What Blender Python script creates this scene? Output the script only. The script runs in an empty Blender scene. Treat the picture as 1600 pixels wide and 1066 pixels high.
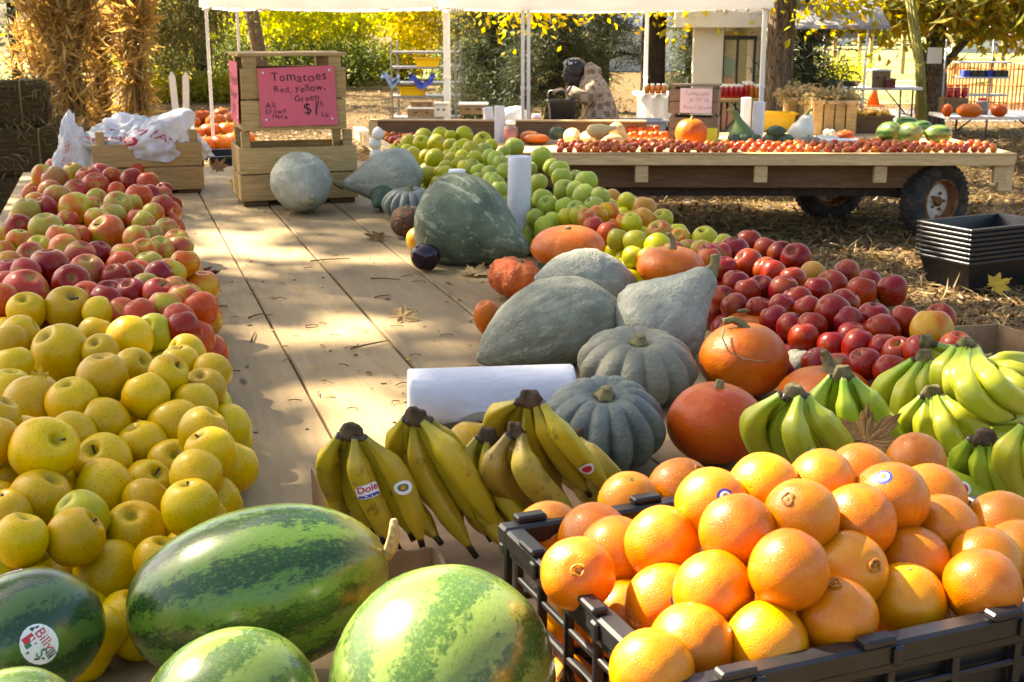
import bpy, math, random
import numpy as np
from mathutils import Vector, Matrix, Quaternion, noise
random.seed(7); rng = np.random.default_rng(7)
scn = bpy.context.scene
COL = scn.collection
# ---------------------------------------------------------------- camera, sky, sun, exposure
F, CX, CY, HZ = 2000.0, 800.0, 533.0, 32.0
H = 1.70                                   # eye height
TZ = 0.98                                  # produce wagon bed height
TH = math.atan((CY - HZ) / F)
cam = bpy.data.cameras.new('camera'); cam_o = bpy.data.objects.new('camera', cam); COL.objects.link(cam_o)
cam_o.location = (0, 0, H); cam_o.rotation_euler = (math.pi / 2 - TH, 0, 0)
cam.sensor_fit = 'HORIZONTAL'; cam.sensor_width = 36; cam.lens = 36 * F / 1600
cam.clip_start = 0.05; cam.clip_end = 600
cam.dof.use_dof = True; cam.dof.focus_distance = 2.0; cam.dof.aperture_fstop = 20
scn.camera = cam_o
SUN = Vector((-0.60, 0.36, 0.71)).normalized()
wld = bpy.data.worlds.new('World'); scn.world = wld; wld.use_nodes = True
wnt = wld.node_tree; sky = wnt.nodes.new('ShaderNodeTexSky'); sky.sky_type = 'NISHITA'; sky.sun_disc = False
sky.sun_elevation = math.asin(SUN.z); sky.sun_rotation = math.atan2(SUN.x, SUN.y) % (2 * math.pi)
sky.air_density = 1.0; sky.dust_density = 3.0; sky.ozone_density = 0.6
wnt.links.new(sky.outputs[0], wnt.nodes['Background'].inputs[0]); wnt.nodes['Background'].inputs[1].default_value = 0.06
sl = bpy.data.lights.new('sun', 'SUN'); sl.energy = 5.0; sl.angle = math.radians(0.5); sl.color = (1, 0.90, 0.74)
so = bpy.data.objects.new('sun', sl); COL.objects.link(so); so.rotation_euler = SUN.to_track_quat('Z', 'Y').to_euler()
vs = scn.view_settings; vs.view_transform = 'Standard'; vs.look = 'None'; vs.gamma = 1; vs.use_curve_mapping = False
vs.exposure = 2.7
try:
    vs.use_white_balance = True; vs.white_balance_temperature = 7100; vs.white_balance_tint = 12
except Exception: pass
scn.cycles.max_bounces = 8; scn.cycles.diffuse_bounces = 2; scn.cycles.transmission_bounces = 6; scn.cycles.transparent_max_bounces = 8
scn.cycles.use_denoising = True; scn.cycles.sample_clamp_indirect = 6

# ---------------------------------------------------------------- pixel -> place
UP = Vector((0, math.sin(TH), math.cos(TH))); FW = Vector((0, math.cos(TH), -math.sin(TH)))
def ray(px, py): return Vector(((px - CX) / F, 0, 0)) + UP * (-(py - CY) / F) + FW       # unit depth along the axis
def onz(px, py, z):
    r = ray(px, py); return Vector((0, 0, H)) + r * ((z - H) / r.z)
def T(px, py, h=0.0): return onz(px, py, TZ + h)                                         # above the wagon bed
def G(px, py, z=0.0): return onz(px, py, z)
def at(px, py, zc): return Vector((0, 0, H)) + ray(px, py) * zc
def depth(p): return (p - Vector((0, 0, H))).dot(FW)
def topx(p):
    d = p - Vector((0, 0, H)); zc = d.dot(FW); return CX + F * d.x / zc, CY - F * d.dot(UP) / zc
EYE = Vector((0, 0, H))
# wagon frame: U runs along the planks, V across them
_v = ray(163, 32); YAW = math.atan2(-_v.x, _v.y)
U = Vector((-math.sin(YAW), math.cos(YAW), 0)); V = Vector((math.cos(YAW), math.sin(YAW), 0))
def W(u, v, z): return U * u + V * v + Vector((0, 0, z))
def uv_of(p): return p.dot(U), p.dot(V)

# ---------------------------------------------------------------- objects and meshes
def link(o, parent=None):
    COL.objects.link(o)
    if parent is not None: o.parent = parent
    return o
def tag(o, label=None, cat=None, group=None, kind=None):
    if label: o['label'] = label
    if cat: o['category'] = cat
    if group: o['group'] = group
    if kind: o['kind'] = kind
    return o
def empty(name, loc=(0, 0, 0), rz=0.0):
    o = bpy.data.objects.new(name, None); COL.objects.link(o); o.location = loc; o.rotation_euler = (0, 0, rz); o.empty_display_size = 0.05
    return o
def fast_mesh(name, verts, faces, mats, smooth=True, mi=None, attr=None):
    """faces: numpy (n,4) or (n,3), or a list of tuples"""
    me = bpy.data.meshes.new(name)
    if isinstance(faces, np.ndarray):
        k = faces.shape[1]; n = len(faces)
        me.vertices.add(len(verts)); me.vertices.foreach_set('co', np.asarray(verts, np.float32).ravel())
        me.loops.add(n * k); me.loops.foreach_set('vertex_index', faces.astype(np.int32).ravel())
        me.polygons.add(n); me.polygons.foreach_set('loop_start', np.arange(0, n * k, k, dtype=np.int32))
        me.update(calc_edges=True)
    else:
        me.from_pydata([tuple(v) for v in verts], [], faces)
    for m in (mats if isinstance(mats, (list, tuple)) else [mats]): me.materials.append(m)
    n = len(me.polygons)
    if mi is not None: me.polygons.foreach_set('material_index', np.asarray(mi, np.int32))
    me.polygons.foreach_set('use_smooth', np.full(n, bool(smooth)))
    if attr:
        for k, vals in attr.items():
            a = me.attributes.new(k, 'FLOAT', 'POINT'); a.data.foreach_set('value', np.asarray(vals, np.float32))
    me.update(); return me
class MB:
    def __init__(s): s.v = []; s.f = []; s.m = []; s.a = []
    def add(s, vs, fs, m=0, a=None):
        b = len(s.v); s.v += [Vector(v) for v in vs]; s.f += [tuple(i + b for i in f) for f in fs]; s.m += [m] * len(fs)
        s.a += list(a) if a is not None else [0.0] * len(vs); return s
    def box(s, c, size, R=None, m=0, ch=0.0):
        hx, hy, hz = [d / 2 for d in size]; c = Vector(c)
        if ch <= 0:
            vs = [Vector((x, y, z)) for x in (-hx, hx) for y in (-hy, hy) for z in (-hz, hz)]
            fs = [(0, 1, 3, 2), (4, 6, 7, 5), (0, 4, 5, 1), (2, 3, 7, 6), (0, 2, 6, 4), (1, 5, 7, 3)]
        else:
            ch = min(ch, hx * .8, hy * .8, hz * .8); vs = []; ix = {}
            for sx in (-1, 1):
                for sy in (-1, 1):
                    for sz in (-1, 1):
                        for k in range(3):
                            p = [sx * (hx - ch), sy * (hy - ch), sz * (hz - ch)]; p[k] = (sx * hx, sy * hy, sz * hz)[k]
                            ix[(sx, sy, sz, k)] = len(vs); vs.append(Vector(p))
            fs = []
            for k in range(3):
                i, j = [q for q in range(3) if q != k]
                for sg in (-1, 1):
                    q = []
                    for a, b in ((-1, -1), (1, -1), (1, 1), (-1, 1)):
                        t = [0, 0, 0]; t[k] = sg; t[i] = a; t[j] = b; q.append(ix[(t[0], t[1], t[2], k)])
                    flip = (sg < 0) != (k == 1); fs.append(tuple(q[::-1] if flip else q))
            for k in range(3):                                  # edges along axis k
                i, j = [q for q in range(3) if q != k]
                for a in (-1, 1):
                    for b in (-1, 1):
                        def idx(e, f_): t = [0, 0, 0]; t[k] = e; t[i] = a; t[j] = b; return ix[(t[0], t[1], t[2], f_)]
                        q = (idx(-1, i), idx(1, i), idx(1, j), idx(-1, j))
                        flip = (a * b < 0) != (k == 1); fs.append(q[::-1] if flip else q)
            for sx in (-1, 1):
                for sy in (-1, 1):
                    for sz in (-1, 1):
                        q = tuple(ix[(sx, sy, sz, k)] for k in range(3)); fs.append(q if sx * sy * sz > 0 else q[::-1])
        if R is not None: vs = [R @ v for v in vs]
        return s.add([v + c for v in vs], fs, m)
    def tube(s, pts, rad, n=8, m=0, caps=True, along=False, sq=None):
        pts = [Vector(p) for p in pts]; k = len(pts)
        if not hasattr(rad, '__len__'): rad = [rad] * k
        vs = []; fs = []; al = []; x = None
        for i in range(k):
            t = (pts[min(i + 1, k - 1)] - pts[max(i - 1, 0)]).normalized()
            if x is None: x = t.orthogonal().normalized()
            x = (x - t * x.dot(t)); x = x.normalized() if x.length > 1e-6 else t.orthogonal().normalized()
            y = t.cross(x)
            for j in range(n):
                a = 2 * math.pi * j / n; r = rad[i] * (1 + (sq[0] * math.cos(sq[1] * a) if sq else 0))
                vs.append(pts[i] + (x * math.cos(a) + y * math.sin(a)) * r); al.append(i / (k - 1))
        for i in range(k - 1):
            for j in range(n):
                fs.append((i * n + j, i * n + (j + 1) % n, (i + 1) * n + (j + 1) % n, (i + 1) * n + j))
        if caps: fs.append(tuple(range(n))[::-1]); fs.append(tuple((k - 1) * n + j for j in range(n)))
        return s.add(vs, fs, m, al)
    def lathe(s, prof, n=24, m=0, M=None, capb=True, capt=True):
        vs = []; fs = []
        for r, z in prof:
            for j in range(n):
                a = 2 * math.pi * j / n; vs.append(Vector((r * math.cos(a), r * math.sin(a), z)))
        k = len(prof)
        for i in range(k - 1):
            for j in range(n): fs.append((i * n + j, i * n + (j + 1) % n, (i + 1) * n + (j + 1) % n, (i + 1) * n + j))
        if capb: fs.append(tuple(range(n))[::-1])
        if capt: fs.append(tuple((k - 1) * n + j for j in range(n)))
        if M is not None: vs = [M @ v for v in vs]
        return s.add(vs, fs, m)
    def ball(s, c, r, n=12, m=0, sc=(1, 1, 1), R=None):
        pr = [(math.sin(math.pi * i / (n // 2)) , -math.cos(math.pi * i / (n // 2))) for i in range(1, n // 2)]
        vs = []; fs = []
        for a, z in pr:
            for j in range(n):
                t = 2 * math.pi * j / n; vs.append(Vector((a * math.cos(t) * r * sc[0], a * math.sin(t) * r * sc[1], z * r * sc[2])))
        k = len(pr)
        for i in range(k - 1):
            for j in range(n): fs.append((i * n + j, i * n + (j + 1) % n, (i + 1) * n + (j + 1) % n, (i + 1) * n + j))
        vs.append(Vector((0, 0, -r * sc[2]))); vs.append(Vector((0, 0, r * sc[2])))
        for j in range(n): fs.append((k * n, (j + 1) % n, j)); fs.append((k * n + 1, (k - 1) * n + j, (k - 1) * n + (j + 1) % n))
        if R is not None: vs = [R @ v for v in vs]
        return s.add([v + Vector(c) for v in vs], fs, m)
    def sheet(s, P, nu, nv, m=0, thick=0.0):
        """P(u,v) -> Vector, u and v in 0..1"""
        vs = [P(i / nu, j / nv) for j in range(nv + 1) for i in range(nu + 1)]
        fs = [(j * (nu + 1) + i, j * (nu + 1) + i + 1, (j + 1) * (nu + 1) + i + 1, (j + 1) * (nu + 1) + i) for j in range(nv) for i in range(nu)]
        return s.add(vs, fs, m)
    def mesh(s, name, mats, smooth=False, along=False):
        return fast_mesh(name, s.v, s.f, mats, smooth, s.m, {'along': s.a} if along else None)
    def build(s, name, mats, parent=None, smooth=False, along=False):
        return link(bpy.data.objects.new(name, s.mesh(name, mats, smooth, along)), parent)
def obj(name, me, parent=None, loc=None, rot=None, sc=None):
    o = bpy.data.objects.new(name, me); link(o, parent)
    if loc is not None: o.location = loc
    if rot is not None:
        o.rotation_mode = 'QUATERNION'; o.rotation_quaternion = rot
    if sc is not None: o.scale = sc if hasattr(sc, '__len__') else (sc,) * 3
    return o
def rotz(a): return Matrix.Rotation(a, 3, 'Z')
def frame(x, z=Vector((0, 0, 1))):
    x = x.normalized(); y = z.cross(x).normalized(); z = x.cross(y); return Matrix((x, y, z)).transposed()
_glyph = {}
def text_verts(s, size=1.0, align='CENTER', extr=0.0, thin=0.0):
    c = bpy.data.curves.new('t', 'FONT'); c.body = s; c.size = size; c.align_x = align; c.align_y = 'CENTER'; c.resolution_u = 3; c.offset = thin * size
    o = bpy.data.objects.new('t', c); COL.objects.link(o); bpy.context.view_layer.update()
    me = bpy.data.meshes.new_from_object(o.evaluated_get(bpy.context.evaluated_depsgraph_get()))
    vs = [v.co.copy() for v in me.vertices]; fs = [tuple(p.vertices) for p in me.polygons]
    bpy.data.objects.remove(o); bpy.data.curves.remove(c); bpy.data.meshes.remove(me); return vs, fs
def lettering(name, s, size, fn, mat, parent, align='CENTER', thin=0.0):
    """fn(x, y) -> parent-space point for a point of the flat text"""
    vs, fs = text_verts(s, size, align, thin=thin)
    return link(bpy.data.objects.new(name, fast_mesh(name, [fn(v.x, v.y) for v in vs], fs, mat, False)), parent)
ORD = ['zeroth', 'first', 'second', 'third', 'fourth', 'fifth', 'sixth', 'seventh', 'eighth', 'ninth', 'tenth', 'eleventh', 'twelfth', 'thirteenth', 'fourteenth', 'fifteenth', 'sixteenth', 'seventeenth', 'eighteenth', 'nineteenth', 'twentieth']

# ---------------------------------------------------------------- materials
class NT:
    def __init__(s, name):
        s.mat = bpy.data.materials.new(name); s.mat.use_nodes = True; s.t = s.mat.node_tree; s.t.nodes.clear()
        s.out = s.t.nodes.new('ShaderNodeOutputMaterial'); s._c = None
    def n(s, typ, props=None, ins=None, out=0):
        nd = s.t.nodes.new('ShaderNode' + typ)
        for k, v in (props or {}).items(): setattr(nd, k, v)
        for k, v in (ins or {}).items(): s.set(nd.inputs[k], v)
        return nd.outputs[out]
    def set(s, inp, v):
        if isinstance(v, bpy.types.NodeSocket): s.t.links.new(v, inp)
        else:
            if hasattr(v, '__len__') and len(v) == 3 and len(inp.default_value) == 4: v = (*v, 1)
            inp.default_value = v
    def obj(s, scale=(1, 1, 1), rnd=True, src='Object'):
        c = s.n('TexCoord', out={'Generated': 0, 'Normal': 1, 'UV': 2, 'Object': 3}[src])
        if rnd:
            r = s.n('ObjectInfo', out=5); m = s.math('MULTIPLY', r, 57.0)
            loc = s.n('CombineXYZ', ins={0: m, 1: s.math('MULTIPLY', r, 31.0), 2: m})
            return s.n('VectorMath', {'operation': 'MULTIPLY_ADD'}, {0: c, 1: scale, 2: loc})
        return s.n('VectorMath', {'operation': 'MULTIPLY'}, {0: c, 1: scale})
    def world(s, scale=(1, 1, 1)):
        return s.n('VectorMath', {'operation': 'MULTIPLY'}, {0: s.n('NewGeometry'), 1: scale})
    def noise(s, co, scale, detail=3, rough=.55, dist=0.0): return s.n('TexNoise', None, {'Vector': co, 'Scale': scale, 'Detail': detail, 'Roughness': rough, 'Distortion': dist})
    def vor(s, co, scale, feat='F1', out=0, rnd=1.0): return s.n('TexVoronoi', {'feature': feat}, {'Vector': co, 'Scale': scale, 'Randomness': rnd}, out)
    def math(s, op, a, b=0.0, clamp=False): return s.n('Math', {'operation': op, 'use_clamp': clamp}, {0: a, 1: b})
    def ramp(s, f, stops, interp='LINEAR'):
        nd = s.t.nodes.new('ShaderNodeValToRGB'); cr = nd.color_ramp; cr.interpolation = interp
        while len(cr.elements) < len(stops): cr.elements.new(0.5)
        for e, (p, c) in zip(cr.elements, stops):
            e.position = p; e.color = (*c, 1) if hasattr(c, '__len__') else (c, c, c, 1)
        s.t.links.new(f, nd.inputs[0]); return nd.outputs[0]
    def step(s, f, a, b): return s.n('MapRange', {'interpolation_type': 'SMOOTHSTEP'}, {0: f, 1: a, 2: b})
    def mix(s, f, a, b, mode='MIX'):
        nd = s.t.nodes.new('ShaderNodeMix'); nd.data_type = 'RGBA'; nd.blend_type = mode
        s.set(nd.inputs[0], f); s.set(nd.inputs[6], a); s.set(nd.inputs[7], b); return nd.outputs[2]
    def sep(s, v, i): return s.n('SeparateXYZ', ins={0: v}, out=i)
    def rand(s): return s.n('ObjectInfo', out=5)
    def bump(s, h, strength=.3, dist=.002, nrm=None):
        ins = {'Height': h, 'Strength': strength, 'Distance': dist}
        if nrm is not None: ins['Normal'] = nrm
        return s.n('Bump', None, ins)
    def bsdf(s, col, rough=.5, nrm=None, spec=.5, coat=0.0, metal=0.0, **kw):
        ins = {'Base Color': col, 'Roughness': rough, 'Specular IOR Level': spec, 'Coat Weight': coat, 'Metallic': metal, 'Coat Roughness': .15}
        if nrm is not None: ins['Normal'] = nrm
        ins.update(kw); return s.n('BsdfPrincipled', None, ins)
    def done(s, sh): s.t.links.new(sh, s.out.inputs[0]); return s.mat
def hsv(t, c, h=.5, sa=1.0, v=1.0): return t.n('HueSaturation', None, {'Hue': h, 'Saturation': sa, 'Value': v, 'Color': c})

def plain(name, col, rough=.5, var=.15, scale=20, metal=0.0, spec=.5, bump=0.0):
    t = NT(name); co = t.obj(); nz = t.noise(co, scale, 4)
    c = t.mix(t.step(nz, .35, .75), tuple(x * (1 - var) for x in col), tuple(min(1, x * (1 + var)) for x in col))
    return t.done(t.bsdf(c, rough, t.bump(nz, bump, .003) if bump else None, spec, metal=metal))
def wood(name, a, b, rough=.75, grain=(1.3, 16, 16), dirt=.35, lo=.62):
    t = NT(name); co = t.obj(grain); g = t.noise(co, 3.0, 6, .62, 1.2); w = t.noise(t.obj((.8, 3, 3)), 2.2, 4, .6)
    fine = t.noise(t.obj((3, 90, 90)), 3, 2)
    c = t.ramp(g, [(.25, tuple(x * lo for x in a)), (.5, a), (.72, b)])
    c = t.mix(t.math('MULTIPLY', t.step(w, .5, .78), dirt), c, tuple(x * .38 for x in (a[0], a[1] * 1.05, a[2] * 1.25)))
    k = t.vor(t.obj((1.1, 4, 4)), 1.7); c = t.mix(t.step(k, .075, .03), c, (.09, .05, .025))
    c = hsv(t, c, .5, 1.0, t.math('ADD', t.math('MULTIPLY', t.rand(), .3), .85))
    h = t.math('ADD', t.math('MULTIPLY', g, .6), t.math('MULTIPLY', fine, .4))
    return t.done(t.bsdf(c, rough, t.bump(h, .35, .003), .3))
def apple(name, g, r, lo, hi, cav, dots=(.8, .7, .4), dotk=.35, streak=.3, rough=.34):
    """g ground colour, r blush; blush covers where the field lies between lo and hi"""
    t = NT(name); raw = t.obj(rnd=False); co = t.obj()
    big = t.noise(t.obj((.8, .8, .6)), 1.0, 2, .5); st = t.noise(t.obj((9, 9, .8)), 1.0, 3, .6); sp = t.noise(co, 26, 2)
    f = t.math('ADD', t.math('ADD', t.math('MULTIPLY', big, 1.0), t.math('MULTIPLY', t.math('SUBTRACT', st, .5), streak)), t.math('MULTIPLY', t.math('SUBTRACT', sp, .5), .12))
    f = t.math('ADD', f, t.math('MULTIPLY', t.math('SUBTRACT', t.rand(), .5), .16))
    k = t.step(f, lo, hi)
    g2 = t.mix(t.step(t.noise(co, 2.4, 3), .35, .7), g, tuple(x * y for x, y in zip(g, (.86, .93, .8))))
    r2 = t.mix(t.step(st, .35, .65), r, tuple(x * y for x, y in zip(r, (1.25, 1.5, 1.3))))
    c = t.mix(k, g2, r2)
    d = t.vor(co, 9.5); c = t.mix(t.math('MULTIPLY', t.step(d, .22, .14), dotk), c, dots)
    b = t.noise(t.obj((1.6, 1.6, 1.6)), 1.7, 4, .65); c = t.mix(t.math('MULTIPLY', t.step(b, .72, .80), .35), c, (.22, .12, .04))
    rr = t.n('VectorMath', {'operation': 'LENGTH'}, {0: t.n('VectorMath', {'operation': 'MULTIPLY'}, {0: raw, 1: (1, 1, 0)})}, 1)
    rr = t.math('ADD', rr, t.math('MULTIPLY', t.math('SUBTRACT', st, .5), .22))
    top = t.math('MULTIPLY', t.step(rr, .34, .1), t.step(t.sep(raw, 2), .1, .4))
    c = t.mix(t.math('MULTIPLY', top, .85), c, cav)
    c = hsv(t, c, t.math('ADD', .49, t.math('MULTIPLY', t.rand(), .02)), t.math('ADD', 1.0, t.math('MULTIPLY', t.rand(), .06)), t.math('ADD', .82, t.math('MULTIPLY', t.rand(), .34)))
    nz = t.noise(co, 5, 3); nr = t.bump(nz, .12, .004)
    return t.done(t.bsdf(c, t.math('ADD', rough - .06, t.math('MULTIPLY', sp, .14)), nr, .28, .04))
A_Y = apple('apple_yellow', (.58, .36, .006), (.60, .22, .008), .56, .9, (.26, .20, .015), (.13, .07, .006), .8, .1, .38)
A_L = apple('apple_lime', (.44, .40, .022), (.48, .34, .02), .6, .9, (.26, .25, .04), (.25, .18, .03), .4, .1)
A_G = apple('apple_green', (.33, .38, .045), (.38, .21, .03), .58, .85, (.22, .25, .05), (.6, .62, .3), .3, .15)
A_F = apple('apple_blush', (.42, .34, .04), (.42, .075, .025), .40, .66, (.34, .36, .08), (.62, .52, .2), .3, .35)
A_R = apple('apple_pink_red', (.42, .22, .04), (.35, .035, .02), .26, .5, (.34, .26, .07), (.6, .36, .16), .3, .4)
A_D = apple('apple_dark_red', (.36, .08, .012), (.20, .009, .005), .22, .48, (.24, .12, .04), (.5, .22, .1), .35, .35, .3)
A_O = apple('apple_gold_red', (.52, .27, .025), (.44, .06, .015), .46, .75, (.3, .22, .05), (.7, .5, .2), .3, .35)
AM = dict(Y=A_Y, L=A_L, G=A_G, F=A_F, R=A_R, D=A_D, O=A_O)
STEM = plain('apple_stem', (.055, .032, .016), .8, .4, 40)
def orange_mat():
    t = NT('orange_peel'); co = t.obj(); n = t.noise(co, 2.2, 3)
    c = t.mix(t.step(n, .3, .7), (.58, .148, .0006), (.63, .205, .001)); c = hsv(t, c, t.math('ADD', .49, t.math('MULTIPLY', t.rand(), .028)), 1, t.math('ADD', .86, t.math('MULTIPLY', t.rand(), .26)))
    p = t.vor(co, 17, 'SMOOTH_F1'); q = t.noise(co, 34, 2); c = t.mix(t.math('MULTIPLY', t.step(p, .2, .02), .45), c, (.6, .15, .004))
    sc = t.noise(t.obj((1, 1, 1)), 4.5, 4, .7); c = t.mix(t.math('MULTIPLY', t.step(sc, .7, .76), .35), c, (.45, .25, .06))
    h = t.math('ADD', t.step(p, 0, .35), t.math('MULTIPLY', q, .35))
    return t.done(t.bsdf(c, .34, t.bump(h, .30, .0016), .42, .10))
M_ORANGE = orange_mat()
M_NAVEL = plain('orange_navel', (.50, .17, .006), .5, .35, 6, bump=.3); M_BUTTON = plain('orange_button', (.20, .19, .04), .7, .4, 8)
def melon_mat(name, dark, light, yellow, nstripe=9, yel=-.55):
    t = NT(name); raw = t.obj(rnd=False); co = t.obj()
    d1 = t.noise(t.obj((1.6, 3, 3)), 1.2, 5, .65); d2 = t.noise(t.obj((4, 4, 4)), 3.2, 5, .75, .6)
    ang = t.math('ARCTAN2', t.sep(raw, 1), t.sep(raw, 2))
    w = t.math('SINE', t.math('ADD', t.math('MULTIPLY', ang, nstripe), t.math('ADD', t.math('MULTIPLY', t.math('SUBTRACT', d1, .5), 5.5), t.math('MULTIPLY', t.math('SUBTRACT', d2, .5), 5.0))))
    s = t.step(t.math('ADD', t.math('MULTIPLY', w, .5), t.math('MULTIPLY', t.math('SUBTRACT', t.noise(t.obj((5, 9, 9)), 2.2, 5, .68, .6), .5), 2.6)), -.26, .30)
    fine = t.noise(t.obj((7, 9, 9)), 4, 5, .8)
    c = t.mix(s, dark, light); c = t.mix(t.math('MULTIPLY', t.step(fine, .5, .66), .6), c, tuple(x * y for x, y in zip(light, (1.35, 1.15, 1.2))))
    c = t.mix(t.math('MULTIPLY', t.step(fine, .46, .34), .5), c, dark)
    y = t.step(t.math('ADD', t.sep(raw, 2), t.math('MULTIPLY', t.math('SUBTRACT', d2, .5), .5)), yel, yel - .35)
    c = t.mix(t.math('MULTIPLY', y, .85), c, yellow)
    end = t.step(t.math('ADD', t.sep(raw, 0), t.math('MULTIPLY', t.math('SUBTRACT', d2, .5), .35)), .62, .98); c = t.mix(t.math('MULTIPLY', end, .65), c, yellow)
    scr = t.noise(t.obj((14, 3, 3)), 5, 3, .6); c = t.mix(t.math('MULTIPLY', t.step(scr, .74, .78), .5), c, (.35, .33, .14))
    return t.done(t.bsdf(c, .27, t.bump(t.noise(co, 4, 4), .08, .004), .5, .18))
M_MELON = melon_mat('melon_striped', (.010, .042, .006), (.085, .17, .018), (.34, .29, .04))
M_MELON_B = melon_mat('melon_pale', (.040, .095, .014), (.16, .24, .045), (.36, .33, .08), 8)
M_MELON_C = melon_mat('melon_dark', (.010, .040, .010), (.055, .12, .022), (.12, .14, .03), 8)
def squash_mat(name, a, b, vein, rough=.55, wart=.5, spots=None, veink=.5, orange=None):
    t = NT(name); co = t.obj(); raw = t.obj(rnd=False)
    n = t.noise(co, 1.6, 5, .6); v = t.noise(t.obj((.7, 6, 6)), 1.1, 4, .6, .4); f = t.noise(co, 14, 4, .7)
    c = t.mix(t.step(n, .3, .7), a, b); c = t.mix(t.math('MULTIPLY', t.step(v, .55, .66), veink), c, vein)
    c = t.mix(t.math('MULTIPLY', t.step(f, .56, .72), .28), c, tuple(x * .62 for x in a))
    g = t.vor(co, 6); c = t.mix(t.math('MULTIPLY', t.step(g, .14, .07), .55), c, vein)
    g2 = t.vor(t.obj((1, 2.2, 2.2)), 2.6); c = t.mix(t.math('MULTIPLY', t.step(t.math('ADD', g2, t.math('MULTIPLY', f, .08)), .13, .09), .7), c, (.40, .28, .13))
    if spots is not None: c = t.mix(t.step(t.noise(co, 5.5, 4, .7), .58, .63), c, spots)
    dt = t.noise(co, 3.3, 6, .75); c = t.mix(t.math('MULTIPLY', t.step(dt, .64, .76), .3), c, (.20, .16, .09))
    h = t.math('ADD', t.math('MULTIPLY', t.noise(co, 6, 4, .65), .7), t.math('MULTIPLY', f, .3))
    return t.done(t.bsdf(c, rough, t.bump(h, min(1, wart * 1.7), .012), .3))
M_HUB = squash_mat('squash_blue_grey', (.26, .27, .20), (.365, .375, .285), (.48, .47, .35), veink=.6)
M_HUBD = squash_mat('squash_green', (.06, .092, .05), (.145, .18, .105), (.34, .37, .25), .5, .4, veink=.8)
M_HUBM = squash_mat('squash_mid_grey', (.175, .185, .125), (.275, .28, .195), (.44, .44, .30), .5, .5)
M_HUBX = squash_mat('squash_dark_green', (.035, .065, .035), (.075, .115, .06), (.13, .17, .09), .45, .3)
M_JARR = squash_mat('pumpkin_slate', (.10, .125, .105), (.17, .19, .155), (.26, .25, .17), .42, .3, veink=.3)
M_JART = squash_mat('pumpkin_grey_tan', (.15, .15, .105), (.205, .205, .145), (.27, .22, .13), .48, .3, veink=.35)
M_PUMP = squash_mat('pumpkin_orange', (.46, .085, .002), (.55, .13, .003), (.60, .25, .02), .36, .12, veink=.22)
M_RED = squash_mat('pumpkin_red_orange', (.44, .052, .002), (.53, .088, .003), (.58, .2, .02), .36, .10, veink=.2)
M_WART = squash_mat('pumpkin_warty', (.58, .085, .012), (.62, .14, .02), (.62, .40, .16), .5, 1.0, veink=.5)
M_KAB = squash_mat('squash_brown_flecked', (.07, .035, .018), (.12, .06, .028), (.16, .09, .04), .5, .6, (.55, .11, .015), .3)
M_BUTT = squash_mat('squash_butternut', (.62, .42, .16), (.68, .48, .21), (.7, .54, .3), .45, .15, veink=.2)
M_WHITEG = squash_mat('gourd_white', (.62, .60, .48), (.70, .68, .58), (.45, .42, .3), .5, .5)
M_AUB = plain('aubergine_skin', (.018, .005, .014), .2, .4, 3)
M_STEMP = wood('squash_stem', (.22, .19, .08), (.34, .28, .13), .85, (6, 6, 1.0), .2)
def banana_mat(name, body, neck, spots, rough=.42, spk=.5):
    t = NT(name); co = t.obj(); al = t.n('Attribute', {'attribute_name': 'along'}, None, 2)
    n = t.noise(t.obj((9, 9, 9)), 1.2, 4, .6); c = t.mix(t.step(n, .35, .7), body, tuple(x * y for x, y in zip(body, (.86, .95, .8))))
    c = t.mix(t.step(al, .30, .06), c, neck)
    s1 = t.noise(t.obj((40, 40, 40)), 1.1, 5, .75); c = t.mix(t.math('MULTIPLY', t.step(s1, .66 - .08 * spots, .72), spk), c, (.07, .036, .012))
    s2 = t.noise(t.obj((22, 22, 22)), 1.0, 4, .7, .5); c = t.mix(t.math('MULTIPLY', t.step(s2, .70 - .10 * spots, .80), spk), c, (.11, .055, .015))
    d = t.vor(t.obj((1, 1, 1)), 95); c = t.mix(t.math('MULTIPLY', t.step(d, .16, .08), .45 * spk), c, (.12, .06, .015))
    e = t.noise(t.obj((30, 30, 30)), 1, 2); a2 = t.math('ADD', al, t.math('MULTIPLY', t.math('SUBTRACT', e, .5), .06))
    c = t.mix(t.step(a2, .945, .965), c, (.025, .017, .008)); c = t.mix(t.step(a2, .04, .02), c, (.04, .026, .012))
    c = hsv(t, c, t.math('ADD', .492, t.math('MULTIPLY', t.rand(), .016)), 1, t.math('ADD', .85, t.math('MULTIPLY', t.rand(), .3)))
    return t.done(t.bsdf(c, rough, t.bump(n, .1, .003), .4, .05))
M_BAN = banana_mat('banana_ripe', (.46, .33, .014), (.31, .27, .02), 1.15, .42, .8)
M_BANB = banana_mat('banana_bruised', (.40, .27, .035), (.22, .16, .03), 1.6, .5, .85)
M_BANG = banana_mat('banana_fresh', (.40, .40, .022), (.22, .33, .018), -.2, .36, .25)
M_BANE = banana_mat('banana_greenish', (.30, .37, .022), (.18, .31, .02), -.3, .36, .2)
M_CROWN = plain('banana_crown', (.075, .048, .022), .9, .5, 60, bump=.6); M_CROWNG = plain('banana_crown_fresh', (.16, .13, .05), .85, .5, 60, bump=.5)
WOOD_T = wood('bed_plank', (.295, .208, .098), (.345, .252, .125), .72, (.9, 9, 9), .5, .82)
WOOD_C = wood('crate_wood', (.42, .27, .10), (.52, .36, .15), .7, (2.5, 14, 30), .25)
WOOD_D = wood('dark_timber', (.15, .085, .04), (.21, .125, .06), .8)
WOOD_N = wood('new_pine', (.55, .38, .18), (.64, .47, .25), .65, (1.5, 16, 16), .15)
WOOD_O = wood('old_crate_wood', (.20, .14, .085), (.28, .205, .13), .8, (2.5, 14, 30), .3)
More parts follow.
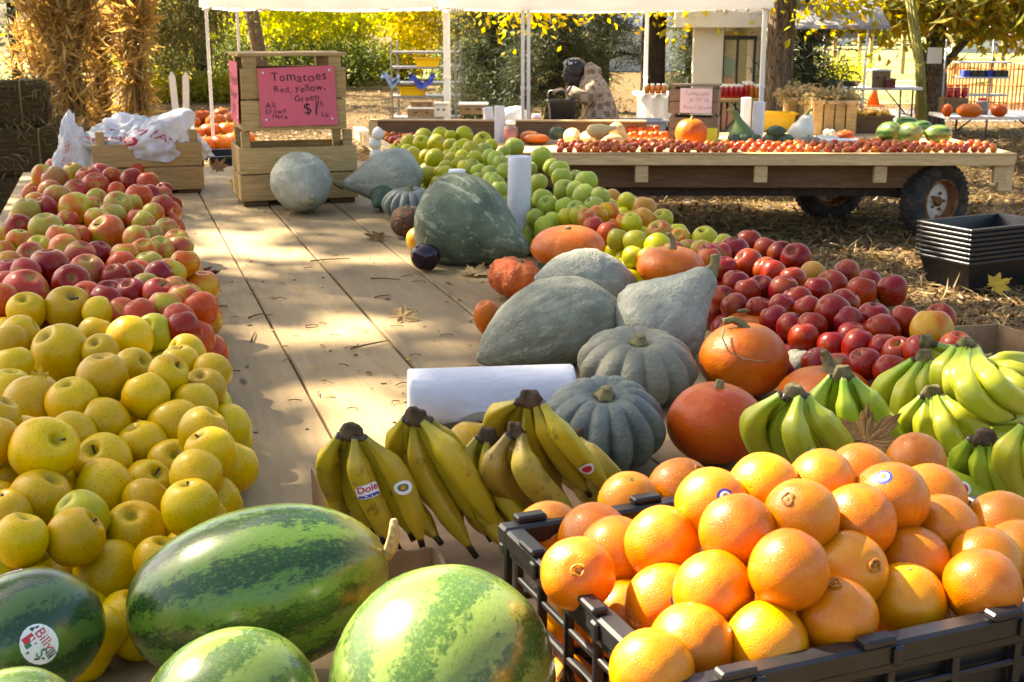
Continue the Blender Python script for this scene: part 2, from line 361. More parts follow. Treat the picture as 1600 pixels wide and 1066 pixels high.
M_BLACK = plain('black_plastic', (.012, .012, .013), .38, .3, 30)
M_BLACK2 = plain('grey_black_plastic', (.009, .0095, .011), .36, .3, 30)
def film_mat(name, col, rough=.35, tr=.35):
    t = NT(name); n = t.noise(t.obj((1, 1.6, 1.6)), 13, 4, .6, 1.5); b = t.bsdf(t.mix(t.step(n, .5, .7), col, tuple(x * .9 for x in col)), rough, t.bump(n, .55, .006), .5)
    tl = t.n('BsdfTranslucent', None, {'Color': col}); return t.done(t.n('MixShader', None, {0: tr, 1: b, 2: tl}))
M_FILM = film_mat('bag_film', (.72, .74, .78), .3, .25); M_BAG = film_mat('shopping_bag', (.72, .72, .72), .4, .3)
M_PAPER = film_mat('white_paper', (.75, .74, .72), .8, .2); M_TENT = film_mat('tent_cloth', (.80, .79, .76), .8, .55)
M_WHITE = plain('white_paint', (.72, .71, .68), .45, .06); M_WPL = plain('white_plastic', (.75, .75, .75), .35, .04)
M_METAL = plain('grey_metal', (.30, .29, .28), .35, .2, 30, .8); M_INK = plain('marker_ink', (.03, .012, .02), .7, .1)
M_REDP = plain('red_print', (.55, .03, .04), .5, .1); M_BLUEP = plain('blue_print', (.03, .05, .33), .5, .1); M_GREENP = plain('green_print', (.02, .2, .09), .5, .1)
M_BLKP = plain('black_print', (.015, .015, .02), .5, .1); M_STK = plain('sticker_white', (.78, .78, .78), .4, .03); M_ORGP = plain('orange_print', (.7, .2, .02), .5, .1)
M_CARD = plain('cardboard', (.27, .17, .085), .85, .2, 25, bump=.2); M_PINK = plain('pink_sign_paper', (.66, .12, .16), .8, .06, 6)
M_YCARD = plain('yellow_card', (.62, .62, .03), .7, .05); M_PALEP = plain('pale_pink_paper', (.68, .55, .56), .8, .05); M_BLUEPA = plain('pale_blue_paper', (.42, .58, .62), .8, .05)
# ================================================================ GROUND
def mat_ground():
    t = NT('straw_ground'); co = t.world(); n1 = t.noise(co, .35, 5, .6); n2 = t.noise(co, 3.5, 6, .7); n3 = t.noise(co, 22, 5, .75)
    c = t.ramp(n3, [(.28, (.045, .028, .012)), (.5, (.13, .085, .036)), (.72, (.26, .18, .078))])
    c = t.mix(t.math('MULTIPLY', t.step(n2, .45, .7), .5), c, (.10, .075, .03)); c = t.mix(t.math('MULTIPLY', t.step(n1, .5, .7), .45), c, (.13, .13, .045))
    return t.done(t.bsdf(c, .95, t.bump(t.math('ADD', n3, n2), .8, .03), .1))
def mat_grass():
    t = NT('meadow_grass'); co = t.world(); n1 = t.noise(co, .25, 4); n3 = t.noise(co, 9, 5, .7)
    c = t.ramp(n3, [(.3, (.09, .12, .035)), (.6, (.20, .22, .075)), (.8, (.34, .31, .13))]); c = t.mix(t.step(n1, .45, .65), c, (.33, .28, .12))
    return t.done(t.bsdf(c, .95, t.bump(n3, .6, .05), .1))
def mat_asph():
    t = NT('asphalt'); co = t.world(); n3 = t.noise(co, 30, 4, .7); return t.done(t.bsdf(t.ramp(n3, [(.3, (.10, .10, .105)), (.7, (.17, .17, .165))]), .9, None, .2))
gm = MB(); gm.sheet(lambda u, v: Vector(((u - .5) * 500, -40 + v * 500, 0)), 20, 20)
tag(gm.build('ground', mat_ground()), kind='structure')
md = MB()
md.sheet(lambda u, v: Vector((5.5 + u * 120 + (1 - v) * 0, 27 + v * 140, .012 + v * v * 2.2)), 12, 12); tag(md.build('meadow', mat_grass(), smooth=True), kind='structure')
rd = MB(); rd.sheet(lambda u, v: Vector((4 + u * 60, 22.2 + v * 3.2 + u * 2, .008)), 8, 2); tag(rd.build('road', mat_asph()), kind='structure')
lw = MB(); lw.sheet(lambda u, v: Vector((-30 + u * 33, 38 + v * 30, .010)), 6, 6); tag(lw.build('lawn', mat_grass()), kind='structure')

# ================================================================ PRODUCE WAGON (near)
vL = uv_of(T(35.3, 267.8))[1]; vA = uv_of(T(420, 500))[1]; vB = uv_of(T(577.5, 496.25))[1]; vC = uv_of(T(675, 440))[1]; vR = uv_of(T(1500, 560))[1] + .02
u1 = uv_of(T(60, 268))[0]; u0 = .55
PW = empty('produce_wagon', W(u0, 0, 0) * 0)
tag(PW, 'long wooden wagon bed of bare planks heaped with apples, squash and bananas', 'wagon')
edges = [vL + (vA - vL) * k / 3 for k in range(4)] + [vB, vC]; wd = vC - vB
while edges[-1] + wd < vR: edges.append(edges[-1] + wd)
edges[-1] = vR
RU = Matrix((U, V, Vector((0, 0, 1)))).transposed()
for a, b in zip(edges[:-1], edges[1:]):
    bx = MB(); w = b - a - random.uniform(.005, .008); L = u1 - u0; zz = random.uniform(-.0025, .0)
    nseg = 10
    bx.box((0, 0, 0), (L, w, .038), None, 0, .003)
    o = bx.build('plank', WOOD_T, PW); o.matrix_local = Matrix.LocRotScale(W((u0 + u1) / 2 + random.uniform(-.015, .015), (a + b) / 2, TZ - .019 + zz), RU.to_quaternion(), None)
    o.rotation_mode = 'QUATERNION'
def tbox(name, mat, parent, u, v, z, su, sv, sz, ch=.004):
    b = MB(); b.box((0, 0, 0), (su, sv, sz), None, 0, ch); o = b.build(name, mat, parent)
    o.matrix_local = Matrix.LocRotScale(W(u, v, z), RU.to_quaternion(), None); return o
for k in range(5): tbox('crossbeam', WOOD_D, PW, u0 + .3 + k * (u1 - u0 - .6) / 4, (vL + vR) / 2, TZ - .038 - .047, .09, vR - vL - .06, .09)
for v in (vL + .5, vR - .5): tbox('stringer', WOOD_D, PW, (u0 + u1) / 2, v, TZ - .13 - .08, u1 - u0 - .2, .09, .155)
for v in (vL + .5, vR - .5):
    for u in (u0 + .5, u1 - .5): tbox('leg', WOOD_D, PW, u, v, (TZ - .29) / 2, .1, .1, TZ - .29)

nb_ = MB(); nr_ = random.Random(12)
for k in range(5):
    for a, b in zip(edges[:-1], edges[1:]):
        for f in (.14, .5, .86): nb_.lathe([(.0042, 0), (.0042, .0012), (.003, .0018)], 7, 0, Matrix.Translation(W(u0 + .3 + k * (u1 - u0 - .6) / 4 + nr_.uniform(-.02, .02), a + (b - a) * f + nr_.uniform(-.01, .01), TZ - .0015)), False, True)
tag(nb_.build('nail_heads', plain('rusty_nail', (.06, .035, .02), .7), PW), kind='stuff')
# ================================================================ FRUIT BUILDERS
def apple_mesh(name, mat, seed, n=26, m=18, tall=.93):
    r_ = random.Random(seed); vs = []; fs = []
    lob = r_.uniform(.012, .035); ph = r_.uniform(0, 6.28); tilt = r_.uniform(-.1, .1); tp = r_.uniform(.03, .13); off = Vector((r_.random() * 50,) * 3)
    for i in range(m + 1):
        th = math.pi * i / m
        for j in range(n):
            a = 2 * math.pi * j / n; s = math.sin(th); c = math.cos(th)
            r = s * (1 + tp * c - .03 * math.cos(2 * th)); z = c * tall
            r *= 1 + lob * math.cos(5 * a + ph) * (.4 - .6 * c)
            z -= .40 * math.exp(-(r / .27) ** 2) * (1 if c > 0 else 0) - .20 * math.exp(-(r / .24) ** 2) * (1 if c < 0 else 0)
            x = r * math.cos(a); y = r * math.sin(a); z += tilt * x
            d = 1 + .05 * noise.noise(Vector((x, y, z)) * 1.1 + off)
            vs.append((x * d, y * d, z * d))
    for i in range(m):
        for j in range(n): fs.append((i * n + j, (i + 1) * n + j, (i + 1) * n + (j + 1) % n, i * n + (j + 1) % n))
    return fast_mesh(name, vs, fs, mat, True)
def stem_mesh(seed, L=.42):
    r_ = random.Random(seed); b = MB(); bx, by = r_.uniform(-.2, .2), r_.uniform(-.2, .2)
    L *= r_.uniform(.8, 1.35)
    pts = [Vector((bx * t * t * 1.6, by * t * t * 1.6, .50 + t * L)) for t in (0, .3, .6, .85, 1)]
    b.tube(pts, [.045, .034, .032, .04, .06], 6); return b.mesh('stem', STEM, True)
APM = {k: [apple_mesh('apple', m, ord(k) * 11 + s, tall=1.02 + .05 * (s % 4)) for s in range(6)] for k, m in AM.items()}
STM = [stem_mesh(s) for s in range(6)]
def rand_quat(tilt, rr=random):
    return Quaternion((0, 0, 1), rr.uniform(0, 6.28)) @ Quaternion((1, 0, 0), rr.uniform(0, tilt)) @ Quaternion((0, 0, 1), rr.uniform(0, 6.28))
def relax(items, floor, iters=80, fit=.93, extra=None):
    """items: [pos, radius]; slide along the sight line, keeping apparent size, until they no longer run into each other"""
    eye = EYE
    for it in range(iters):
        mv = 0
        for i in range(len(items)):
            for j in range(i):
                a, b = items[i], items[j]; d = (a[0] - b[0]).length; want = (a[1] + b[1]) * fit
                if d < want:
                    da, db = (a[0] - eye).length, (b[0] - eye).length; near, far = (a, b) if da < db else (b, a); e = (want - d) * .3
                    low = far[0].z < floor + far[1] * 1.02
                    for q, s in ((near, -1.0 if low else -.55), (far, 1.0 if low else 1.45)):
                        dq = (q[0] - eye).length; k = (dq + s * e) / dq; q[0] = eye + (q[0] - eye) * k; q[1] *= k
                    mv = max(mv, e)
        for q in items:
            for _ in range(3):
                lo = floor + q[1] * .86
                if q[0].z < lo:
                    k = (eye.z - lo) / (eye.z - q[0].z); q[0] = eye + (q[0] - eye) * k; q[1] *= k
        if extra:
            for q in items: extra(q)
        if mv < .0006: break
def heap(rows, hfun, sizes=(.031, .052)):
    """rows: (px, py, diameter px, type); rests every one on the heap surface hfun(u, v)"""
    out = []
    for px, py, d, k in rows:
        p = T(px, py, .04)
        for _ in range(25):
            u, v = uv_of(p); h = max(.038, hfun(u, v)); p = p.lerp(T(px, py, h), .6)
        r = min(sizes[1], max(sizes[0], d / 2 * depth(p) / F)); out.append([p, r, k, px, py])
    relax(out, TZ); return out
def support(its, rr, hfun):
    """fruit buried under the visible layer, so that every apple rests on others or on the planks"""
    P = [list(q) for q in its]; out = []; n0 = len(P); scr = [(*topx(q[0]), depth(q[0]), q[1] * F / depth(q[0])) for q in its]; queue = sorted(range(n0), key=lambda i: -P[i][0].z); i_ = 0
    while queue and len(out) < 320:
        i = queue.pop(0); p, r, k = P[i][:3]
        if p.z - r * .95 < TZ + .012: continue
        for _ in range(2):
            A = np.array([tuple(q[0]) for q in P]); Rr = np.array([q[1] for q in P]); d = np.linalg.norm(A - np.array(p), axis=1); dz = p.z - A[:, 2]
            if ((d < (r + Rr) * 1.10) & (dz > r * .35)).sum() >= 2: break
            best = None
            for c in range(18):
                rf = rr.uniform(.034, .039); a = rr.uniform(0, 6.28); s = rr.uniform(.0, .75); L = (r + rf) * .95; q = p + Vector((math.cos(a) * s * L, math.sin(a) * s * L, -math.sqrt(1 - s * s) * L))
                if q.z < TZ + rf * .9: q.z = TZ + rf * .9
                u, v = uv_of(q)
                if v < vL + rf or v > vR - rf * .5: continue
                dd = np.linalg.norm(A - np.array(q), axis=1); pen = np.clip((Rr + rf) * .93 - dd, 0, 1); pen[i] = 0; cost = pen.max() * 3 + pen.sum()
                x, y = topx(q); zc = depth(q); rp = rf * F / zc; vis = 1.0; hid = 0.0
                for sx, sy, sz, sr in scr:
                    e = math.hypot(x - sx, y - sy)
                    if e < sr + rp:
                        ov = min(1, (sr + rp - e) / (2 * min(sr, rp)))
                        if sz > zc + .01: cost += ov * .12
                        else: hid += ov
                cost += .13 * max(0, 1 - hid)
                if best is None or cost < best[0]: best = (cost, q, rf)
            if best is None or best[0] > .11: break
            P.append([best[1], best[2], k]); out.append((best[1], best[2], k)); queue.append(len(P) - 1)
    return out
def lay_apples(rows, hfun, pile, group, mark, stems, words, tilt=.9, fill=True, cols=None, rows_from='the bottom of the heap', rows_to='the heap top', seed=3, fillrect=None):
    rr = random.Random(seed); its = heap(rows, hfun)
    its.sort(key=lambda q: -q[4]); row = []; rows_ = []
    for q in its:                                     # rows counted as they are seen, lowest first
        if row and row[0][4] - q[4] > max(14, .42 * 2 * row[0][1] * F / depth(row[0][0])): rows_.append(row); row = []
        row.append(q)
    rows_.append(row)
    for ri, row in enumerate(rows_):
        row.sort(key=lambda q: -q[3])
        if mark[1]: row.reverse()
        for ci, q in enumerate(row):
            p, r, k, px, py = q; o = obj('apple', rr.choice(APM[k]), None, p, rand_quat(tilt, rr), (r, r, r))
            has = rr.random() < stems
            if has: s = obj('stem', rr.choice(STM), o)
            up_ = f'{ORD[ri + 1]} row above {rows_from}' if ri < 12 else f'{ORD[len(rows_) - ri]} row below {rows_to}'
            lab = f"{'stemmed ' if has else ''}{words[k]}, {ORD[ci + 1]} from {mark[0]}, {up_}"
            tag(o, lab, 'apple', group)
    if fill:
        mbv = []; mbf = []; mis = []; base = 0; keys = list(AM); pts = []
        us = [uv_of(q[0])[0] for q in its]; vs_ = [uv_of(q[0])[1] for q in its]
        lo = [np.array([(*q[0], q[1])]) for q in its]; A = np.concatenate(lo); r = .036; u = min(us) - .02; lay = 0
        cand = []
        for lz in range(5):
            z = .034 + lz * .058; uu = min(us) - .03
            while uu < max(us) + .03:
                vv = min(vs_) - .03 + (.036 if int(uu * 100) % 2 else 0)
                while vv < max(vs_) + .03:
                    hh = hfun(uu, vv)
                    if z < hh - .048 or (z < .04 and hh > .045): cand.append((uu + rr.uniform(-.008, .008), vv + rr.uniform(-.008, .008), z))
                    vv += .074
                uu += .074
        for u_, v_, z in cand:
            p = np.array(W(u_, v_, TZ + z)); d = np.sqrt(((A[:, :3] - p) ** 2).sum(1))
            if d.min() > .12 or (d < (A[:, 3] + r) * .80).any(): continue
            if min(np.sqrt(((A[:, :3] - p)[:, :2] ** 2).sum(1))) > .05: continue
            k = its[int(d.argmin())][2]; me = rr.choice(APM[k]); co = np.empty(len(me.vertices) * 3, np.float32); me.vertices.foreach_get('co', co); co = co.reshape(-1, 3)
            R = np.array(rand_quat(1.5, rr).to_matrix()); mbv.append((co * r) @ R.T + p)
            lp = np.empty(len(me.loops), np.int32); me.loops.foreach_get('vertex_index', lp); mbf.append(lp.reshape(-1, 4) + base); base += len(co); mis += [keys.index(k)] * len(me.polygons)
        low_ = {k_: [apple_mesh('apple', AM[k_], ord(k_) + s_, 16, 11, 1.08) for s_ in range(2)] for k_ in set(q[2] for q in its)}
        for p_, r_f, k in support([[q[0], q[1], q[2]] for q in its], rr, hfun):
            me = rr.choice(low_[k]); co = np.empty(len(me.vertices) * 3, np.float32); me.vertices.foreach_get('co', co); co = co.reshape(-1, 3)
            R = np.array(rand_quat(1.5, rr).to_matrix()); mbv.append((co * r_f) @ R.T + np.array(p_))
            lp = np.empty(len(me.loops), np.int32); me.loops.foreach_get('vertex_index', lp); mbf.append(lp.reshape(-1, 4) + base); base += len(co); mis += [keys.index(k)] * len(me.polygons)
        if mbv:
            # texture space is metres here, so the joined mesh is kept in fruit radii and scaled down
            o = obj('apple_underlayer', fast_mesh('apple_underlayer', np.concatenate(mbv) / r, np.concatenate(mbf), [AM[k] for k in keys], True, mis), None, None, None, (r, r, r))
            tag(o, f'apples buried under the top layer of {pile}', None, None, 'stuff')
    return its
def conv(rows, ox, oy, s, k): return [(ox + r[0] / s, oy + r[1] / s, r[2] / s, (r[3] if len(r) > 3 else k)) for r in rows]
# ---- yellow heap and mixed heap along the open edge of the bed
Yc = conv([(267,105,175),(108,120,150),(390,125,112),(75,210,145),(245,285,228),(380,210,122),(515,230,185),(615,205,150,'L'),(685,190,95),(400,280,112),(40,245,125),(55,335,150),(45,440,150),(530,340,150),(405,395,200),(665,375,160),(715,335,130),(745,285,135),(840,365,115),(815,435,150),(130,500,240),(290,490,200),(580,455,185),(770,500,130),(415,565,205),(565,650,175),(700,570,210),(290,620,120),(170,670,258),(410,720,230),(680,725,150),(840,680,196),(780,770,205),(15,780,125),(160,870,248),(412,828,245),(585,805,155),(752,902,220),(580,885,140),(-10,905,80),(85,1030,170),(295,1015,230),(535,1000,236),(330,935,130,'L'),(20,940,120),(-20,640,110),(-15,550,90),(800,600,120)], 0, 440, 2.538, 'Y')
Yc += conv([(30,185,130,'L'),(385,280,242),(570,225,150),(215,300,150),(350,480,170),(450,425,150),(120,330,150),(300,420,140)], 0, 780, 2.286, 'Y')
Mx = conv([(335,160,125,'R'),(490,150,130,'R'),(600,140,90,'R'),(670,165,142,'R'),(815,165,150,'R'),(260,215,140,'F'),(330,235,190,'R'),(440,195,120,'F'),(530,230,170,'R'),(600,205,130,'R'),(665,215,120,'R'),(785,245,140,'D'),(565,272,168,'R'),(190,320,112,'R'),(300,310,150,'R'),(210,370,110,'F'),(345,345,168,'F'),(450,300,140,'R'),(880,255,130,'R'),(690,300,95,'R'),(830,335,160,'R'),(895,330,95,'D'),(975,295,80,'D'),(965,385,130,'R'),(960,330,95,'R'),(575,350,122,'F'),(700,390,170,'F'),(780,380,130,'F'),(450,405,195,'F'),(160,430,165,'F'),(275,400,100,'R'),(550,400,95,'F'),(910,440,130,'F'),(860,490,122,'F'),(665,470,180,'F'),(580,480,160,'F'),(820,480,130,'R'),(640,552,215,'F'),(815,590,160,'F'),(110,520,160,'D'),(115,600,150,'F'),(275,530,200,'F'),(400,490,110,'R'),(470,570,120,'R'),(375,600,200,'F'),(380,645,180,'F'),(235,640,150,'F'),(40,570,110,'F'),(20,670,125,'F'),(955,650,145,'F'),(855,665,125,'F'),(990,530,95,'F'),(1050,600,122,'F'),(1070,645,92,'F'),(1100,732,160,'O'),(1015,792,160,'F'),(745,690,170,'F'),(725,745,150,'R'),(885,745,95,'F'),(295,757,240,'D'),(185,690,140,'R'),(155,790,112,'R'),(60,745,125,'F'),(480,690,190,'R'),(585,680,160,'D'),(515,805,235,'R'),(430,852,230,'D'),(690,822,150,'D'),(780,812,130,'D'),(830,800,105,'R'),(940,812,180,'D'),(870,885,115,'F'),(945,910,190,'R'),(1045,900,115,'R'),(1085,945,95,'R'),(980,1002,210,'F'),(1195,1005,212,'R'),(150,915,280,'R'),(40,870,130,'R'),(10,950,95,'R'),(650,925,150,'D'),(715,905,130,'D'),(630,962,200,'D'),(790,915,115,'D'),(725,1035,172,'R'),(830,1035,85,'R'),(520,930,105,'R'),(60,800,130,'R'),(-20,600,120,'F'),(1060,1075,110,'R'),(1095,1130,130,'D'),(900,570,120,'F')], 0, 220, 3.807, 'R')
def h_left(u, v):
    w = v - vL; top = .20 + .02 * math.sin(u * 5)
    a = min(1, max(0, (w - .03) / .2)); b = min(1, max(0, (.86 - w) / .34))
    e = min(1, max(0, (4.95 - u) / .5)) if u > 4.2 else 1
    f = min(1, max(0, (u - 1.30) / .42)); f = f * f * (3 - 2 * f)
    return top * math.sin(a * math.pi / 2) * math.sin(b * math.pi / 2) * (.55 + .45 * e) * f
WY = dict(Y='yellow apple', L='greenish yellow apple', F='red-green apple', R='pink-red apple', G='pale-green apple', D='dark-red apple', O='orange-red apple')
L1 = lay_apples(Yc, h_left, 'the yellow apple heap', 'yellow apples heaped at the open bed edge', ('bare planks', False), .62, {k: v for k, v in WY.items()}, 1.15, rows_from='watermelons', rows_to='the red heap', seed=5)
L2 = lay_apples(Mx, h_left, 'the mixed apple heap', 'red and green apples heaped behind the yellow ones', ('bare planks', False), .42, WY, 1.0, rows_from='yellow heap', rows_to='the bag crate', seed=9)
# ---- piles along the far edge of the bed
Lc = conv([(235,215,80),(310,175,100),(400,140,112),(505,125,100),(565,130,75),(650,125,122),(385,175,100),(480,175,112),(570,190,92),(640,200,112),(695,217,112),(300,228,95),(335,262,122),(420,255,80),(470,270,118),(575,280,100),(765,165,122),(820,190,85),(350,365,75),(435,375,117),(510,360,75),(545,365,75),(495,425,88),(625,300,100),(660,330,80),(600,240,80),(540,330,80),(720,270,80),(640,260,80)], 560, 180, 3.947, 'L')
Gc = conv([(780,225,100),(810,262,100),(850,282,110),(880,305,100),(705,320,85),(740,350,85),(810,362,100),(820,405,112),(850,425,85),(870,462,100),(740,412,85),(905,350,75),(960,200,136),(1130,262,146),(1190,322,100),(1240,347,130),(1255,392,130),(1110,417,112),(1270,467,136),(1405,417,142),(1395,510,160),(1490,505,85),(1130,520,122),(1165,562,130),(1275,570,115),(1090,640,92),(1150,692,130),(1200,660,100),(1455,565,85),(1340,385,90),(900,230,80),(930,290,85),(1340,590,95),(1060,330,90),(1040,560,90),(1340,470,85)], 560, 180, 3.947, 'G')
Xc = conv([(370,290,92,'O'),(450,315,112,'L'),(350,365,120,'O'),(535,345,120,'O'),(525,405,125,'O'),(625,395,110,'L'),(150,385,100,'L'),(210,375,92,'L'),(250,395,92,'F'),(275,430,92,'R'),(350,465,112,'R'),(440,415,82,'O'),(400,497,102,'L'),(490,512,126,'L'),(610,462,126,'F'),(600,532,136,'L'),(710,490,92,'F'),(700,468,75,'L'),(835,495,132,'L'),(755,552,102,'F'),(855,572,112,'R'),(930,525,80,'L'),(480,585,90,'L'),(560,590,100,'F'),(680,560,80,'R'),(300,380,80,'O'),(470,420,90,'L'),(820,555,90,'F')], 840, 220, 3.2, 'O')
Rc = conv([(165,67,96),(110,102,112),(165,152,116),(230,97,92),(282,112,96),(340,130,112),(75,167,84),(118,222,106),(210,237,96),(255,182,75),(292,247,106),(330,205,75),(345,287,116),(400,192,100,'O'),(385,317,96),(475,232,116),(525,182,102),(580,257,116),(612,212,65),(695,250,116),(475,335,136),(625,350,122),(655,400,142),(745,362,112),(875,355,112),(842,402,156,'O'),(115,307,96),(205,322,106),(260,352,86),(322,382,82),(370,425,116),(475,452,116),(595,525,130),(690,547,130),(570,452,92),(550,420,75),(720,480,102),(70,277,84),(930,462,75),(60,110,75,'R'),(20,130,70,'R'),(160,255,80),(420,250,80),(400,380,90),(520,290,90),(540,365,95),(670,470,100),(420,520,100),(500,545,90),(800,480,100),(290,310,80),(230,170,70)], 1100, 350, 2.368, 'D')
def h_right(u, v):
    w = vR - v; top = .12 + .09 * min(1, max(0, (u - 3.3) / .7))
    a = min(1, max(0, w / .16)); b = min(1, max(0, (.68 - w) / .4))
    return top * (.35 + .65 * math.sin(a * math.pi / 2)) * math.sin(b * math.pi / 2)
MR = ('outer edge', False)
R1 = lay_apples(Lc, h_right, 'the lime-yellow apple heap', 'lime-yellow apples at the far end of the bed', MR, .35, dict(WY, L='lime-yellow apple'), 1.2, rows_from='jelly jar', seed=2)
R2 = lay_apples(Gc, h_right, 'the green apple heap', 'green apples round the upright bag roll', MR, .4, dict(WY, G='green apple'), 1.0, rows_from='flat pumpkin', seed=4)
R3 = lay_apples(Xc, h_right, 'the bicoloured apple heap', 'bicoloured apples between the green and dark red heaps', MR, .4, dict(WY, L='yellow-green apple', F='red-flushed green apple'), 1.1, rows_from='pale squash', seed=6)
R4 = lay_apples(Rc, h_right, 'the dark red apple heap', 'dark red apples heaped behind the orange pumpkins', MR, .5, WY, .9, rows_from='fresh bananas', seed=8)
# ================================================================ MELONS
def ellipsoid(name, mat, c, axis, rx, ry, rz, n=40, m=26, bumpy=.012, seed=0, tip=0.0):
    vs = []; fs = []; R = frame(Vector(axis))
    for i in range(m + 1):
        th = math.pi * i / m
        for j in range(n):
            a = 2 * math.pi * j / n; x = -math.cos(th); s = math.sin(th) ** .92
            p = Vector((x, s * math.cos(a), s * math.sin(a))); d = 1 + bumpy * noise.noise(p * 1.7 + Vector((seed * 3.1, 0, 0)))
            p = Vector((p.x * (1 + tip * max(0, p.x) ** 6), p.y, p.z)) * d; vs.append(p)
    for i in range(m):
        for j in range(n): fs.append((i * n + j, i * n + (j + 1) % n, (i + 1) * n + (j + 1) % n, (i + 1) * n + j))
    o = obj(name, fast_mesh(name, vs, fs, mat, True)); o.matrix_world = Matrix.LocRotScale(Vector(c), R.to_quaternion(), Vector((rx, ry, rz))); o.rotation_mode = 'QUATERNION'
    o.location = c; o.rotation_quaternion = R.to_quaternion(); o.scale = (rx, ry, rz); return o
def on_ell(o, d):
    """surface point of an ellipsoid object in the world direction d from its centre"""
    R = o.rotation_quaternion.to_matrix(); l = R.transposed() @ Vector(d); s = o.scale
    k = 1 / math.sqrt(sum((l[i] / s[i]) ** 2 for i in range(3))); return o.location + R @ (l * k)
def hit_ell(o, px, py):
    R = o.rotation_quaternion.to_matrix().transposed(); s = o.scale; dv = lambda v: Vector((v[0] / s[0], v[1] / s[1], v[2] / s[2]))
    a = dv(R @ (EYE - o.location)); b = dv(R @ ray(px, py)); A = b.dot(b); B = a.dot(b); C_ = a.dot(a) - 1; D = B * B - A * C_
    t = (-B - math.sqrt(max(0, D))) / A; return EYE + ray(px, py) * t
def inv(o): return Matrix.LocRotScale(o.location, o.rotation_quaternion if o.rotation_mode == 'QUATERNION' else o.rotation_euler, o.scale).inverted()
def patch(name, host, p, size, mat, roll=0.0, shape='oval', lift=1.004, project=None, parts=()):
    """a sticker pressed on a rounded host at p; project(q) pulls a world point on to its skin"""
    nrm = (p - host.location).normalized(); nrm = (nrm * .5 + (EYE - p).normalized() * .5).normalized()
    x = Vector((1, 0, 0)); x = (x - nrm * x.dot(nrm)).normalized(); y = nrm.cross(x); x, y = x * math.cos(roll) + y * math.sin(roll), y * math.cos(roll) - x * math.sin(roll)
    I = inv(host)
    def fn(a, b, k=0): return I @ project(p + x * a + y * b, lift + .0016 * k)
    w, h = size
    def disc(ra, rb, k, m, nm, par, sq=False):
        vs = [fn(0, 0, k)]; fs = []; n = 20
        for rr in (.5, 1):
            for j in range(n):
                t = 2 * math.pi * j / n; c, s = math.cos(t), math.sin(t)
                if sq: q = max(abs(c), abs(s)); c, s = c / q, s / q
                vs.append(fn(ra * c * rr, rb * s * rr, k))
        for j in range(n): fs.append((0, 1 + j, 1 + (j + 1) % n)); fs.append((1 + j, 1 + n + j, 1 + n + (j + 1) % n, 1 + (j + 1) % n))
        return link(bpy.data.objects.new(nm, fast_mesh(nm, vs, fs, m, True)), par)
    st = disc(w / 2, h / 2, 0, mat, name, host, shape == 'rect')
    for q in parts:
        if q[0] == 'disc': disc(q[1] * w / 2, q[2] * h / 2, q[4], q[3], q[5], st)
        elif q[0] == 'text':
            ox, oy = q[3] * w, q[4] * h; lettering('lettering', q[1], q[2] * h, lambda a, b: fn(a + ox, b + oy, 2), q[5], st, thin=.004)
        elif q[0] == 'bar':
            _, bx, by, bw, bh, m, nm = q; vs = [fn((bx + i * bw / 2) * w, (by + j * bh / 2) * h, 1.5) for i, j in ((-1, -1), (1, -1), (1, 1), (-1, 1))]
            link(bpy.data.objects.new(nm, fast_mesh(nm, vs, [(0, 1, 2, 3)], m, False)), st)
    return st
from mathutils.bvhtree import BVHTree
def ell_proj(o):
    M_ = Matrix.LocRotScale(o.location, o.rotation_quaternion, o.scale); T_ = BVHTree.FromPolygons([M_ @ v.co for v in o.data.vertices], [tuple(p.vertices) for p in o.data.polygons])
    def f(q, k):
        d = (q - o.location).normalized(); h = T_.ray_cast(o.location + d * 2, -d)[0]; return o.location + ((h if h is not None else on_ell(o, d)) - o.location) * k
    return f
def melon(px, py, lpx, wpx, axis, mat, h, label, seed, tip=.03, sq=1.0):
    p = T(px, py, h); k = depth(p) / F
    o = ellipsoid('watermelon', mat, p, axis, lpx / 2 * k, wpx / 2 * k, wpx / 2 * k * sq, 48, 32, .018, seed, tip); return tag(o, label, 'watermelon', 'watermelons at the near end of the bed')
w1 = melon(402, 925, 405, 262, (.93, .22, .16), M_MELON, .115, 'large dark striped watermelon lying beside the tray of ripe bananas', 1)
_b = MB(); _I = inv(w1); _t = [Vector((.985, -.06, .06)), Vector((1.06, -.12, .16)), Vector((1.11, -.16, .36)), Vector((1.13, -.17, .56))]
_b.tube(_t, [.085, .06, .05, .025], 8); _o = _b.build('stem', plain('dry_stalk', (.42, .30, .13), .8, .3, 20, bump=.4), w1, True)
w2 = melon(693, 1065, 370, 352, (.35, .9, .1), M_MELON_B, .12, 'pale mottled round watermelon against the orange crate', 2)
w3 = melon(362, 1120, 290, 268, (.5, .8, .15), M_MELON_B, .09, 'olive green watermelon in front of the large dark striped one', 3)
w4 = melon(45, 990, 245, 200, (.45, .75, -.1), M_MELON_C, .11, 'very dark watermelon with an oval paper sticker', 4)
w5 = melon(24, 1142, 200, 195, (.8, .5, .1), M_MELON_B, .11, 'light striped watermelon in front of the one with a sticker', 5)
_p = hit_ell(w4, 64, 1008); _s = 1 / F * depth(_p)
patch('sticker', w4, _p, (70 * _s, 58 * _s), M_STK, -.95, 'oval', 1.004, ell_proj(w4),
      [('text', 'Billy', .40, -.05, .16, M_REDP), ('text', 'S', .44, .16, -.12, M_GREENP), ('bar', -.27, -.16, .16, .3, M_REDP, 'print'), ('bar', -.16, -.26, .1, .16, M_GREENP, 'print')] +
      [('bar', .24 + .026 * i, .10 - .0 * i, .011 + .008 * (i % 3 == 0), .30, M_BLKP, 'barcode_bar') for i in range(8)])
_p = hit_ell(w4, 8, 866)
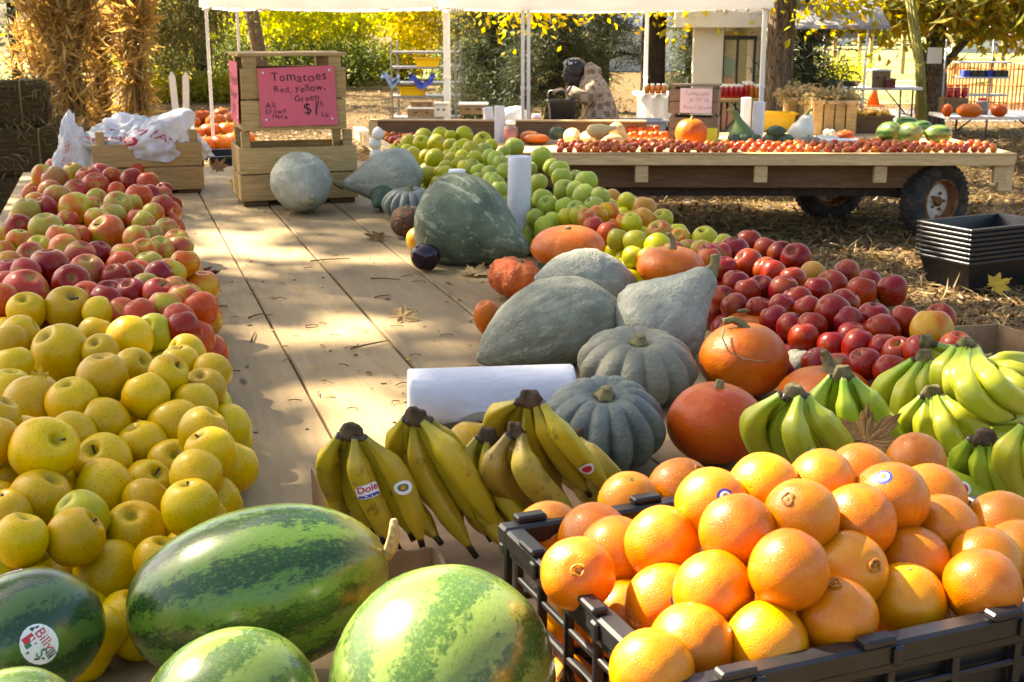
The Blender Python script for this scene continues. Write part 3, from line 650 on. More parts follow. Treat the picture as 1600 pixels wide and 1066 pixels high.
if not any(math.isnan(c) for c in _p): patch('sticker', w4, _p, (.03, .02), M_STK, .2, 'rect', 1.004, ell_proj(w4), [('bar', .2, 0, .4, .3, M_REDP, 'print')])

# ================================================================ PUMPKINS AND SQUASH
def pumpkin_mesh(name, mat, ribs=10, depth_=.06, sharp=.6, top=.22, bot=.16, n=72, m=22, seed=0, bump=.03, warts=0.0, sq=2.0):
    r_ = random.Random(seed); off = Vector((r_.random() * 40, 3, 7)); vs = []; fs = []; ph = [r_.uniform(-.12, .12) for _ in range(ribs)]; am = [r_.uniform(.6, 1.25) for _ in range(ribs)]
    for i in range(m + 1):
        th = math.pi * i / m; s, c = math.sin(th), math.cos(th); s2 = abs(s) ** (2 / sq) if s > 0 else 0
        for j in range(n):
            a = 2 * math.pi * j / n; q = a * ribs / (2 * math.pi); k = int(q) % ribs; fr = q % 1
            g = abs(math.sin(math.pi * fr)) ** sharp; rb = 1 - depth_ * am[k] * (1 - g) * (.25 + .75 * s)
            r = s2 * rb; z = c
            z -= top * math.exp(-(r / .30) ** 2) * (c > 0) - bot * math.exp(-(r / .3) ** 2) * (c < 0)
            p = Vector((r * math.cos(a), r * math.sin(a), z)); d = 1 + bump * noise.noise(p * 1.3 + off)
            if warts: d += warts * max(0, noise.noise(p * 4.5 + off)) + warts * .6 * max(0, noise.noise(p * 9 + off))
            vs.append(p * d)
    for i in range(m):
        for j in range(n): fs.append((i * n + j, (i + 1) * n + j, (i + 1) * n + (j + 1) % n, i * n + (j + 1) % n))
    return fast_mesh(name, vs, fs, mat, True)
def stem_tube(pts, r0, r1, mat=None, name='stem', parent=None, flare=1.7):
    b = MB(); k = len(pts); rr = [r0 + (r1 - r0) * i / (k - 1) for i in range(k)]; rr[0] = r0 * flare; rr[-1] = r1 * 1.15
    P = []; R = []
    for i in range(k - 1):
        for q in range(3): P.append(Vector(pts[i]).lerp(Vector(pts[i + 1]), q / 3)); R.append(rr[i] + (rr[i + 1] - rr[i]) * q / 3)
    P.append(Vector(pts[-1])); R.append(rr[-1]); b.tube(P, R, 10, 0, True, False, (.22, 5)); return b.build(name, mat or M_STEMP, parent, True)
def pumpkin(px, py, wpx, hpx, mat, label, ribs=10, depth_=.06, tilt=(0, 0), base=0.0, stem='short', name='pumpkin', cat='pumpkin', group='pumpkins and squash laid out on the bed', z0=TZ, **kw):
    asp = hpx / wpx; h = base + .08
    for _ in range(12):
        p = onz(px, py, z0 + h); k = depth(p) / F; rw = wpx / 2 * k
        rz = hpx / 2 * k * .97
        h = base + rz
    o = obj(name, pumpkin_mesh(name, mat, ribs, depth_, seed=int(px), **kw), None, p, Quaternion((1, 0, 0), tilt[0]) @ Quaternion((0, 1, 0), tilt[1]) @ Quaternion((0, 0, 1), px * .37), (rw, rw, rz))
    tag(o, label, cat, group)
    I = inv(o); R = o.rotation_quaternion
    if stem:
        S = {'short': [(0, 0, .70), (.03, 0, .95), (.06, .02, 1.08)], 'nub': [(0, 0, .72), (.02, 0, .9), (.03, .0, .98)], 'tall': [(0, 0, .75), (.04, .0, 1.05), (.02, .02, 1.35), (-.10, .0, 1.62)], 'lean': [(0, 0, .75), (.0, .03, 1.0), (.08, .03, 1.2), (.12, .02, 1.32)], 'lie': [(0, 0, .75), (-.10, -.05, 1.0), (-.3, -.12, 1.1), (-.5, -.15, 1.05)]}[stem]
        rot = Quaternion((0, 0, 1), -px * .37)
        st = stem_tube([rot @ Vector(q) for q in S], .10, .065, None, 'stem', o)
    return o
slate = pumpkin(943, 663, 196, 142, M_JARR, 'slate blue ribbed pumpkin in front, beside the lying bag roll', 13, .20, (.27, 0), stem='nub', sharp=.75, top=.36, n=156)
pumpkin(995, 573, 190, 116, M_JART, 'flat tan-grey ribbed pumpkin under the blue-grey squash', 12, .15, (.22, .02), stem='nub', sharp=.75, top=.34, n=144)
pumpkin(1119, 661, 153, 132, M_RED, 'smooth red-orange pumpkin beside the slate blue one', 9, .018, stem='short', top=.10)
cur = pumpkin(1162, 563, 140, 124, M_PUMP, 'round orange pumpkin with a long curling dried tendril', 10, .022, (-.05, 0), stem='lie', top=.14)
b_ = MB(); b_.tube([Vector(q) for q in ((-.55, -.5, .95), (-.62, -.75, .75), (-.5, -.92, .45), (-.2, -1.0, .28), (.15, -1.02, .22), (.42, -.93, .24))], [.03, .022, .018, .016, .012, .008], 5)
_o = b_.build('tendril', M_STEMP, None, True); _o.parent = cur; _o.matrix_local = Matrix.Rotation(-1162 * .37, 4, 'Z')
pumpkin(1178, 520, 112, 70, M_PUMP, 'orange pumpkin half hidden behind the one with the tendril', 10, .03, (0, 0), stem='lie', top=.14)
pumpkin(1290, 618, 150, 92, M_PUMP, 'orange pumpkin with a tall bent stem behind the green bananas', 11, .03, (0, 0), stem='tall', top=.14)
pumpkin(1247, 575, 56, 66, M_HUB, 'small blue-grey squash peeping between orange pumpkins and red apples', 9, .02, stem=None, name='squash', cat='squash')
pumpkin(887, 386, 118, 68, M_PUMP, 'flat orange pumpkin with a nub stem beside the green apples', 9, .03, (.1, -.05), base=.055, stem='nub', top=.12)
pumpkin(806, 435, 88, 66, M_WART, 'warty orange turban squash against the big green squash', 10, .10, (0, .25), stem='nub', warts=.13, name='squash', cat='squash', sharp=.7)
pumpkin(1048, 417, 108, 68, M_PUMP, 'orange pumpkin with a thick upright stem between grey squashes', 10, .03, (0, 0), base=.075, stem='tall', top=.14)
pumpkin(764, 498, 46, 66, M_PUMP, 'small orange squash at the tip of the largest grey squash', 8, .02, (.2, -.3), stem=None, name='squash', cat='squash')
pumpkin(1003, 432, 34, 40, M_HUB, 'small pale grey squash behind the upright-stemmed pumpkin', 8, .02, stem=None, name='squash', cat='squash')
pumpkin(846, 424, 26, 44, M_HUBX, 'knobbly dark green gourd between the two red-orange squashes', 7, .1, (0, .3), stem='short', warts=.2, name='gourd', cat='gourd')
pumpkin(640, 318, 88, 54, M_JARR, 'small slate ribbed pumpkin at the end of the squash row', 15, .30, (.1, 0), stem='short', sharp=.6, top=.3, n=120)
pumpkin(637, 346, 56, 54, M_KAB, 'brown squash flecked with orange beside the small ribbed pumpkin', 9, .03, stem='nub', name='squash', cat='squash')
a_ = obj('apple', APM['O'][2], None, T(655, 378, .045), rand_quat(.5), .041); tag(a_, 'loose russet apple beside the round aubergine', 'apple')
au = obj('aubergine', apple_mesh('aubergine', M_AUB, 77, tall=.98), None, T(665, 402, .042), Quaternion((1, 0, 0), -.3), .043); tag(au, 'round purple-black aubergine in front of the big green squash', 'aubergine')
b_ = MB(); b_.tube([Vector((0, 0, .45)), Vector((.0, .05, .95)), Vector((.06, .1, 1.35))], [.2, .1, .09], 8); b_.build('stem', plain('aubergine_calyx', (.12, .16, .06), .7), au, True)
def squash(px, py, h, axis, prof, L, Rm, mat, label, ribs=0, bump=.05, warts=.02, seed=1, n=64, m=56, stem=0, name='squash', cat='squash', bend=0.0, group='pumpkins and squash laid out on the bed', flat=1.0, stemdir=None, z0=None):
    """a gourd of revolution round local X; prof: (x in 0..1, radius factor); L and Rm in photo pixels at its distance"""
    p = onz(px, py, (z0 if z0 is not None else TZ) + h); k = depth(p) / F; L *= k; Rm *= k; xs = [q[0] for q in prof]; rs = [q[1] for q in prof]
    off = Vector((seed * 7.7, seed, 2)); vs = []; fs = []
    for i in range(m + 1):
        x = .5 - .5 * math.cos(math.pi * i / m)
        # smooth interpolation of the profile
        j = max(0, min(len(xs) - 2, next((q for q in range(len(xs) - 1) if x <= xs[q + 1]), len(xs) - 2))); t = (x - xs[j]) / (xs[j + 1] - xs[j])
        def sl_(q): return 0 if q in (0, len(xs) - 1) else (rs[q + 1] - rs[q - 1]) / (xs[q + 1] - xs[q - 1])
        d = xs[j + 1] - xs[j]; r = (2 * t ** 3 - 3 * t * t + 1) * rs[j] + (t ** 3 - 2 * t * t + t) * d * sl_(j) + (-2 * t ** 3 + 3 * t * t) * rs[j + 1] + (t ** 3 - t * t) * d * sl_(j + 1)
        e = min(1, (1 - (1 - min(1, x / .22)) ** 2) ** .5) if x < .22 else (min(1, (1 - (1 - min(1, (1 - x) / .08)) ** 2) ** .5) if x > .92 else 1)
        r = max(0, r) * e
        for q in range(n):
            a = 2 * math.pi * q / n; rb = 1 - (.05 * (1 - abs(math.sin(ribs * a / 2)) ** .7) if ribs else 0)
            y, z = r * rb * math.cos(a), r * rb * math.sin(a) * flat; P = Vector((x * L / Rm, y, z)) ; dd = bump * noise.noise(P * .9 + off) + warts * (1.6 * max(0, noise.noise(P * 3.2 + off) - .15) + 1.2 * max(0, noise.noise(P * 6.5 + off) - .1) + .5 * noise.noise(P * 13 + off))
            vs.append(Vector(((x - .5) * L, 0, bend * L * (x - .5) ** 2 * 4)) + Vector((0, y * (1 + dd), z * (1 + dd))) * Rm)
    for i in range(m):
        for q in range(n): fs.append((i * n + q, i * n + (q + 1) % n, (i + 1) * n + (q + 1) % n, (i + 1) * n + q))
    S = Rm; o = obj(name, fast_mesh(name, [v / S for v in vs], fs, mat, True), None, p, frame(Vector(axis)).to_quaternion(), S); tag(o, label, cat, group)
    if stem:
        e = Vector(((.5) * L / S, 0, bend * L / S)); d = Vector(stemdir) if stemdir else Vector((1, 0, .3))
        stem_tube([e - Vector((.06, 0, 0)), e + d * stem * .4, e + d * stem * .75 + Vector((0, 0, stem * .1)), e + d * stem + Vector((0, 0, stem * .3))], .10, .075, None, 'stem', o)
    return o
HUB = [(0, .45), (.12, .82), (.33, 1), (.55, .86), (.75, .52), (.9, .26), (1, .16)]
LEM = [(0, .25), (.1, .5), (.25, .82), (.48, 1), (.7, .86), (.88, .5), (1, .2)]
PEAR = [(0, .6), (.1, .85), (.3, 1), (.48, .95), (.63, .70), (.77, .46), (.92, .31), (1, .24)]
squash(742, 357, .105, (.80, -.48, -.28), HUB, 205, 77, M_HUBD, 'huge dark green squash tapering towards the warty orange one', 9, .05, .015, 1)
squash(862, 508, .085, (-.90, -.42, -.22), LEM, 268, 72, M_HUBM, 'largest grey-green squash, lemon shaped with a pale vein, behind the lying roll', 9, .10, .035, 2, bend=-.05)
squash(918, 443, .085, (.85, .15, -.12), LEM, 172, 54, M_HUB, 'pale blue-grey squash lying behind the largest grey-green one', 5, .10, .045, 3, stem=.16)
squash(1046, 492, .098, (.56, .24, .52), PEAR, 196, 76, M_HUB, 'pear shaped blue-grey squash with its stem pointing up', 0, .08, .055, 4, stem=.34, stemdir=(.8, 0, .35))
squash(470, 285, .118, (.35, -.72, -.35), LEM, 118, 47, M_HUB, 'round pale blue-grey squash standing before the signed crate', 0, .05, .05, 5, stem=.12)
squash(598, 280, .115, (-.93, -.1, -.12), HUB, 130, 45, M_HUB, 'pale blue-grey squash with its stem towards the signed crate', 6, .05, .04, 6, stem=.28, stemdir=(.7, .1, .2))
squash(607, 302, .065, (-.35, -.75, -.25), HUB, 96, 34, M_HUBX, 'dark green squash leaning on the pale one with a stem', 0, .06, .02, 7)

# ================================================================ BAG ROLLS, JAR
def roll(p, axis, L, R, label, flap=0, group='white plastic bag rolls'):
    o = empty('bag_roll', p); tag(o, label, 'bag roll', group); Fm = frame(axis, Vector((0, 0, 1)) if abs(axis.z) < .9 else Vector((0, 1, 0)))
    b = MB(); prof = []; n = 40; vs = []; fs = []; k = 14
    for i in range(k + 1):
        x = (i / k - .5) * L
        for j in range(n):
            a = 2 * math.pi * j / n; r = R * (1 + .014 * math.sin(a * 2 + 1) + .012 * noise.noise(Vector((x * 9, a * .0 + math.cos(a) * 1.3, math.sin(a) * 1.3))) + .006 * noise.noise(Vector((x * 22, math.cos(a) * 2, math.sin(a) * 2)))); vs.append(Fm @ Vector((x + .004 * noise.noise(Vector((math.cos(a) * 3, math.sin(a) * 3, i)))*(i in (0, k)), r * math.cos(a), r * math.sin(a))))
    for i in range(k):
        for j in range(n): fs.append((i * n + j, i * n + (j + 1) % n, (i + 1) * n + (j + 1) % n, (i + 1) * n + j))
    c = len(vs)                                             # layered ends with a hollow core
    for i, sg in ((0, -1), (k, 1)):
        b0 = len(vs)
        for rr, dx in ((.93, .003), (.86, -.002), (.78, .002), (.34, -.001), (.30, -.02)):
            for j in range(n): a = 2 * math.pi * j / n; vs.append(Fm @ Vector((sg * (L / 2 + dx), R * rr * math.cos(a), R * rr * math.sin(a))))
        ring = [i * n] + [b0 + q * n for q in range(5)]
        for q in range(5):
            for j in range(n):
                f = (ring[q] + j, ring[q] + (j + 1) % n, ring[q + 1] + (j + 1) % n, ring[q + 1] + j); fs.append(f if sg > 0 else f[::-1])
    link(bpy.data.objects.new('film_roll', fast_mesh('film_roll', vs, fs, M_FILM, True)), o)
    if flap:
        b = MB()
        def P(u, v):
            x = (-.5 + .01 + .975 * u) * L; q = min(1, u / .42); q = q * q * (3 - 2 * q); e = math.radians(-50 + (150 - 82 * q) * v); lift = 1.03 + .24 * v ** 4 + (1 - q) * .55 * v ** 2.5
            return Fm @ Vector((x - .05 * L * (1 - q) * v, -R * lift * math.cos(e), -R * min(1.0, lift) * math.sin(e) * (1 if e > 0 else 1.0)))
            return Fm @ Vector((x, R * 1.025 * math.cos(a) , R * 1.025 * math.sin(a) * -1)) if False else Fm @ Vector((x, -R * (1.05 + (.55 - .35 * u) * v ** 1.5) * math.cos(math.radians(-15 + 80 * v)), R * 1.05 * -math.sin(math.radians(-15 + 80 * v))))
        b.sheet(P, 28, 16); b.build('loose_sheet', M_FILM, o, True)
    return o
pL, pR = T(640, 619, .053), T(893, 611, .053); roll((pL + pR) / 2, (pR - pL).normalized(), (pR - pL).length, 43 * depth((pL + pR) / 2) / F, 'white plastic bag roll lying on the planks behind the ripe bananas', 1)
pb = T(811, 393, 0); roll(pb + Vector((0, 0, .152)), Vector((.015, 0, 1)), .30, 18 * depth(pb) / F, 'white plastic bag roll standing upright among green apples')
def glass_mat(name, col, rough=.05):
    t = NT(name); return t.done(t.bsdf(col, rough, None, .5, **{'Transmission Weight': .9, 'IOR': 1.4}))
M_GLASS = glass_mat('clear_glass', (.95, .95, .93)); M_JAM = plain('red_jelly', (.34, .006, .012), .12, .2); M_AMB = plain('amber_jam', (.42, .13, .01), .15, .2)
def jar(p, R, Hh, label, group, jam=None, name='jar', cat='jar', lid=None, small=False):
    o = empty(name, p); tag(o, label, cat, group)
    if not small:
        b = MB(); b.lathe([(R * .9, 0), (R, .03 * Hh), (R, .62 * Hh), (R * .93, .70 * Hh), (R * .62, .78 * Hh), (R * .58, .86 * Hh)], 18); b.build('glass', M_GLASS, o, True)
    b = MB(); f_ = .66 if not small else .8; b.lathe([(R * .86, .02 * Hh), (R * .955, .05 * Hh), (R * .955, (f_ - .08) * Hh), (R * .8, f_ * Hh)], 16); b.build('contents', jam or M_JAM, o, True)
    b = MB(); b.lathe([(R * .66, .84 * Hh), (R * .68, .86 * Hh), (R * .68, .97 * Hh), (R * .63, Hh)], 18); b.build('lid', lid or M_WPL, o, True); return o
pj = T(715, 337, 0); jar(pj, .049, .175, 'jar of red jelly with a white lid behind the big green squash', 'jars of red jelly')

# ================================================================ CRATES
def nail(b, p, R): b.lathe([(.004, 0), (.004, .0015)], 6, 0, Matrix.Translation(p) @ R.to_4x4())
def crate(o, w, d, h, nb, mat, open_top=True, t=.012, lid=False, post=.035, gap=.006, up=0.0, feet=0.0, sides=True, back=True):
    """slatted bushel crate round o's origin; x across, y depth, z up"""
    bh = h / nb
    for k in range(nb):
        z = feet + bh * (k + .5); j = lambda: random.uniform(-.003, .003)
        for y, on in ((-d / 2, 1), (d / 2, back)):
            if on:
                b = MB(); b.box((j(), y + j() * .4, z), (w, t, bh - gap), None, 0, .002)
                q = b.build('front_board' if y < 0 else 'back_board', mat, o)
        if sides:
            for x in (-w / 2 + t / 2, w / 2 - t / 2):
                b = MB(); b.box((x, j(), z), (t, d - t - .004, bh - gap), None, 0, .002); b.build('side_board', mat, o)
    for x in (-1, 1):
        for y in (-1, 1):
            b = MB(); b.box((x * (w / 2 - t - post / 2 - .002), y * (d / 2 - t / 2 - post / 2 - .002), feet + (h + up) / 2), (post, post, h + up), None, 0, .002); b.build('corner_post', mat, o)
    b = MB(); b.box((0, 0, feet + .008), (w - 2 * t - .004, d - t - .004, .010), None, 0, .001); b.build('floor_board', mat, o)
    if feet:
        for x in (-1, 1): b = MB(); b.box((x * (w / 2 - .06), 0, feet / 2), (.10, d - .02, feet - .001), None, 0, .002); b.build('foot', WOOD_D, o)
    if lid:
        for i in range(3):
            b = MB(); b.box((0, (i - 1) * d / 3, feet + h + up + .007), (w + .015, d / 3 - .006, .013), None, 0, .002); b.build('top_board', mat, o)
# crate holding the shopping bags
pc = T(236, 304); kx = depth(pc) / F
cr = empty('wooden_crate', pc + U * .16, YAW); crate(cr, 160 * kx * 1.02, .30, .205, 2, WOOD_C, up=.05, feet=.012); tag(cr, 'wooden crate of two wide boards holding white shopping bags', 'crate', 'wooden crates on the bed')
# two stacked crates with the pink signs
pc = T(470, 320); kx = depth(pc) / F; wlow = 182 * kx
c1 = empty('wooden_crate', pc + U * .17, YAW); crate(c1, wlow, .32, .215, 2, WOOD_C, up=.06, feet=.018); tag(c1, 'lower wooden crate under the one with the pink tomato sign', 'crate', 'wooden crates on the bed')
wup = 160 * kx; c2 = empty('wooden_crate', pc + U * .17 + Vector((0, 0, .296)) + V * -.012, YAW + .02); hup = .245
crate(c2, wup, .34, hup, 2, WOOD_C, up=.042, feet=0, lid=True, post=.05); tag(c2, 'upper wooden crate with a boarded top and two pink signs', 'crate', 'wooden crates on the bed')
def sign(parent, w, h, M, lines, mat, label, cat='sign', ink=None, curl=.0, pins=True, group=None):
    """a paper sheet in the frame M (x across, y up, z out); lines: (text, x, y, size, slant)"""
    o = empty('paper_sign', M.translation); o.matrix_world = M; tag(o, label, cat, group)
    def S(x, y): return Vector((x, y, .004 + curl * (max(0, x / w) ** 2 * max(0, -y / h) * 4 + .25 * math.sin(x / w * 9) * max(0, -y / h))))
    b = MB(); b.sheet(lambda u, v: S((u - .5) * w, (v - .5) * h - .03 * h * u * (1 - v)), 12, 10); b.build('sheet', mat, o, True)
    for tx, x, y, sz, sla in lines:
        r_ = random.Random(tx)
        xx = x * w
        for ch in tx:                                  # hand lettering: each letter wobbles a little
            if ch == ' ': xx += sz * h * .35; continue
            vs, fs = text_verts(ch, sz * h * r_.uniform(.9, 1.1), 'LEFT', thin=-.004 * sz)
            a = sla + r_.uniform(-.12, .12); dy = r_.uniform(-.02, .02) * h; wd_ = max(v.x for v in vs)
            P = [S(xx + (v.x * math.cos(a) - v.y * math.sin(a)), y * h + dy + v.x * math.sin(a) + v.y * math.cos(a)) + Vector((0, 0, .0015)) for v in vs]
            link(bpy.data.objects.new('letter', fast_mesh('letter', P, fs, ink or M_INK, False)), o); xx += wd_ + .09 * sz * h
    if pins:
        for x, y in ((-.43, .42), (.43, .42), (.43, -.42), (-.43, -.38)): b = MB(); b.ball(S(x * w, y * h) + Vector((0, 0, .002)), .005, 8, 0, (1, 1, .5)); b.build('pin', M_WPL, o, True)
    return o
Rz = Matrix.Rotation(YAW + .02, 4, 'Z'); X90 = Matrix.Rotation(math.pi / 2, 4, 'X')
Ms = Matrix.Translation(c2.location) @ Rz @ Matrix.Translation((.012, -.34 / 2 - .012, .135)) @ X90 @ Matrix.Rotation(.03, 4, 'Z')
sg = sign(None, .302, .225, Ms, [('Tomatoes', -.33, .32, .21, .06), ('Red, yellow,', -.31, .12, .165, .02), ('Green', -.05, -.05, .16, .02), ('All', -.43, -.13, .14, .03), ('Grown', -.44, -.24, .115, .0), ('Here', -.35, -.34, .115, .0), ('$1', .06, -.24, .25, .03), ('95', .22, -.16, .13, .05), ('_', .22, -.16, .16, .05), ('Lb', .29, -.35, .125, .0)], M_PINK, 'pink handwritten tomato price sign on the front of the upper crate', ink=M_INK, curl=.012, group='pink paper signs')
Ms = Matrix.Translation(c2.location) @ Rz @ Matrix.Translation((-wup / 2 - .006, -.02, .15)) @ Matrix.Rotation(-math.pi / 2, 4, 'Z') @ X90
sign(None, .28, .235, Ms, [('Tomatoes', -.42, .2, .22, .0), ('Red yellow', -.4, -.05, .19, .0), ('$1 95', -.2, -.3, .2, .0)], M_PINK, 'pink handwritten sign on the narrow side of the upper crate', curl=.012, group='pink paper signs')

# shopping bags stuffed in the crate
def bag(name, ctr, sx, sy, sz, seed, label, spikes, yaw=0.0, prints=()):
    o = empty(name, ctr, yaw); tag(o, label, 'bag', 'white shopping bags in the crate')
    def S(u, v, lift=0.0):
        a = (u - .5) * math.pi * 1.15; b_ = (v - .18) * math.pi * .62
        p = Vector((math.sin(a) * math.cos(b_) , -math.cos(a) * math.cos(b_) , math.sin(b_)))
        q = p * 1.5 + Vector((seed * 5.1, 1, 2)); d = 1 + .30 * noise.noise(q) + .22 * abs(noise.noise(q * 2.3)) - .12 * abs(noise.noise(q * 4.3)) - .025 * abs(noise.noise(q * 8)) + lift
        for (du, dv, amt, wid) in spikes: d += amt * math.exp(-((u - du) ** 2 + (v - dv) ** 2) / wid ** 2)
        return Vector((p.x * sx * d, p.y * sy * d, p.z * sz * d))
    b = MB(); b.sheet(S, 64, 48); b.build('film', M_BAG, o, True)
    for tx, u, v, s, rot, m in prints:
        if tx == 'ring':
            for r0, r1 in ((0, .35), (.6, 1.0)):
                vs = []; fs = []; n = 20
                for i in range(n + 1):
                    for r in (r0, r1): a = 2 * math.pi * i / n; vs.append(S(u + s * r * math.cos(a) * .7, v + s * r * math.sin(a), .015))
                for i in range(n): fs.append((2 * i, 2 * i + 1, 2 * i + 3, 2 * i + 2))
                link(bpy.data.objects.new('emblem', fast_mesh('emblem', vs, fs, m, False)), o)
        else:
            ca, sa = math.cos(rot), math.sin(rot); lettering('lettering', tx, s, lambda x, y: S(u + (x * ca - y * sa) * .75, v + x * sa + y * ca, .015), m, o)
    return o
p0 = cr.location
bag('shopping_bag', p0 + Vector((.02, -.02, .19)), .21, .15, .13, 1, 'crumpled white shopping bag with red THANK YOU print and round emblem', [(.92, .62, .45, .16), (.1, .55, .25, .15)], 0, [('THANK', .63, .36, .16, -.5, M_REDP), ('ring', .45, .31, .07, 0, M_REDP), ('YOU', .30, .46, .12, .1, M_REDP)])
bag('shopping_bag', p0 + Vector((-.10, -.03, .20)), .15, .13, .09, 2, 'smaller white shopping bag with red print, bunched in the crate corner', [(.8, .7, .3, .15)], 0, [('THANK', .45, .36, .17, .12, M_REDP)])
bag('shopping_bag', p0 + Vector((-.285, -.06, .115)), .085, .11, .17, 4, 'white shopping bag hanging over the crate side onto the apples', [(.35, -.02, .3, .2), (.5, .9, .3, .2)], -.3, [('THANK YOU', .55, .30, .07, 1.1, M_REDP)])

# black plastic crate of oranges
RIM = .20
BL, BR, FL = T(783, 822, RIM), T(1402, 725, RIM), T(980, 1084, RIM); vx = (BR - BL); vx.z = 0; Wd = vx.length; ex = vx.normalized(); ey = Vector((0, 0, 1)).cross(ex); Dp = (BL - FL).dot(ey)
OC = BL + ex * Wd / 2 - ey * Dp / 2; OC.z = TZ
oc = empty('plastic_crate', OC, math.atan2(ex.y, ex.x)); tag(oc, 'black latticed plastic crate filled with oranges', 'crate')
def lattice(parent, L, hgt, M, name):
    """one crate wall: rim, posts, rails and crossing ribs in the local x-z plane"""
    b = MB(); t = .006
    b.box((0, 0, hgt - .011), (L, .022, .022), None, 0, .003); b.box((0, -.002, hgt - .026), (L, .010, .012), None, 0, .002)
    b.box((0, 0, .012), (L - .02, .010, .024), None, 0, .002); b.box((0, 0, hgt * .58), (L - .02, .008, .010), None, 0, .002)
    n = max(4, round(L / .075))
    for i in range(n + 1):
        x = -L / 2 + .008 + (L - .016) * i / n; b.box((x, .0, hgt / 2), (.012 if i in (0, n) else .008, .010, hgt - .03), None, 0, .002)
        if i < n:
            w = (L - .016) / n; a = math.atan2(hgt * .42, w); ln = math.hypot(w, hgt * .42) - .01
            for s in (-1, 1): b.box((x + w / 2, .001 * s, hgt * .34), (ln, .006, .008), Matrix.Rotation(-a * s, 3, 'Y'), 0, .0015)
            b.box((x + w / 2, 0, hgt * .74), (w, .006, .007), None, 0, .0015)
    for i in range(int(L / .14) + 1):                       # stacking notches on the rim
        x = -L / 2 + .06 + i * .14
        if x < L / 2 - .03: b.box((x, -.006, hgt + .003), (.034, .016, .008), None, 0, .002); b.box((x + .02, -.013, hgt - .012), (.012, .006, .018), None, 0, .002)
    o = b.build(name, M_BLACK, parent); o.matrix_local = M; return o
lattice(oc, Wd, RIM, Matrix.Translation((0, -Dp / 2, 0)), 'lattice_wall'); b = MB(); b.box((0, -Dp / 2 + .010, RIM * .47), (Wd - .03, .004, RIM * .86), None, 0, .001); b.build('wall_panel', M_BLACK, oc); lattice(oc, Wd, RIM, Matrix.Translation((0, Dp / 2, 0)) @ Matrix.Rotation(math.pi, 4, 'Z'), 'lattice_wall')
lattice(oc, Dp - .024, RIM, Matrix.Translation((-Wd / 2 + .011, 0, 0)) @ Matrix.Rotation(-math.pi / 2, 4, 'Z'), 'lattice_wall'); lattice(oc, Dp - .024, RIM, Matrix.Translation((Wd / 2 - .011, 0, 0)) @ Matrix.Rotation(math.pi / 2, 4, 'Z'), 'lattice_wall')
b = MB(); b.box((0, 0, .008), (Wd - .03, Dp - .03, .006), None, 0, .001); b.build('floor_panel', M_BLACK, oc)
def tag_plate():
    b = MB(); b.box((0, 0, 0), (.003, .022, .045), None, 0, .0008); o = b.build('label_plate', M_BLACK2, oc); o.matrix_local = Matrix.Translation((-Wd / 2 - .004, Dp / 2 - .03, RIM * .45))
tag_plate()
# oranges
def orange_mesh(seed, navel):
    r_ = random.Random(seed); n, m = 40, 28; vs = []; fs = []; off = Vector((seed * 3.3, 1, 5)); fl = r_.uniform(.93, 1.03)
    for i in range(m + 1):
        th = math.pi * i / m
        for j in range(n):
            a = 2 * math.pi * j / n; p = Vector((math.sin(th) * math.cos(a), math.sin(th) * math.sin(a), math.cos(th))); d = 1 + .03 * noise.noise(p * 1.4 + off) + .008 * noise.noise(p * 4 + off)
            rr = math.hypot(p.x, p.y)
            if p.z > 0: d -= .035 * math.exp(-(rr / .12) ** 2) - (.045 * math.exp(-(rr / .34) ** 2) if not navel else .02 * math.exp(-(rr / .4) ** 2)) + (.06 * math.exp(-((rr - .19) / .045) ** 2) if navel else 0)
            vs.append((p.x * d, p.y * d, p.z * d * fl))
    for i in range(m):
        for j in range(n): fs.append((i * n + j, (i + 1) * n + j, (i + 1) * n + (j + 1) % n, i * n + (j + 1) % n))
    return fast_mesh('orange', vs, fs, M_ORANGE, True)
OM = [orange_mesh(s, s % 2 == 1) for s in range(8)]
def navel_mesh(s):
    b = MB(); r_ = random.Random(s)
    ph = r_.uniform(0, 6); P = [Vector((.15 * (1 + .25 * math.cos(2 * a + ph)) * math.cos(a), .15 * (1 + .18 * math.sin(3 * a)) * math.sin(a), .975)) for a in np.linspace(0, 2 * math.pi, 15)]
    b.tube(P, [.036 + .014 * math.sin(i * 1.7 + ph) for i in range(15)], 7, caps=False); b.ball((.02, 0, .955), .075, 10, 0, (1.1, .9, .6)); b.ball((-.05, .03, .955), .05, 8, 0, (1, .8, .7))
    return b.mesh('navel', M_NAVEL, True)
def button_mesh():
    b = MB(); b.lathe([(.085, .93), (.07, .985), (.035, .99), (.028, .975)], 9, 0); return b.mesh('stem_button', M_BUTTON, True)
NM = [navel_mesh(s) for s in range(3)]; BT = button_mesh()
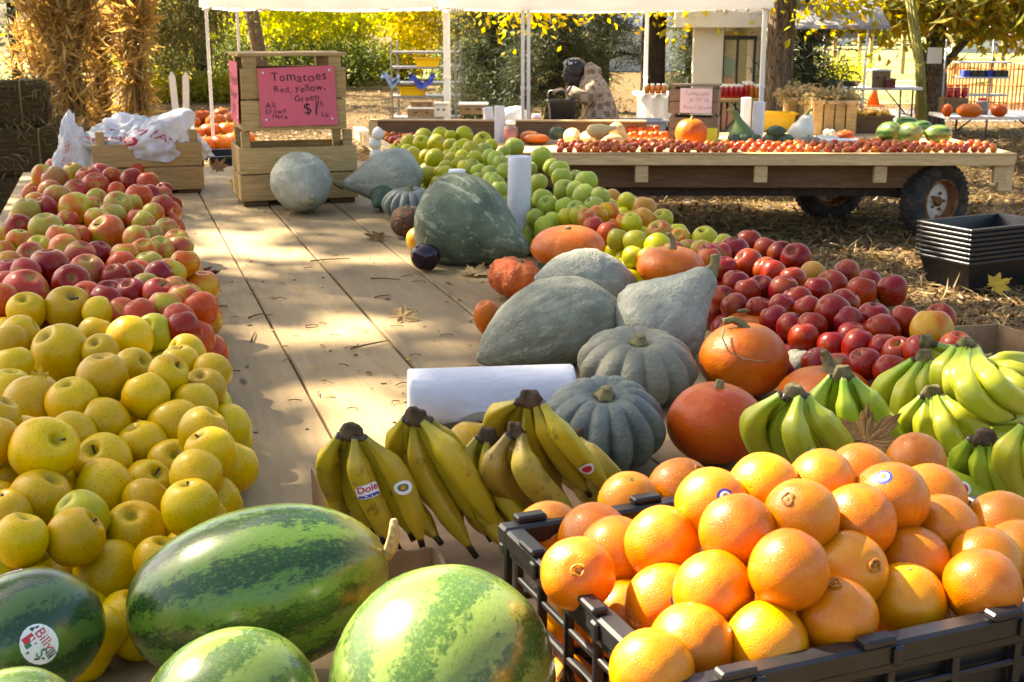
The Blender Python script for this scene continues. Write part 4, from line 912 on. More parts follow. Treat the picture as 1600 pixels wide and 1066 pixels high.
# px, py, radius px, pole direction on the picture (dx, dy) or None, navel?, sticker at (px, py) or None, label
ORG = [(858,838,51,(.2,-.75),0,None,'orange in the crate corner beside the tray of ripe bananas'),(903,897,52,(0,-.1),1,None,'sunlit orange with a knobbly navel against the lattice side'),(975,970,58,(.1,-.9),0,None,'greenish orange lying on the outer ones by the lattice side'),(983,784,44,(.1,-.7),0,None,'orange at the back rim in front of the slate blue pumpkin'),(1064,768,54,(.55,-.6),1,None,'tall orange with navel on top of the back row'),(1112,788,42,None,0,(1134,777),'orange with blue sticker behind the tall back-row one'),(1035,850,56,(.45,-.75),0,None,'large pale orange in front of the back row'),(962,865,45,None,0,None,'orange tucked behind the large pale one'),(928,842,23,(.2,-.2),0,None,'half-buried small orange near the crate corner'),(1153,832,54,(.62,-.1),0,None,'orange with green button facing the next one, middle of crate'),(1193,763,48,(.9,-.1),1,None,'reddish orange at the back rim in front of fresh bananas'),(1284,757,46,(.9,.3),0,None,'orange at the back rim beside the brown maple leaf'),(1252,808,52,(-.35,-.5),1,None,'wide orange with a double navel in the second row'),(1343,748,34,None,0,None,'orange behind the topmost sticker orange'),(1392,779,52,(.75,.1),0,(1380,744),'deep orange topped by a blue round sticker'),(1431,722,46,(.1,-.75),0,None,'topmost orange perched at the crate corner by fresh bananas'),(1233,891,61,(.1,-.97),0,None,'biggest orange in the centre with a shadow line across'),(1038,943,48,None,0,(1063,939),'orange with a blue round sticker beside the greenish one'),(1115,926,56,(.3,-.9),0,None,'orange left of the biggest central one, deep in shade'),(1080,1010,63,(.45,-.65),0,None,'large orange at the front rim half in shade'),(1196,1008,58,(0,-1),0,None,'orange at the front rim below the biggest one'),(1307,966,58,(.0,-.85),1,None,'orange with flower-like navel at the front rim'),(1325,891,46,(.6,-.1),1,None,'orange with a wide open navel right of the biggest one'),(1414,940,57,(.15,-.8),0,None,'smooth orange at the front rim, second from the corner'),(1423,882,56,(-.75,-.1),0,None,'oblong orange with a dark button on its side'),(1470,832,46,(.2,-.4),0,None,'orange below the topmost one by the far side rim'),(1535,918,62,(.7,-.75),0,None,'largest orange at the front rim near the corner'),(1566,826,52,None,0,None,'orange leaning over the far side rim'),(1540,884,56,None,0,None,'orange behind the largest front-rim one'),(1340,815,42,None,0,None,'orange sunk between the deep orange sticker one and the wide navel one'),(990,1056,42,None,0,None,'orange at the lattice below the greenish one'),(1452,782,38,None,0,None,'orange partly under the topmost one'),(1595,872,40,None,0,None,'orange at the frame edge behind the leaning one')]
ITS = []
def h_or(p):
    l = p - OC; x = l.dot(ex) / (Wd / 2); y = l.dot(ey) / (Dp / 2)
    e = min(1, max(0, (1.12 - max(abs(x), abs(y) * .95)) / .75)); return .185 + .085 * e
for q in ORG:
    p = T(q[0], q[1], .2)
    for _ in range(20): p = p.lerp(T(q[0], q[1], h_or(p)), .6)
    ITS.append([p, min(.046, max(.036, q[2] * depth(p) / F)), q])
def in_crate(q):
    l = q[0] - OC; y = l.dot(ey); lim = -Dp / 2 + q[1] * .80 + .012 - (.008 if q[0].z > TZ + .185 else 0)
    if y < lim: dv = (q[0] - EYE); k = 1 + (lim - y) / max(.2, dv.dot(ey)); q[0] = EYE + dv * k; q[1] *= k
    x = (q[0] - OC).dot(ex); lx = Wd / 2 - q[1] * .7 - .01 + (.032 if q[0].z > TZ + .185 else 0)
    if x < -lx: q[0] = q[0] + ex * (-lx - x)
relax(ITS, TZ + .03, 80, .88, in_crate)
for p, r, q in ITS:
    d = Vector((0, 0, 1)); tv = (EYE - p).normalized(); rx = Vector((1, 0, 0)); uy = rx.cross(tv) * -1
    up_ = tv.cross(rx) 
    if q[3]: dx, dy = q[3]; z = math.sqrt(max(.02, 1 - dx * dx - dy * dy)); d = rx * dx + up_ * (-dy) + tv * z
    else: d = Vector((random.uniform(-1, 1), .8, random.uniform(-.6, .2))).normalized()
    rq = Vector((0, 0, 1)).rotation_difference(d) @ Quaternion((0, 0, 1), random.uniform(0, 6))
    o = obj('orange', OM[random.randrange(4) * 2 + q[4]], None, p, rq, r); tag(o, q[6].replace('orange left of', 'orange beside').replace('navel right of', 'navel beside'), 'orange', 'oranges in the black crate')
    obj('navel' if q[4] else 'stem_button', random.choice(NM) if q[4] else BT, o)
    if q[5]:
        sp = hit_ell(o, *q[5]); pr = (lambda g_: lambda w_, k: g_(w_, k + .006))(ell_proj(o))
        patch('sticker', o, sp, (.018, .018), M_BLUEP, 0, 'oval', 1.0, pr, [('disc', .68, .68, M_STK, 2, 'disc'), ('disc', .36, .40, M_GREENP, 4, 'disc'), ('disc', .2, .2, M_ORGP, 6, 'disc')])
und = []
for i in range(7):
    for j in range(5):
        for z in (.055,):
            p = OC + ex * ((i - 3) * .078) + ey * ((j - 2) * .078) + Vector((random.uniform(-.005, .005), random.uniform(-.005, .005), z + .0))
            und.append(p)
for i in range(6):
    for j in range(4): und.append(OC + ex * ((i - 2.5) * .079) + ey * ((j - 1.5) * .079) + Vector((0, 0, .118)))
for p in und:
    lx_, ly_ = (p - OC).dot(ex), (p - OC).dot(ey)
    if p.z < TZ + .1 and lx_ > -Wd / 2 + .09 and ly_ > -Dp / 2 + .09: continue
    if all((p - q[0]).length > (q[1] + .0385) * .9 for q in ITS):
        if depth(p) > 0: o = obj('orange', OM[random.randrange(8)], None, p, rand_quat(3), .0385); tag(o, 'orange in the lower layers of the black crate, mostly covered by other oranges', 'orange', 'oranges under the top layer')

# ================================================================ BANANAS
BOBS = []
def bez(ps, t):
    ps = list(ps)
    while len(ps) > 1: ps = [a.lerp(b, t) for a, b in zip(ps[:-1], ps[1:])]
    return ps[0]
def banana(parent, p0, p1, p2, r, mat, neck=.34, sticker=None):
    """curve through crown p0, bulge p1 (control), tip p2, world points"""
    b = MB(); k = 22; pts = [bez([p0, p0.lerp(p1, .8), p1, p2], i / k) for i in range(k + 1)]; rad = []
    for i in range(k + 1):
        t = i / k
        if t < neck: q = t / neck; f = .36 + .64 * q ** 1.7 * (1 if q < .0 else (1.0))
        elif t < .78: f = 1 + .05 * math.sin((t - neck) / (.78 - neck) * math.pi)
        elif t < .95: q = (t - .78) / .17; f = 1 - .70 * q * q
        else: f = .30 - .6 * (t - .95)
        rad.append(max(.12, f) * r)
    b.tube(pts, rad, 20, 0, True, True, (.085, 5)); o = b.build('banana', mat, parent, True, along=True)
    if parent is not None: o.matrix_parent_inverse = Matrix.Translation(parent.location).inverted()
    if sticker:
        t, kind, roll_, off = sticker; i = int(t * k); c = pts[i]; tg = (pts[i + 1] - pts[i - 1]).normalized(); nv = (EYE - c); nv = (nv - tg * nv.dot(tg)).normalized(); sd = tg.cross(nv); R = rad[i]; nv, sd = nv * math.cos(off) + sd * math.sin(off), sd * math.cos(off) - nv * math.sin(off)
        if tg.z > 0: tg = -tg; 
        def fn(x, y, kk=0):
            xa, ya = x * math.cos(roll_) - y * math.sin(roll_), x * math.sin(roll_) + y * math.cos(roll_)
            an = xa / R; cc = bez([p0, p0.lerp(p1, .8), p1, p2], min(1, max(0, t - ya / (p2 - p0).length * 1.0))); return cc + (nv * math.cos(an) + sd * (math.sin(an) * (1 if sd.x > 0 else -1))) * R * (1.11 + .012 * kk)
        def patch_(w, h, m, kk, nm, par, oval, ox=0, oy=0):
            vs = [fn(ox, oy, kk)]; fs = []; n = 20
            for rr in (.5, 1):
                for j in range(n):
                    a = 2 * math.pi * j / n; cx_, sy_ = math.cos(a), math.sin(a)
                    if not oval: q = max(abs(cx_), abs(sy_)); cx_, sy_ = cx_ / q, sy_ / q
                    vs.append(fn(ox + w / 2 * cx_ * rr, oy + h / 2 * sy_ * rr, kk))
            for j in range(n): fs.append((0, 1 + j, 1 + (j + 1) % n)); fs.append((1 + j, 1 + n + j, 1 + n + (j + 1) % n, 1 + (j + 1) % n))
            q = link(bpy.data.objects.new(nm, fast_mesh(nm, vs, fs, m, True)), par); return q
        if kind == 'dole':
            st = patch_(.030, .019, M_STK, 0, 'sticker', o, False); patch_(.027, .004, M_BLUEP, 1, 'sticker', o, False, 0, -.0065); lettering('sticker', 'Dole', .0135, lambda x, y: fn(x, y + .003, 2), M_REDP, o, thin=.02)
        elif kind == 'round':
            patch_(.024, .020, M_STK, 0, 'sticker', o, True); patch_(.014, .011, M_GREENP, 1, 'sticker', o, True); patch_(.006, .006, M_ORGP, 2, 'sticker', o, True)
        elif kind == 'red':
            patch_(.020, .016, M_STK, 0, 'sticker', o, True); patch_(.013, .010, M_REDP, 1, 'sticker', o, True)
        else:
            patch_(.021, .023, plain('purple_print', (.2, .03, .2), .5), 0, 'sticker', o, False); patch_(.013, .007, M_REDP, 1, 'sticker', o, False, 0, -.001); patch_(.015, .003, M_BLUEP, 1, 'sticker', o, False, 0, .007)
    return o
def bunch(crown, hc, bans, mat, label, group, crownm=None, r=.0172, cw=None):
    """crown px; bans: (mid px, mid h, tip px, tip h[, material[, sticker]])"""
    c = T(*crown, hc); root = empty('banana_bunch', c); tag(root, label, 'bananas', group)
    n = len(bans); cm = MB(); ax = Vector((1, -.15, 0)).normalized(); wid = .006 + .0026 * n
    cm.lathe([(.25, -.006), (.8, -.004), (1.0, .003), (.93, .010), (.72, .0165), (.6, .019), (.25, .017)], 18)
    sl_ = random.uniform(-.35, .35)
    for v in cm.v: v.x *= wid; v.y *= .0075; v.z += sl_ * v.x; v += Vector((noise.noise(v * 120 + c * 9), noise.noise(v * 120 + Vector((5, 0, 0))), noise.noise(v * 120 + c * 5))) * .0035
    cm.build('crown', crownm or M_CROWN, root, True)
    if n >= 3:                                             # a second row of fingers behind the first
        ex_ = []
        for a_, b_ in list(zip(bans[:-1], bans[1:]))[:3]:
            m2 = lambda p, q, dx, dy: ((p[0] + q[0]) / 2 + dx, (p[1] + q[1]) / 2 + dy)
            ex_.append((m2(a_[0], b_[0], 2, -9), (a_[1] + b_[1]) / 2 - .005, m2(a_[2], b_[2], 3, -16), (a_[3] + b_[3]) / 2 + .005, a_[4] if len(a_) > 4 else None))
        bans = [v for k_, q in enumerate(bans) for v in ([q] + ([ex_[k_]] if k_ < len(ex_) else []))]; n = len(bans); wid *= 1.25
    for i, q in enumerate(bans):
        s = c + ax * ((i / (n - 1) - .5) * wid * 1.45 if n > 1 else 0) + Vector((0, random.uniform(-.006, .006), .004)); m = q[4] if len(q) > 4 and q[4] else mat
        banana(root, s, T(*q[0], q[1]), T(*q[2], q[3]), r * .90 * random.uniform(.92, 1.06), m, sticker=q[5] if len(q) > 5 else None)
    return root
GR = 'bunches of ripe bananas in the cardboard tray'; GF = 'bunches of fresh bananas beside the oranges'
bunch((550, 684), .20, [((498, 730), .15, (548, 812), .04), ((520, 745), .11, (535, 850), .035), ((556, 745), .15, (626, 864), .045, None, (.60, 'dole', -.15, -.1)), ((628, 738), .15, (661, 858), .05, None, (.60, 'round', -.5, .0))], M_BAN, 'ripe banana bunch with two stickers at the tray corner', GR)
bunch((652, 660), .21, [((612, 695), .16, (640, 790), .05), ((650, 735), .14, (745, 872), .03), ((710, 715), .17, (785, 838), .05), ((690, 690), .17, (730, 760), .08)], M_BAN, 'ripe banana bunch with a withered crown next to the two-sticker bunch', GR, r=.0175)
bunch((762, 690), .17, [((712, 735), .13, (800, 870), .03), ((755, 750), .12, (850, 850), .04), ((790, 720), .13, (830, 800), .05)], M_BAN, 'low ripe bunch in the middle of the tray touching the crate', GR)
bunch((806, 682), .19, [((752, 745), .14, (845, 795), .06, M_BANB), ((815, 745), .15, (905, 815), .05, M_BANB)], M_BANB, 'brown bruised pair of bananas in front of the tall bunch', GR, r=.020)
bunch((829, 632), .23, [((762, 650), .19, (775, 725), .12), ((830, 700), .16, (880, 775), .07), ((858, 690), .18, (922, 775), .08), ((882, 690), .19, (960, 775), .07, None, (.72, 'red', -.6, .2))], M_BAN, 'tall ripe bunch with a red sticker at the tray back', GR)
bunch((700, 735), .10, [((690, 775), .09, (722, 845), .04), ((725, 770), .09, (768, 845), .04)], M_BAN, 'ripe pair low between the withered-crown bunch and the low bunch', GR)
bunch((600, 740), .10, [((582, 775), .09, (600, 850), .04), ((625, 770), .09, (690, 850), .04)], M_BAN, 'ripe pair tucked low behind the two-sticker bunch', GR)
bunch((735, 770), .08, [((760, 800), .08, (800, 862), .035)], M_BAN, 'single ripe banana at the tray front beside the crate corner', GR)
bunch((905, 690), .12, [((930, 720), .12, (985, 770), .06)], M_BAN, 'single ripe banana along the far tray wall', GR)
bunch((846, 748), .08, [((915, 735), .09, (932, 800), .04, M_BANB)], M_BANB, 'single spotty banana lying across the tray', GR, r=.021)
bunch((870, 735), .06, [((930, 745), .07, (975, 800), .04)], M_BAN, 'single yellow banana at the tray edge beside the oranges', GR, r=.0185)
bunch((1242, 622), .23, [((1150, 668), .18, (1245, 762), .07), ((1205, 685), .16, (1262, 770), .06, M_BANE), ((1232, 690), .19, (1305, 775), .08, M_BANG, (.63, 'dole', .25, -.1)), ((1292, 675), .19, (1362, 748), .09, M_BANG, (.70, 'shield', -.1, .1))], M_BANG, 'fresh bunch with a red-lettered sticker beside the red-orange pumpkin', GF, M_CROWNG, r=.0195)
bunch((1316, 592), .22, [((1262, 640), .17, (1300, 720), .08), ((1322, 655), .17, (1360, 720), .09), ((1370, 640), .18, (1428, 730), .08)], M_BANE, 'greenish bunch behind the brown maple leaf', GF, M_CROWNG)
bunch((1442, 566), .21, [((1362, 610), .16, (1382, 690), .06), ((1398, 630), .16, (1420, 700), .06), ((1430, 620), .17, (1462, 690), .07)], M_BANG, 'fresh bunch in front of the dark red apples', GF, M_CROWNG)
bunch((1447, 540), .20, [((1478, 560), .17, (1500, 640), .10), ((1520, 560), .17, (1580, 600), .1)], M_BANG, 'small fresh pair under the gold-red apple', GF, M_CROWNG)
bunch((1510, 548), .24, [((1462, 590), .21, (1510, 640), .13), ((1480, 610), .21, (1545, 655), .13), ((1498, 628), .23, (1590, 655), .15), ((1550, 615), .24, (1625, 640), .15)], M_BANG, 'big fresh bunch lying sideways on top of the fresh bananas', GF, M_CROWNG, r=.0205)
bunch((1456, 622), .19, [((1408, 660), .15, (1428, 725), .07), ((1440, 672), .15, (1465, 735), .07), ((1478, 680), .17, (1520, 740), .08), ((1510, 660), .17, (1590, 720), .09)], M_BANG, 'fresh bunch in the middle of the fresh bananas', GF, M_CROWNG)
bunch((1540, 570), .14, [((1580, 560), .16, (1640, 575), .12), ((1590, 580), .15, (1650, 605), .11), ((1590, 605), .14, (1640, 630), .1)], M_BANG, 'fresh bunch behind, at the cardboard box edge', GF, M_CROWNG)
bunch((1480, 682), .12, [((1560, 655), .16, (1650, 640), .14), ((1545, 690), .15, (1640, 680), .12)], M_BANG, 'two fresh bananas lying level across the others', GF, M_CROWNG, r=.020)
bunch((1538, 692), .18, [((1495, 720), .14, (1515, 790), .06), ((1530, 735), .14, (1548, 800), .06), ((1560, 740), .14, (1580, 790), .07), ((1572, 725), .15, (1610, 780), .08)], M_BANE, 'low greenish bunch with a withered crown by the crate rim', GF)
bunch((1610, 672), .20, [((1560, 715), .17, (1605, 790), .07), ((1600, 715), .17, (1650, 785), .07)], M_BANG, 'fresh bunch at the frame edge over the box', GF, M_CROWNG, r=.021)
bunch((1436, 712), .12, [((1475, 765), .12, (1600, 782), .08, M_BANE, (.62, 'red', .6, .0))], M_BANE, 'single green banana lying along the crate rim', GF, M_CROWNG, r=.0215)
# cardboard tray of the ripe bananas, aligned to the wagon
def tray(name, corners, hgt, label, mat, t=.005, cat='box', floor=True):
    c = sum(corners, Vector()) / len(corners); o = empty(name, c); tag(o, label, cat); n = len(corners)
    for i in range(n):
        a, b_ = corners[i] - c, corners[(i + 1) % n] - c; d = (b_ - a); L = d.length; m = MB()
        def P(u, v, a=a, d=d): q = a + d * u; return q + Vector((0, 0, v * hgt + .006 * noise.noise(Vector((u * 6, i, 0))) * v))
        nrm = Vector((-d.y, d.x, 0)).normalized() * t; k = 10; vs = []; fs = []
        for s in (0, 1):
            for j in range(3):
                for q in range(k + 1): vs.append(P(q / k, j / 2) + nrm * s)
        w = k + 1
        for s in (0, 1):
            for j in range(2):
                for q in range(k): f = (s * 3 * w + j * w + q, s * 3 * w + j * w + q + 1, s * 3 * w + (j + 1) * w + q + 1, s * 3 * w + (j + 1) * w + q); fs.append(f if not s else f[::-1])
        for q in range(k): fs.append((2 * w + q, 2 * w + q + 1, 5 * w + q + 1, 5 * w + q))
        for e in (0, k):
            for j in range(2): fs.append((j * w + e, (j + 1) * w + e, 3 * w + (j + 1) * w + e, 3 * w + j * w + e))
        m.add(vs, fs); m.build('side_panel', mat, o)
    if floor: m = MB(); m.add([q - c + Vector((0, 0, .003)) for q in corners], [tuple(range(n))]); m.build('bottom_panel', mat, o)
    return o
uA, vA_ = uv_of(T(490, 770, .05)); uB, vB_ = uv_of(T(968, 745, .05)); uF = uv_of(T(620, 893, .03))[0]; uT, vT = uv_of(T(885, 692, .055))
tray('cardboard_tray', [W(uF, vA_ + .01, TZ + .001), W(uF, uv_of(BL)[1] - .006, TZ + .001), W(uv_of(BL)[0] + .012, uv_of(BL)[1] - .006, TZ + .001), W(uv_of(BL)[0] + .012, vT, TZ + .001), W(uT, vT, TZ + .001), W(uT, vA_ + .01, TZ + .001)], .055, 'low cardboard tray holding the ripe bananas', M_CARD)
_u0 = uv_of(BR)[0] + .015; _v0 = uv_of(T(1430, 640, 0))[1]
tray('cardboard_box', [W(uv_of(T(1480, 790, 0))[0] - .03, _v0, TZ + .001), W(uv_of(T(1480, 790, 0))[0] - .03, vR + .02, TZ + .001), W(uv_of(T(1560, 580, 0))[0] + .05, vR + .02, TZ + .001), W(uv_of(T(1560, 580, 0))[0] + .05, _v0, TZ + .001)], .09, 'cardboard box under the fresh bananas at the far bed edge', M_CARD)
ya = obj('apple', APM['Y'][1], None, T(737, 697, .045), rand_quat(.6), .042); tag(ya, 'lone yellow apple between the ripe banana bunches and the lying roll', 'apple')
b = MB(); b.sheet(lambda u, v: T(1485 + 32 * u, 515 + 22 * u + 12 * v, .09 - .05 * v + .01 * math.sin(u * 5)), 8, 4); o = b.build('price_card', M_YCARD, None, True); tag(o, 'bright yellow card tucked between the gold-red apple and the box', 'card')
b = MB(); b.sheet(lambda u, v: T(1262 + 30 * u, 562 + 30 * v, .02 + .02 * math.sin(u * 6 + v * 3)), 8, 6); o = b.build('foam_tray', M_WPL, None, True); tag(o, 'scrap of white foam tray between orange pumpkin and red apples', 'tray')
# ================================================================ FAR WAGON OF TOMATOES
RZ = .70; DZ = .69
NL, NR, FLc, FRc = G(612, 239, RZ), G(1585, 240.5, RZ), G(560, 203, RZ), G(1436, 207, RZ)
FWn = empty('tomato_wagon', (0, 0, 0)); tag(FWn, 'low wooden farm wagon on rubber tyres covered with tomatoes', 'wagon')
def beam(name, a, b, w, h, mat, parent, ch=.004, up=Vector((0, 0, 1))):
    d = b - a; R = frame(d, up); m = MB(); m.box((0, 0, 0), (d.length, w, h), None, 0, ch); o = m.build(name, mat, parent); o.matrix_local = Matrix.LocRotScale((a + b) / 2, R.to_quaternion(), None); o.rotation_mode = 'QUATERNION'; return o
Zv = lambda z: Vector((0, 0, z))
def lev(p, z): return Vector((p.x, p.y, z))
nb = 12
for i in range(nb):
    f0, f1 = (i + .5) / nb, 0; a = NL.lerp(FLc, f0); b_ = NR.lerp(FRc, f0); w = (FLc - NL).y / nb - .006
    beam('deck_board', lev(a, DZ - .016), lev(b_, DZ - .016), w, .03, WOOD_N, FWn, .003)
ex2 = (NR - NL).normalized()
beam('rim_board', lev(NL, RZ - .045) + Vector((0, -.02, 0)), lev(NR, RZ - .045) + Vector((0, -.02, 0)), .035, .088, WOOD_N, FWn)
beam('rim_cap', lev(NL, RZ + .0) + Vector((0, -.008, 0)), lev(NR, RZ + .0) + Vector((0, -.008, 0)), .075, .012, WOOD_N, FWn, .003)
for p in np.linspace(.02, .98, 6): 
    q = NL.lerp(NR, float(p)); m = MB(); m.box((0, 0, 0), (.10, .05, .13), None, 0, .004); o = m.build('stake_pocket', WOOD_N, FWn); o.location = lev(q, RZ - .16) + Vector((0, .012, 0))
m = MB(); m.box((0, 0, 0), (.11, .06, .20), None, 0, .004); o = m.build('corner_block', WOOD_N, FWn); o.location = lev(NR, RZ - .19) + Vector((-.05, .02, 0))
beam('end_rail', lev(NL, RZ - .02), lev(FLc, RZ - .02), .10, .10, WOOD_N, FWn); beam('end_rail', lev(NR, RZ - .03), lev(FRc, RZ - .03), .05, .07, WOOD_N, FWn)
A, B = G(578, 189, RZ + .15), G(1010, 191, RZ + .15); beam('back_rail', lev(A, RZ + .07), lev(B, RZ + .07), .05, .16, WOOD_D, FWn); beam('back_rail', lev(A, RZ + .158), lev(B, RZ + .158), .09, .014, WOOD_N, FWn, .003)
beam('post', lev(A, RZ - .1) + Vector((.03, 0, 0)), lev(A, RZ + .15) + Vector((.03, 0, 0)), .08, .08, WOOD_N, FWn)
inn = Vector((0, .22, 0)); L0, L1 = NL + inn + ex2 * .5, NR + inn - ex2 * .55
beam('sill', lev(L0, RZ - .19), lev(L1, RZ - .19), .08, .20, WOOD_D, FWn); beam('sill', lev(L0, RZ - .19) + Vector((0, 1.3, 0)), lev(L1, RZ - .19) + Vector((0, 1.3, 0)), .08, .20, WOOD_D, FWn)
for f in np.linspace(.04, .97, 8): a = L0.lerp(L1, float(f)); beam('cross_joist', lev(a, RZ - .065) + Vector((0, -.2, 0)), lev(a, RZ - .065) + Vector((0, 1.6, 0)), .06, .055, WOOD_D, FWn)
M_IRON = plain('rusty_iron', (.05, .028, .018), .7, .4, 20, .3)
beam('chassis_rail', lev(L0, RZ - .335) + Vector((0, .1, 0)), lev(L1, RZ - .335) + Vector((0, .1, 0)), .06, .07, M_IRON, FWn); beam('chassis_rail', lev(L0, RZ - .335) + Vector((0, 1.2, 0)), lev(L1, RZ - .335) + Vector((0, 1.2, 0)), .06, .07, M_IRON, FWn)
def tyre_mat():
    t = NT('tyre_rubber'); co = t.obj(); n = t.noise(co, 12, 4, .7); c = t.mix(t.step(n, .4, .75), (.028, .026, .024), (.10, .08, .055)); return t.done(t.bsdf(c, .85, t.bump(n, .3, .01), .3))
def rust_mat():
    t = NT('rusty_white_rim'); co = t.obj(); n = t.noise(co, 7, 5, .7); c = t.mix(t.step(n, .52, .62), (.62, .57, .47), (.20, .075, .02)); return t.done(t.bsdf(c, .6, t.bump(n, .3, .006), .3))
M_TYRE = tyre_mat(); M_RIMR = rust_mat(); M_RUST = plain('rust', (.22, .09, .03), .8, .4, 18, bump=.3)
def wheel(p, yaw, R, wd, parent):
    o = empty('wheel', p, yaw); o.parent = parent; b = MB(); Mx_ = Matrix.Rotation(math.pi / 2, 4, 'X')
    b.lathe([(R * .60, -wd * .38), (R * .72, -wd * .5), (R * .90, -wd * .48), (R * .985, -wd * .36), (R, -wd * .18), (R, wd * .18), (R * .985, wd * .36), (R * .90, wd * .48), (R * .72, wd * .5), (R * .60, wd * .38)], 40, 0, Mx_, False, False); b.build('tyre', M_TYRE, o, True)
    b = MB()
    for k in range(40):
        a = 2 * math.pi * k / 40
        for s in (-1, 0, 1):
            rr = Matrix.Rotation(-a, 3, 'Y'); b.box(rr @ Vector((R * 1.0, s * wd * .27, 0)), (.016, wd * .2, .028), rr, 0, 0)
    b.build('tread', M_TYRE, o)
    b = MB(); b.lathe([(R * .61, wd * .40), (R * .56, wd * .44), (R * .54, wd * .30), (R * .53, wd * .05), (R * .46, -.0), (R * .44, -wd * .0)], 32, 0, Mx_, False, False); b.build('rim', M_RUST, o, True)
    b = MB(); b.lathe([(R * .50, wd * .0), (R * .42, -.0 + wd * .06), (R * .30, wd * .16), (R * .17, wd * .12), (.001, wd * .12)], 28, 0, Mx_, False, False)
    b.lathe([(R * .53, -wd * .02), (.01, -wd * .02)], 28, 0, Mx_, False, False); b.build('disc', M_RIMR, o, True)
    b = MB(); b.lathe([(R * .13, wd * .1), (R * .13, wd * .26), (R * .09, wd * .32), (.001, wd * .33)], 14, 0, Mx_, False, False)
    for k in range(5): a = 2 * math.pi * k / 5; b.lathe([(.012, 0), (.012, .02), (.001, .022)], 6, 0, Matrix.Translation((R * .22 * math.cos(a), -wd * .14, R * .22 * math.sin(a))) @ Mx_, False, False)
    b.build('hub', M_RUST, o, True); return o
WR = .30
pw = G(1455, 372, 0); wheel(lev(pw, WR), math.radians(28), WR, .20, FWn)
pw2 = G(1292, 342, 0); wheel(lev(pw2, WR), math.radians(10), WR, .20, FWn)
beam('axle', lev(pw, WR + .02), lev(pw2, WR + .02), .07, .07, M_IRON, FWn)
pw3 = G(760, 362, 0); wheel(lev(pw3, WR), 0, WR, .20, FWn); wheel(lev(pw3, WR) + Vector((0, 1.45, 0)), 0, WR, .20, FWn); beam('axle', lev(pw3, WR), lev(pw3, WR) + Vector((0, 1.45, 0)), .07, .07, M_IRON, FWn)
# tomatoes
def tom_mesh(s):
    b = MB(); n, m = 10, 7; vs = []; fs = []
    for i in range(m + 1):
        th = math.pi * i / m
        for j in range(n):
            a = 2 * math.pi * j / n; r = math.sin(th) * (1 + .03 * math.cos(5 * a + s)); z = math.cos(th) * .82 - (.18 * math.exp(-(r / .3) ** 2) if th < 1.5 else 0); vs.append((r * math.cos(a), r * math.sin(a), z))
    for i in range(m):
        for j in range(n): fs.append((i * n + j, (i + 1) * n + j, (i + 1) * n + (j + 1) % n, i * n + (j + 1) % n))
    return vs, fs
def tom_mat():
    t = NT('tomato_skin'); co = t.obj(); n = t.noise(co, 1.2, 2); c = t.mix(t.step(n, .4, .7), (.46, .05, .002), (.54, .12, .004)); c = hsv(t, c, t.math('ADD', .488, t.math('MULTIPLY', t.rand(), .03)), 1, t.math('ADD', .8, t.math('MULTIPLY', t.rand(), .4)))
    return t.done(t.bsdf(c, .24, None, .4, .1))
M_TOM = tom_mat(); TMs = [fast_mesh('tomato', *tom_mesh(s), M_TOM, True) for s in range(3)]
def tomato(p, r, label, group):
    o = obj('tomato', random.choice(TMs), None, p, rand_quat(1.3), r); return tag(o, label, 'tomato', group)
spans = [(612, 880, 'among those behind the lime-yellow apples'), (880, 1035, 'in the front rows below the butternut squashes'), (1035, 1130, 'in the front rows below the big wagon pumpkin'), (1130, 1250, 'in the front rows below the small green squashes'), (1250, 1370, 'in the front rows below the white foam trays'), (1370, 1600, 'in the front rows below the small watermelons')]
def span_label(px): return next((s[2] for s in spans if s[0] <= px < s[1]), spans[-1][2])
nt = 0
for r_i in range(4):
    x = 875
    while x < 1562:
        px = x + random.uniform(-3, 3) + (r_i % 2) * 6; dy = .075 + r_i * .072
        p = lev(G(px, 240.5, RZ), DZ + .036 + r_i * .006 + (.02 * random.random() if r_i else 0)) + Vector((0, dy + random.uniform(-.012, .012), 0)); r = random.uniform(.028, .036)
        if topx(p)[0] < 1560 - r_i * 6: tomato(p, r, 'small red tomato ' + span_label(px), 'tomatoes along the wagon front'); nt += 1
        x += 14.5
for r_i in range(12):
    f = .12 + r_i * .07; a = NL.lerp(FLc, f) + ex2 * .10; n_ = 9
    for i in range(n_):
        p = lev(a + ex2 * i * .075, DZ + .034 + .03 * random.random()) + Vector((random.uniform(-.01, .01), random.uniform(-.012, .012), 0)); tomato(p, random.uniform(.028, .036), 'dark red tomato at the wagon end behind the lime-yellow apples', 'tomatoes at the wagon end'); nt += 1
for i in range(22):
    px = 985 + 8.0 * (i % 8) + random.uniform(-2, 2); row = i // 8; p = G(px, 221 - row * 4, DZ + .04); p.z += row * .03; tomato(p, .038, 'larger red tomato heaped between the squashes and the old crates', 'larger tomatoes beside the old crates')
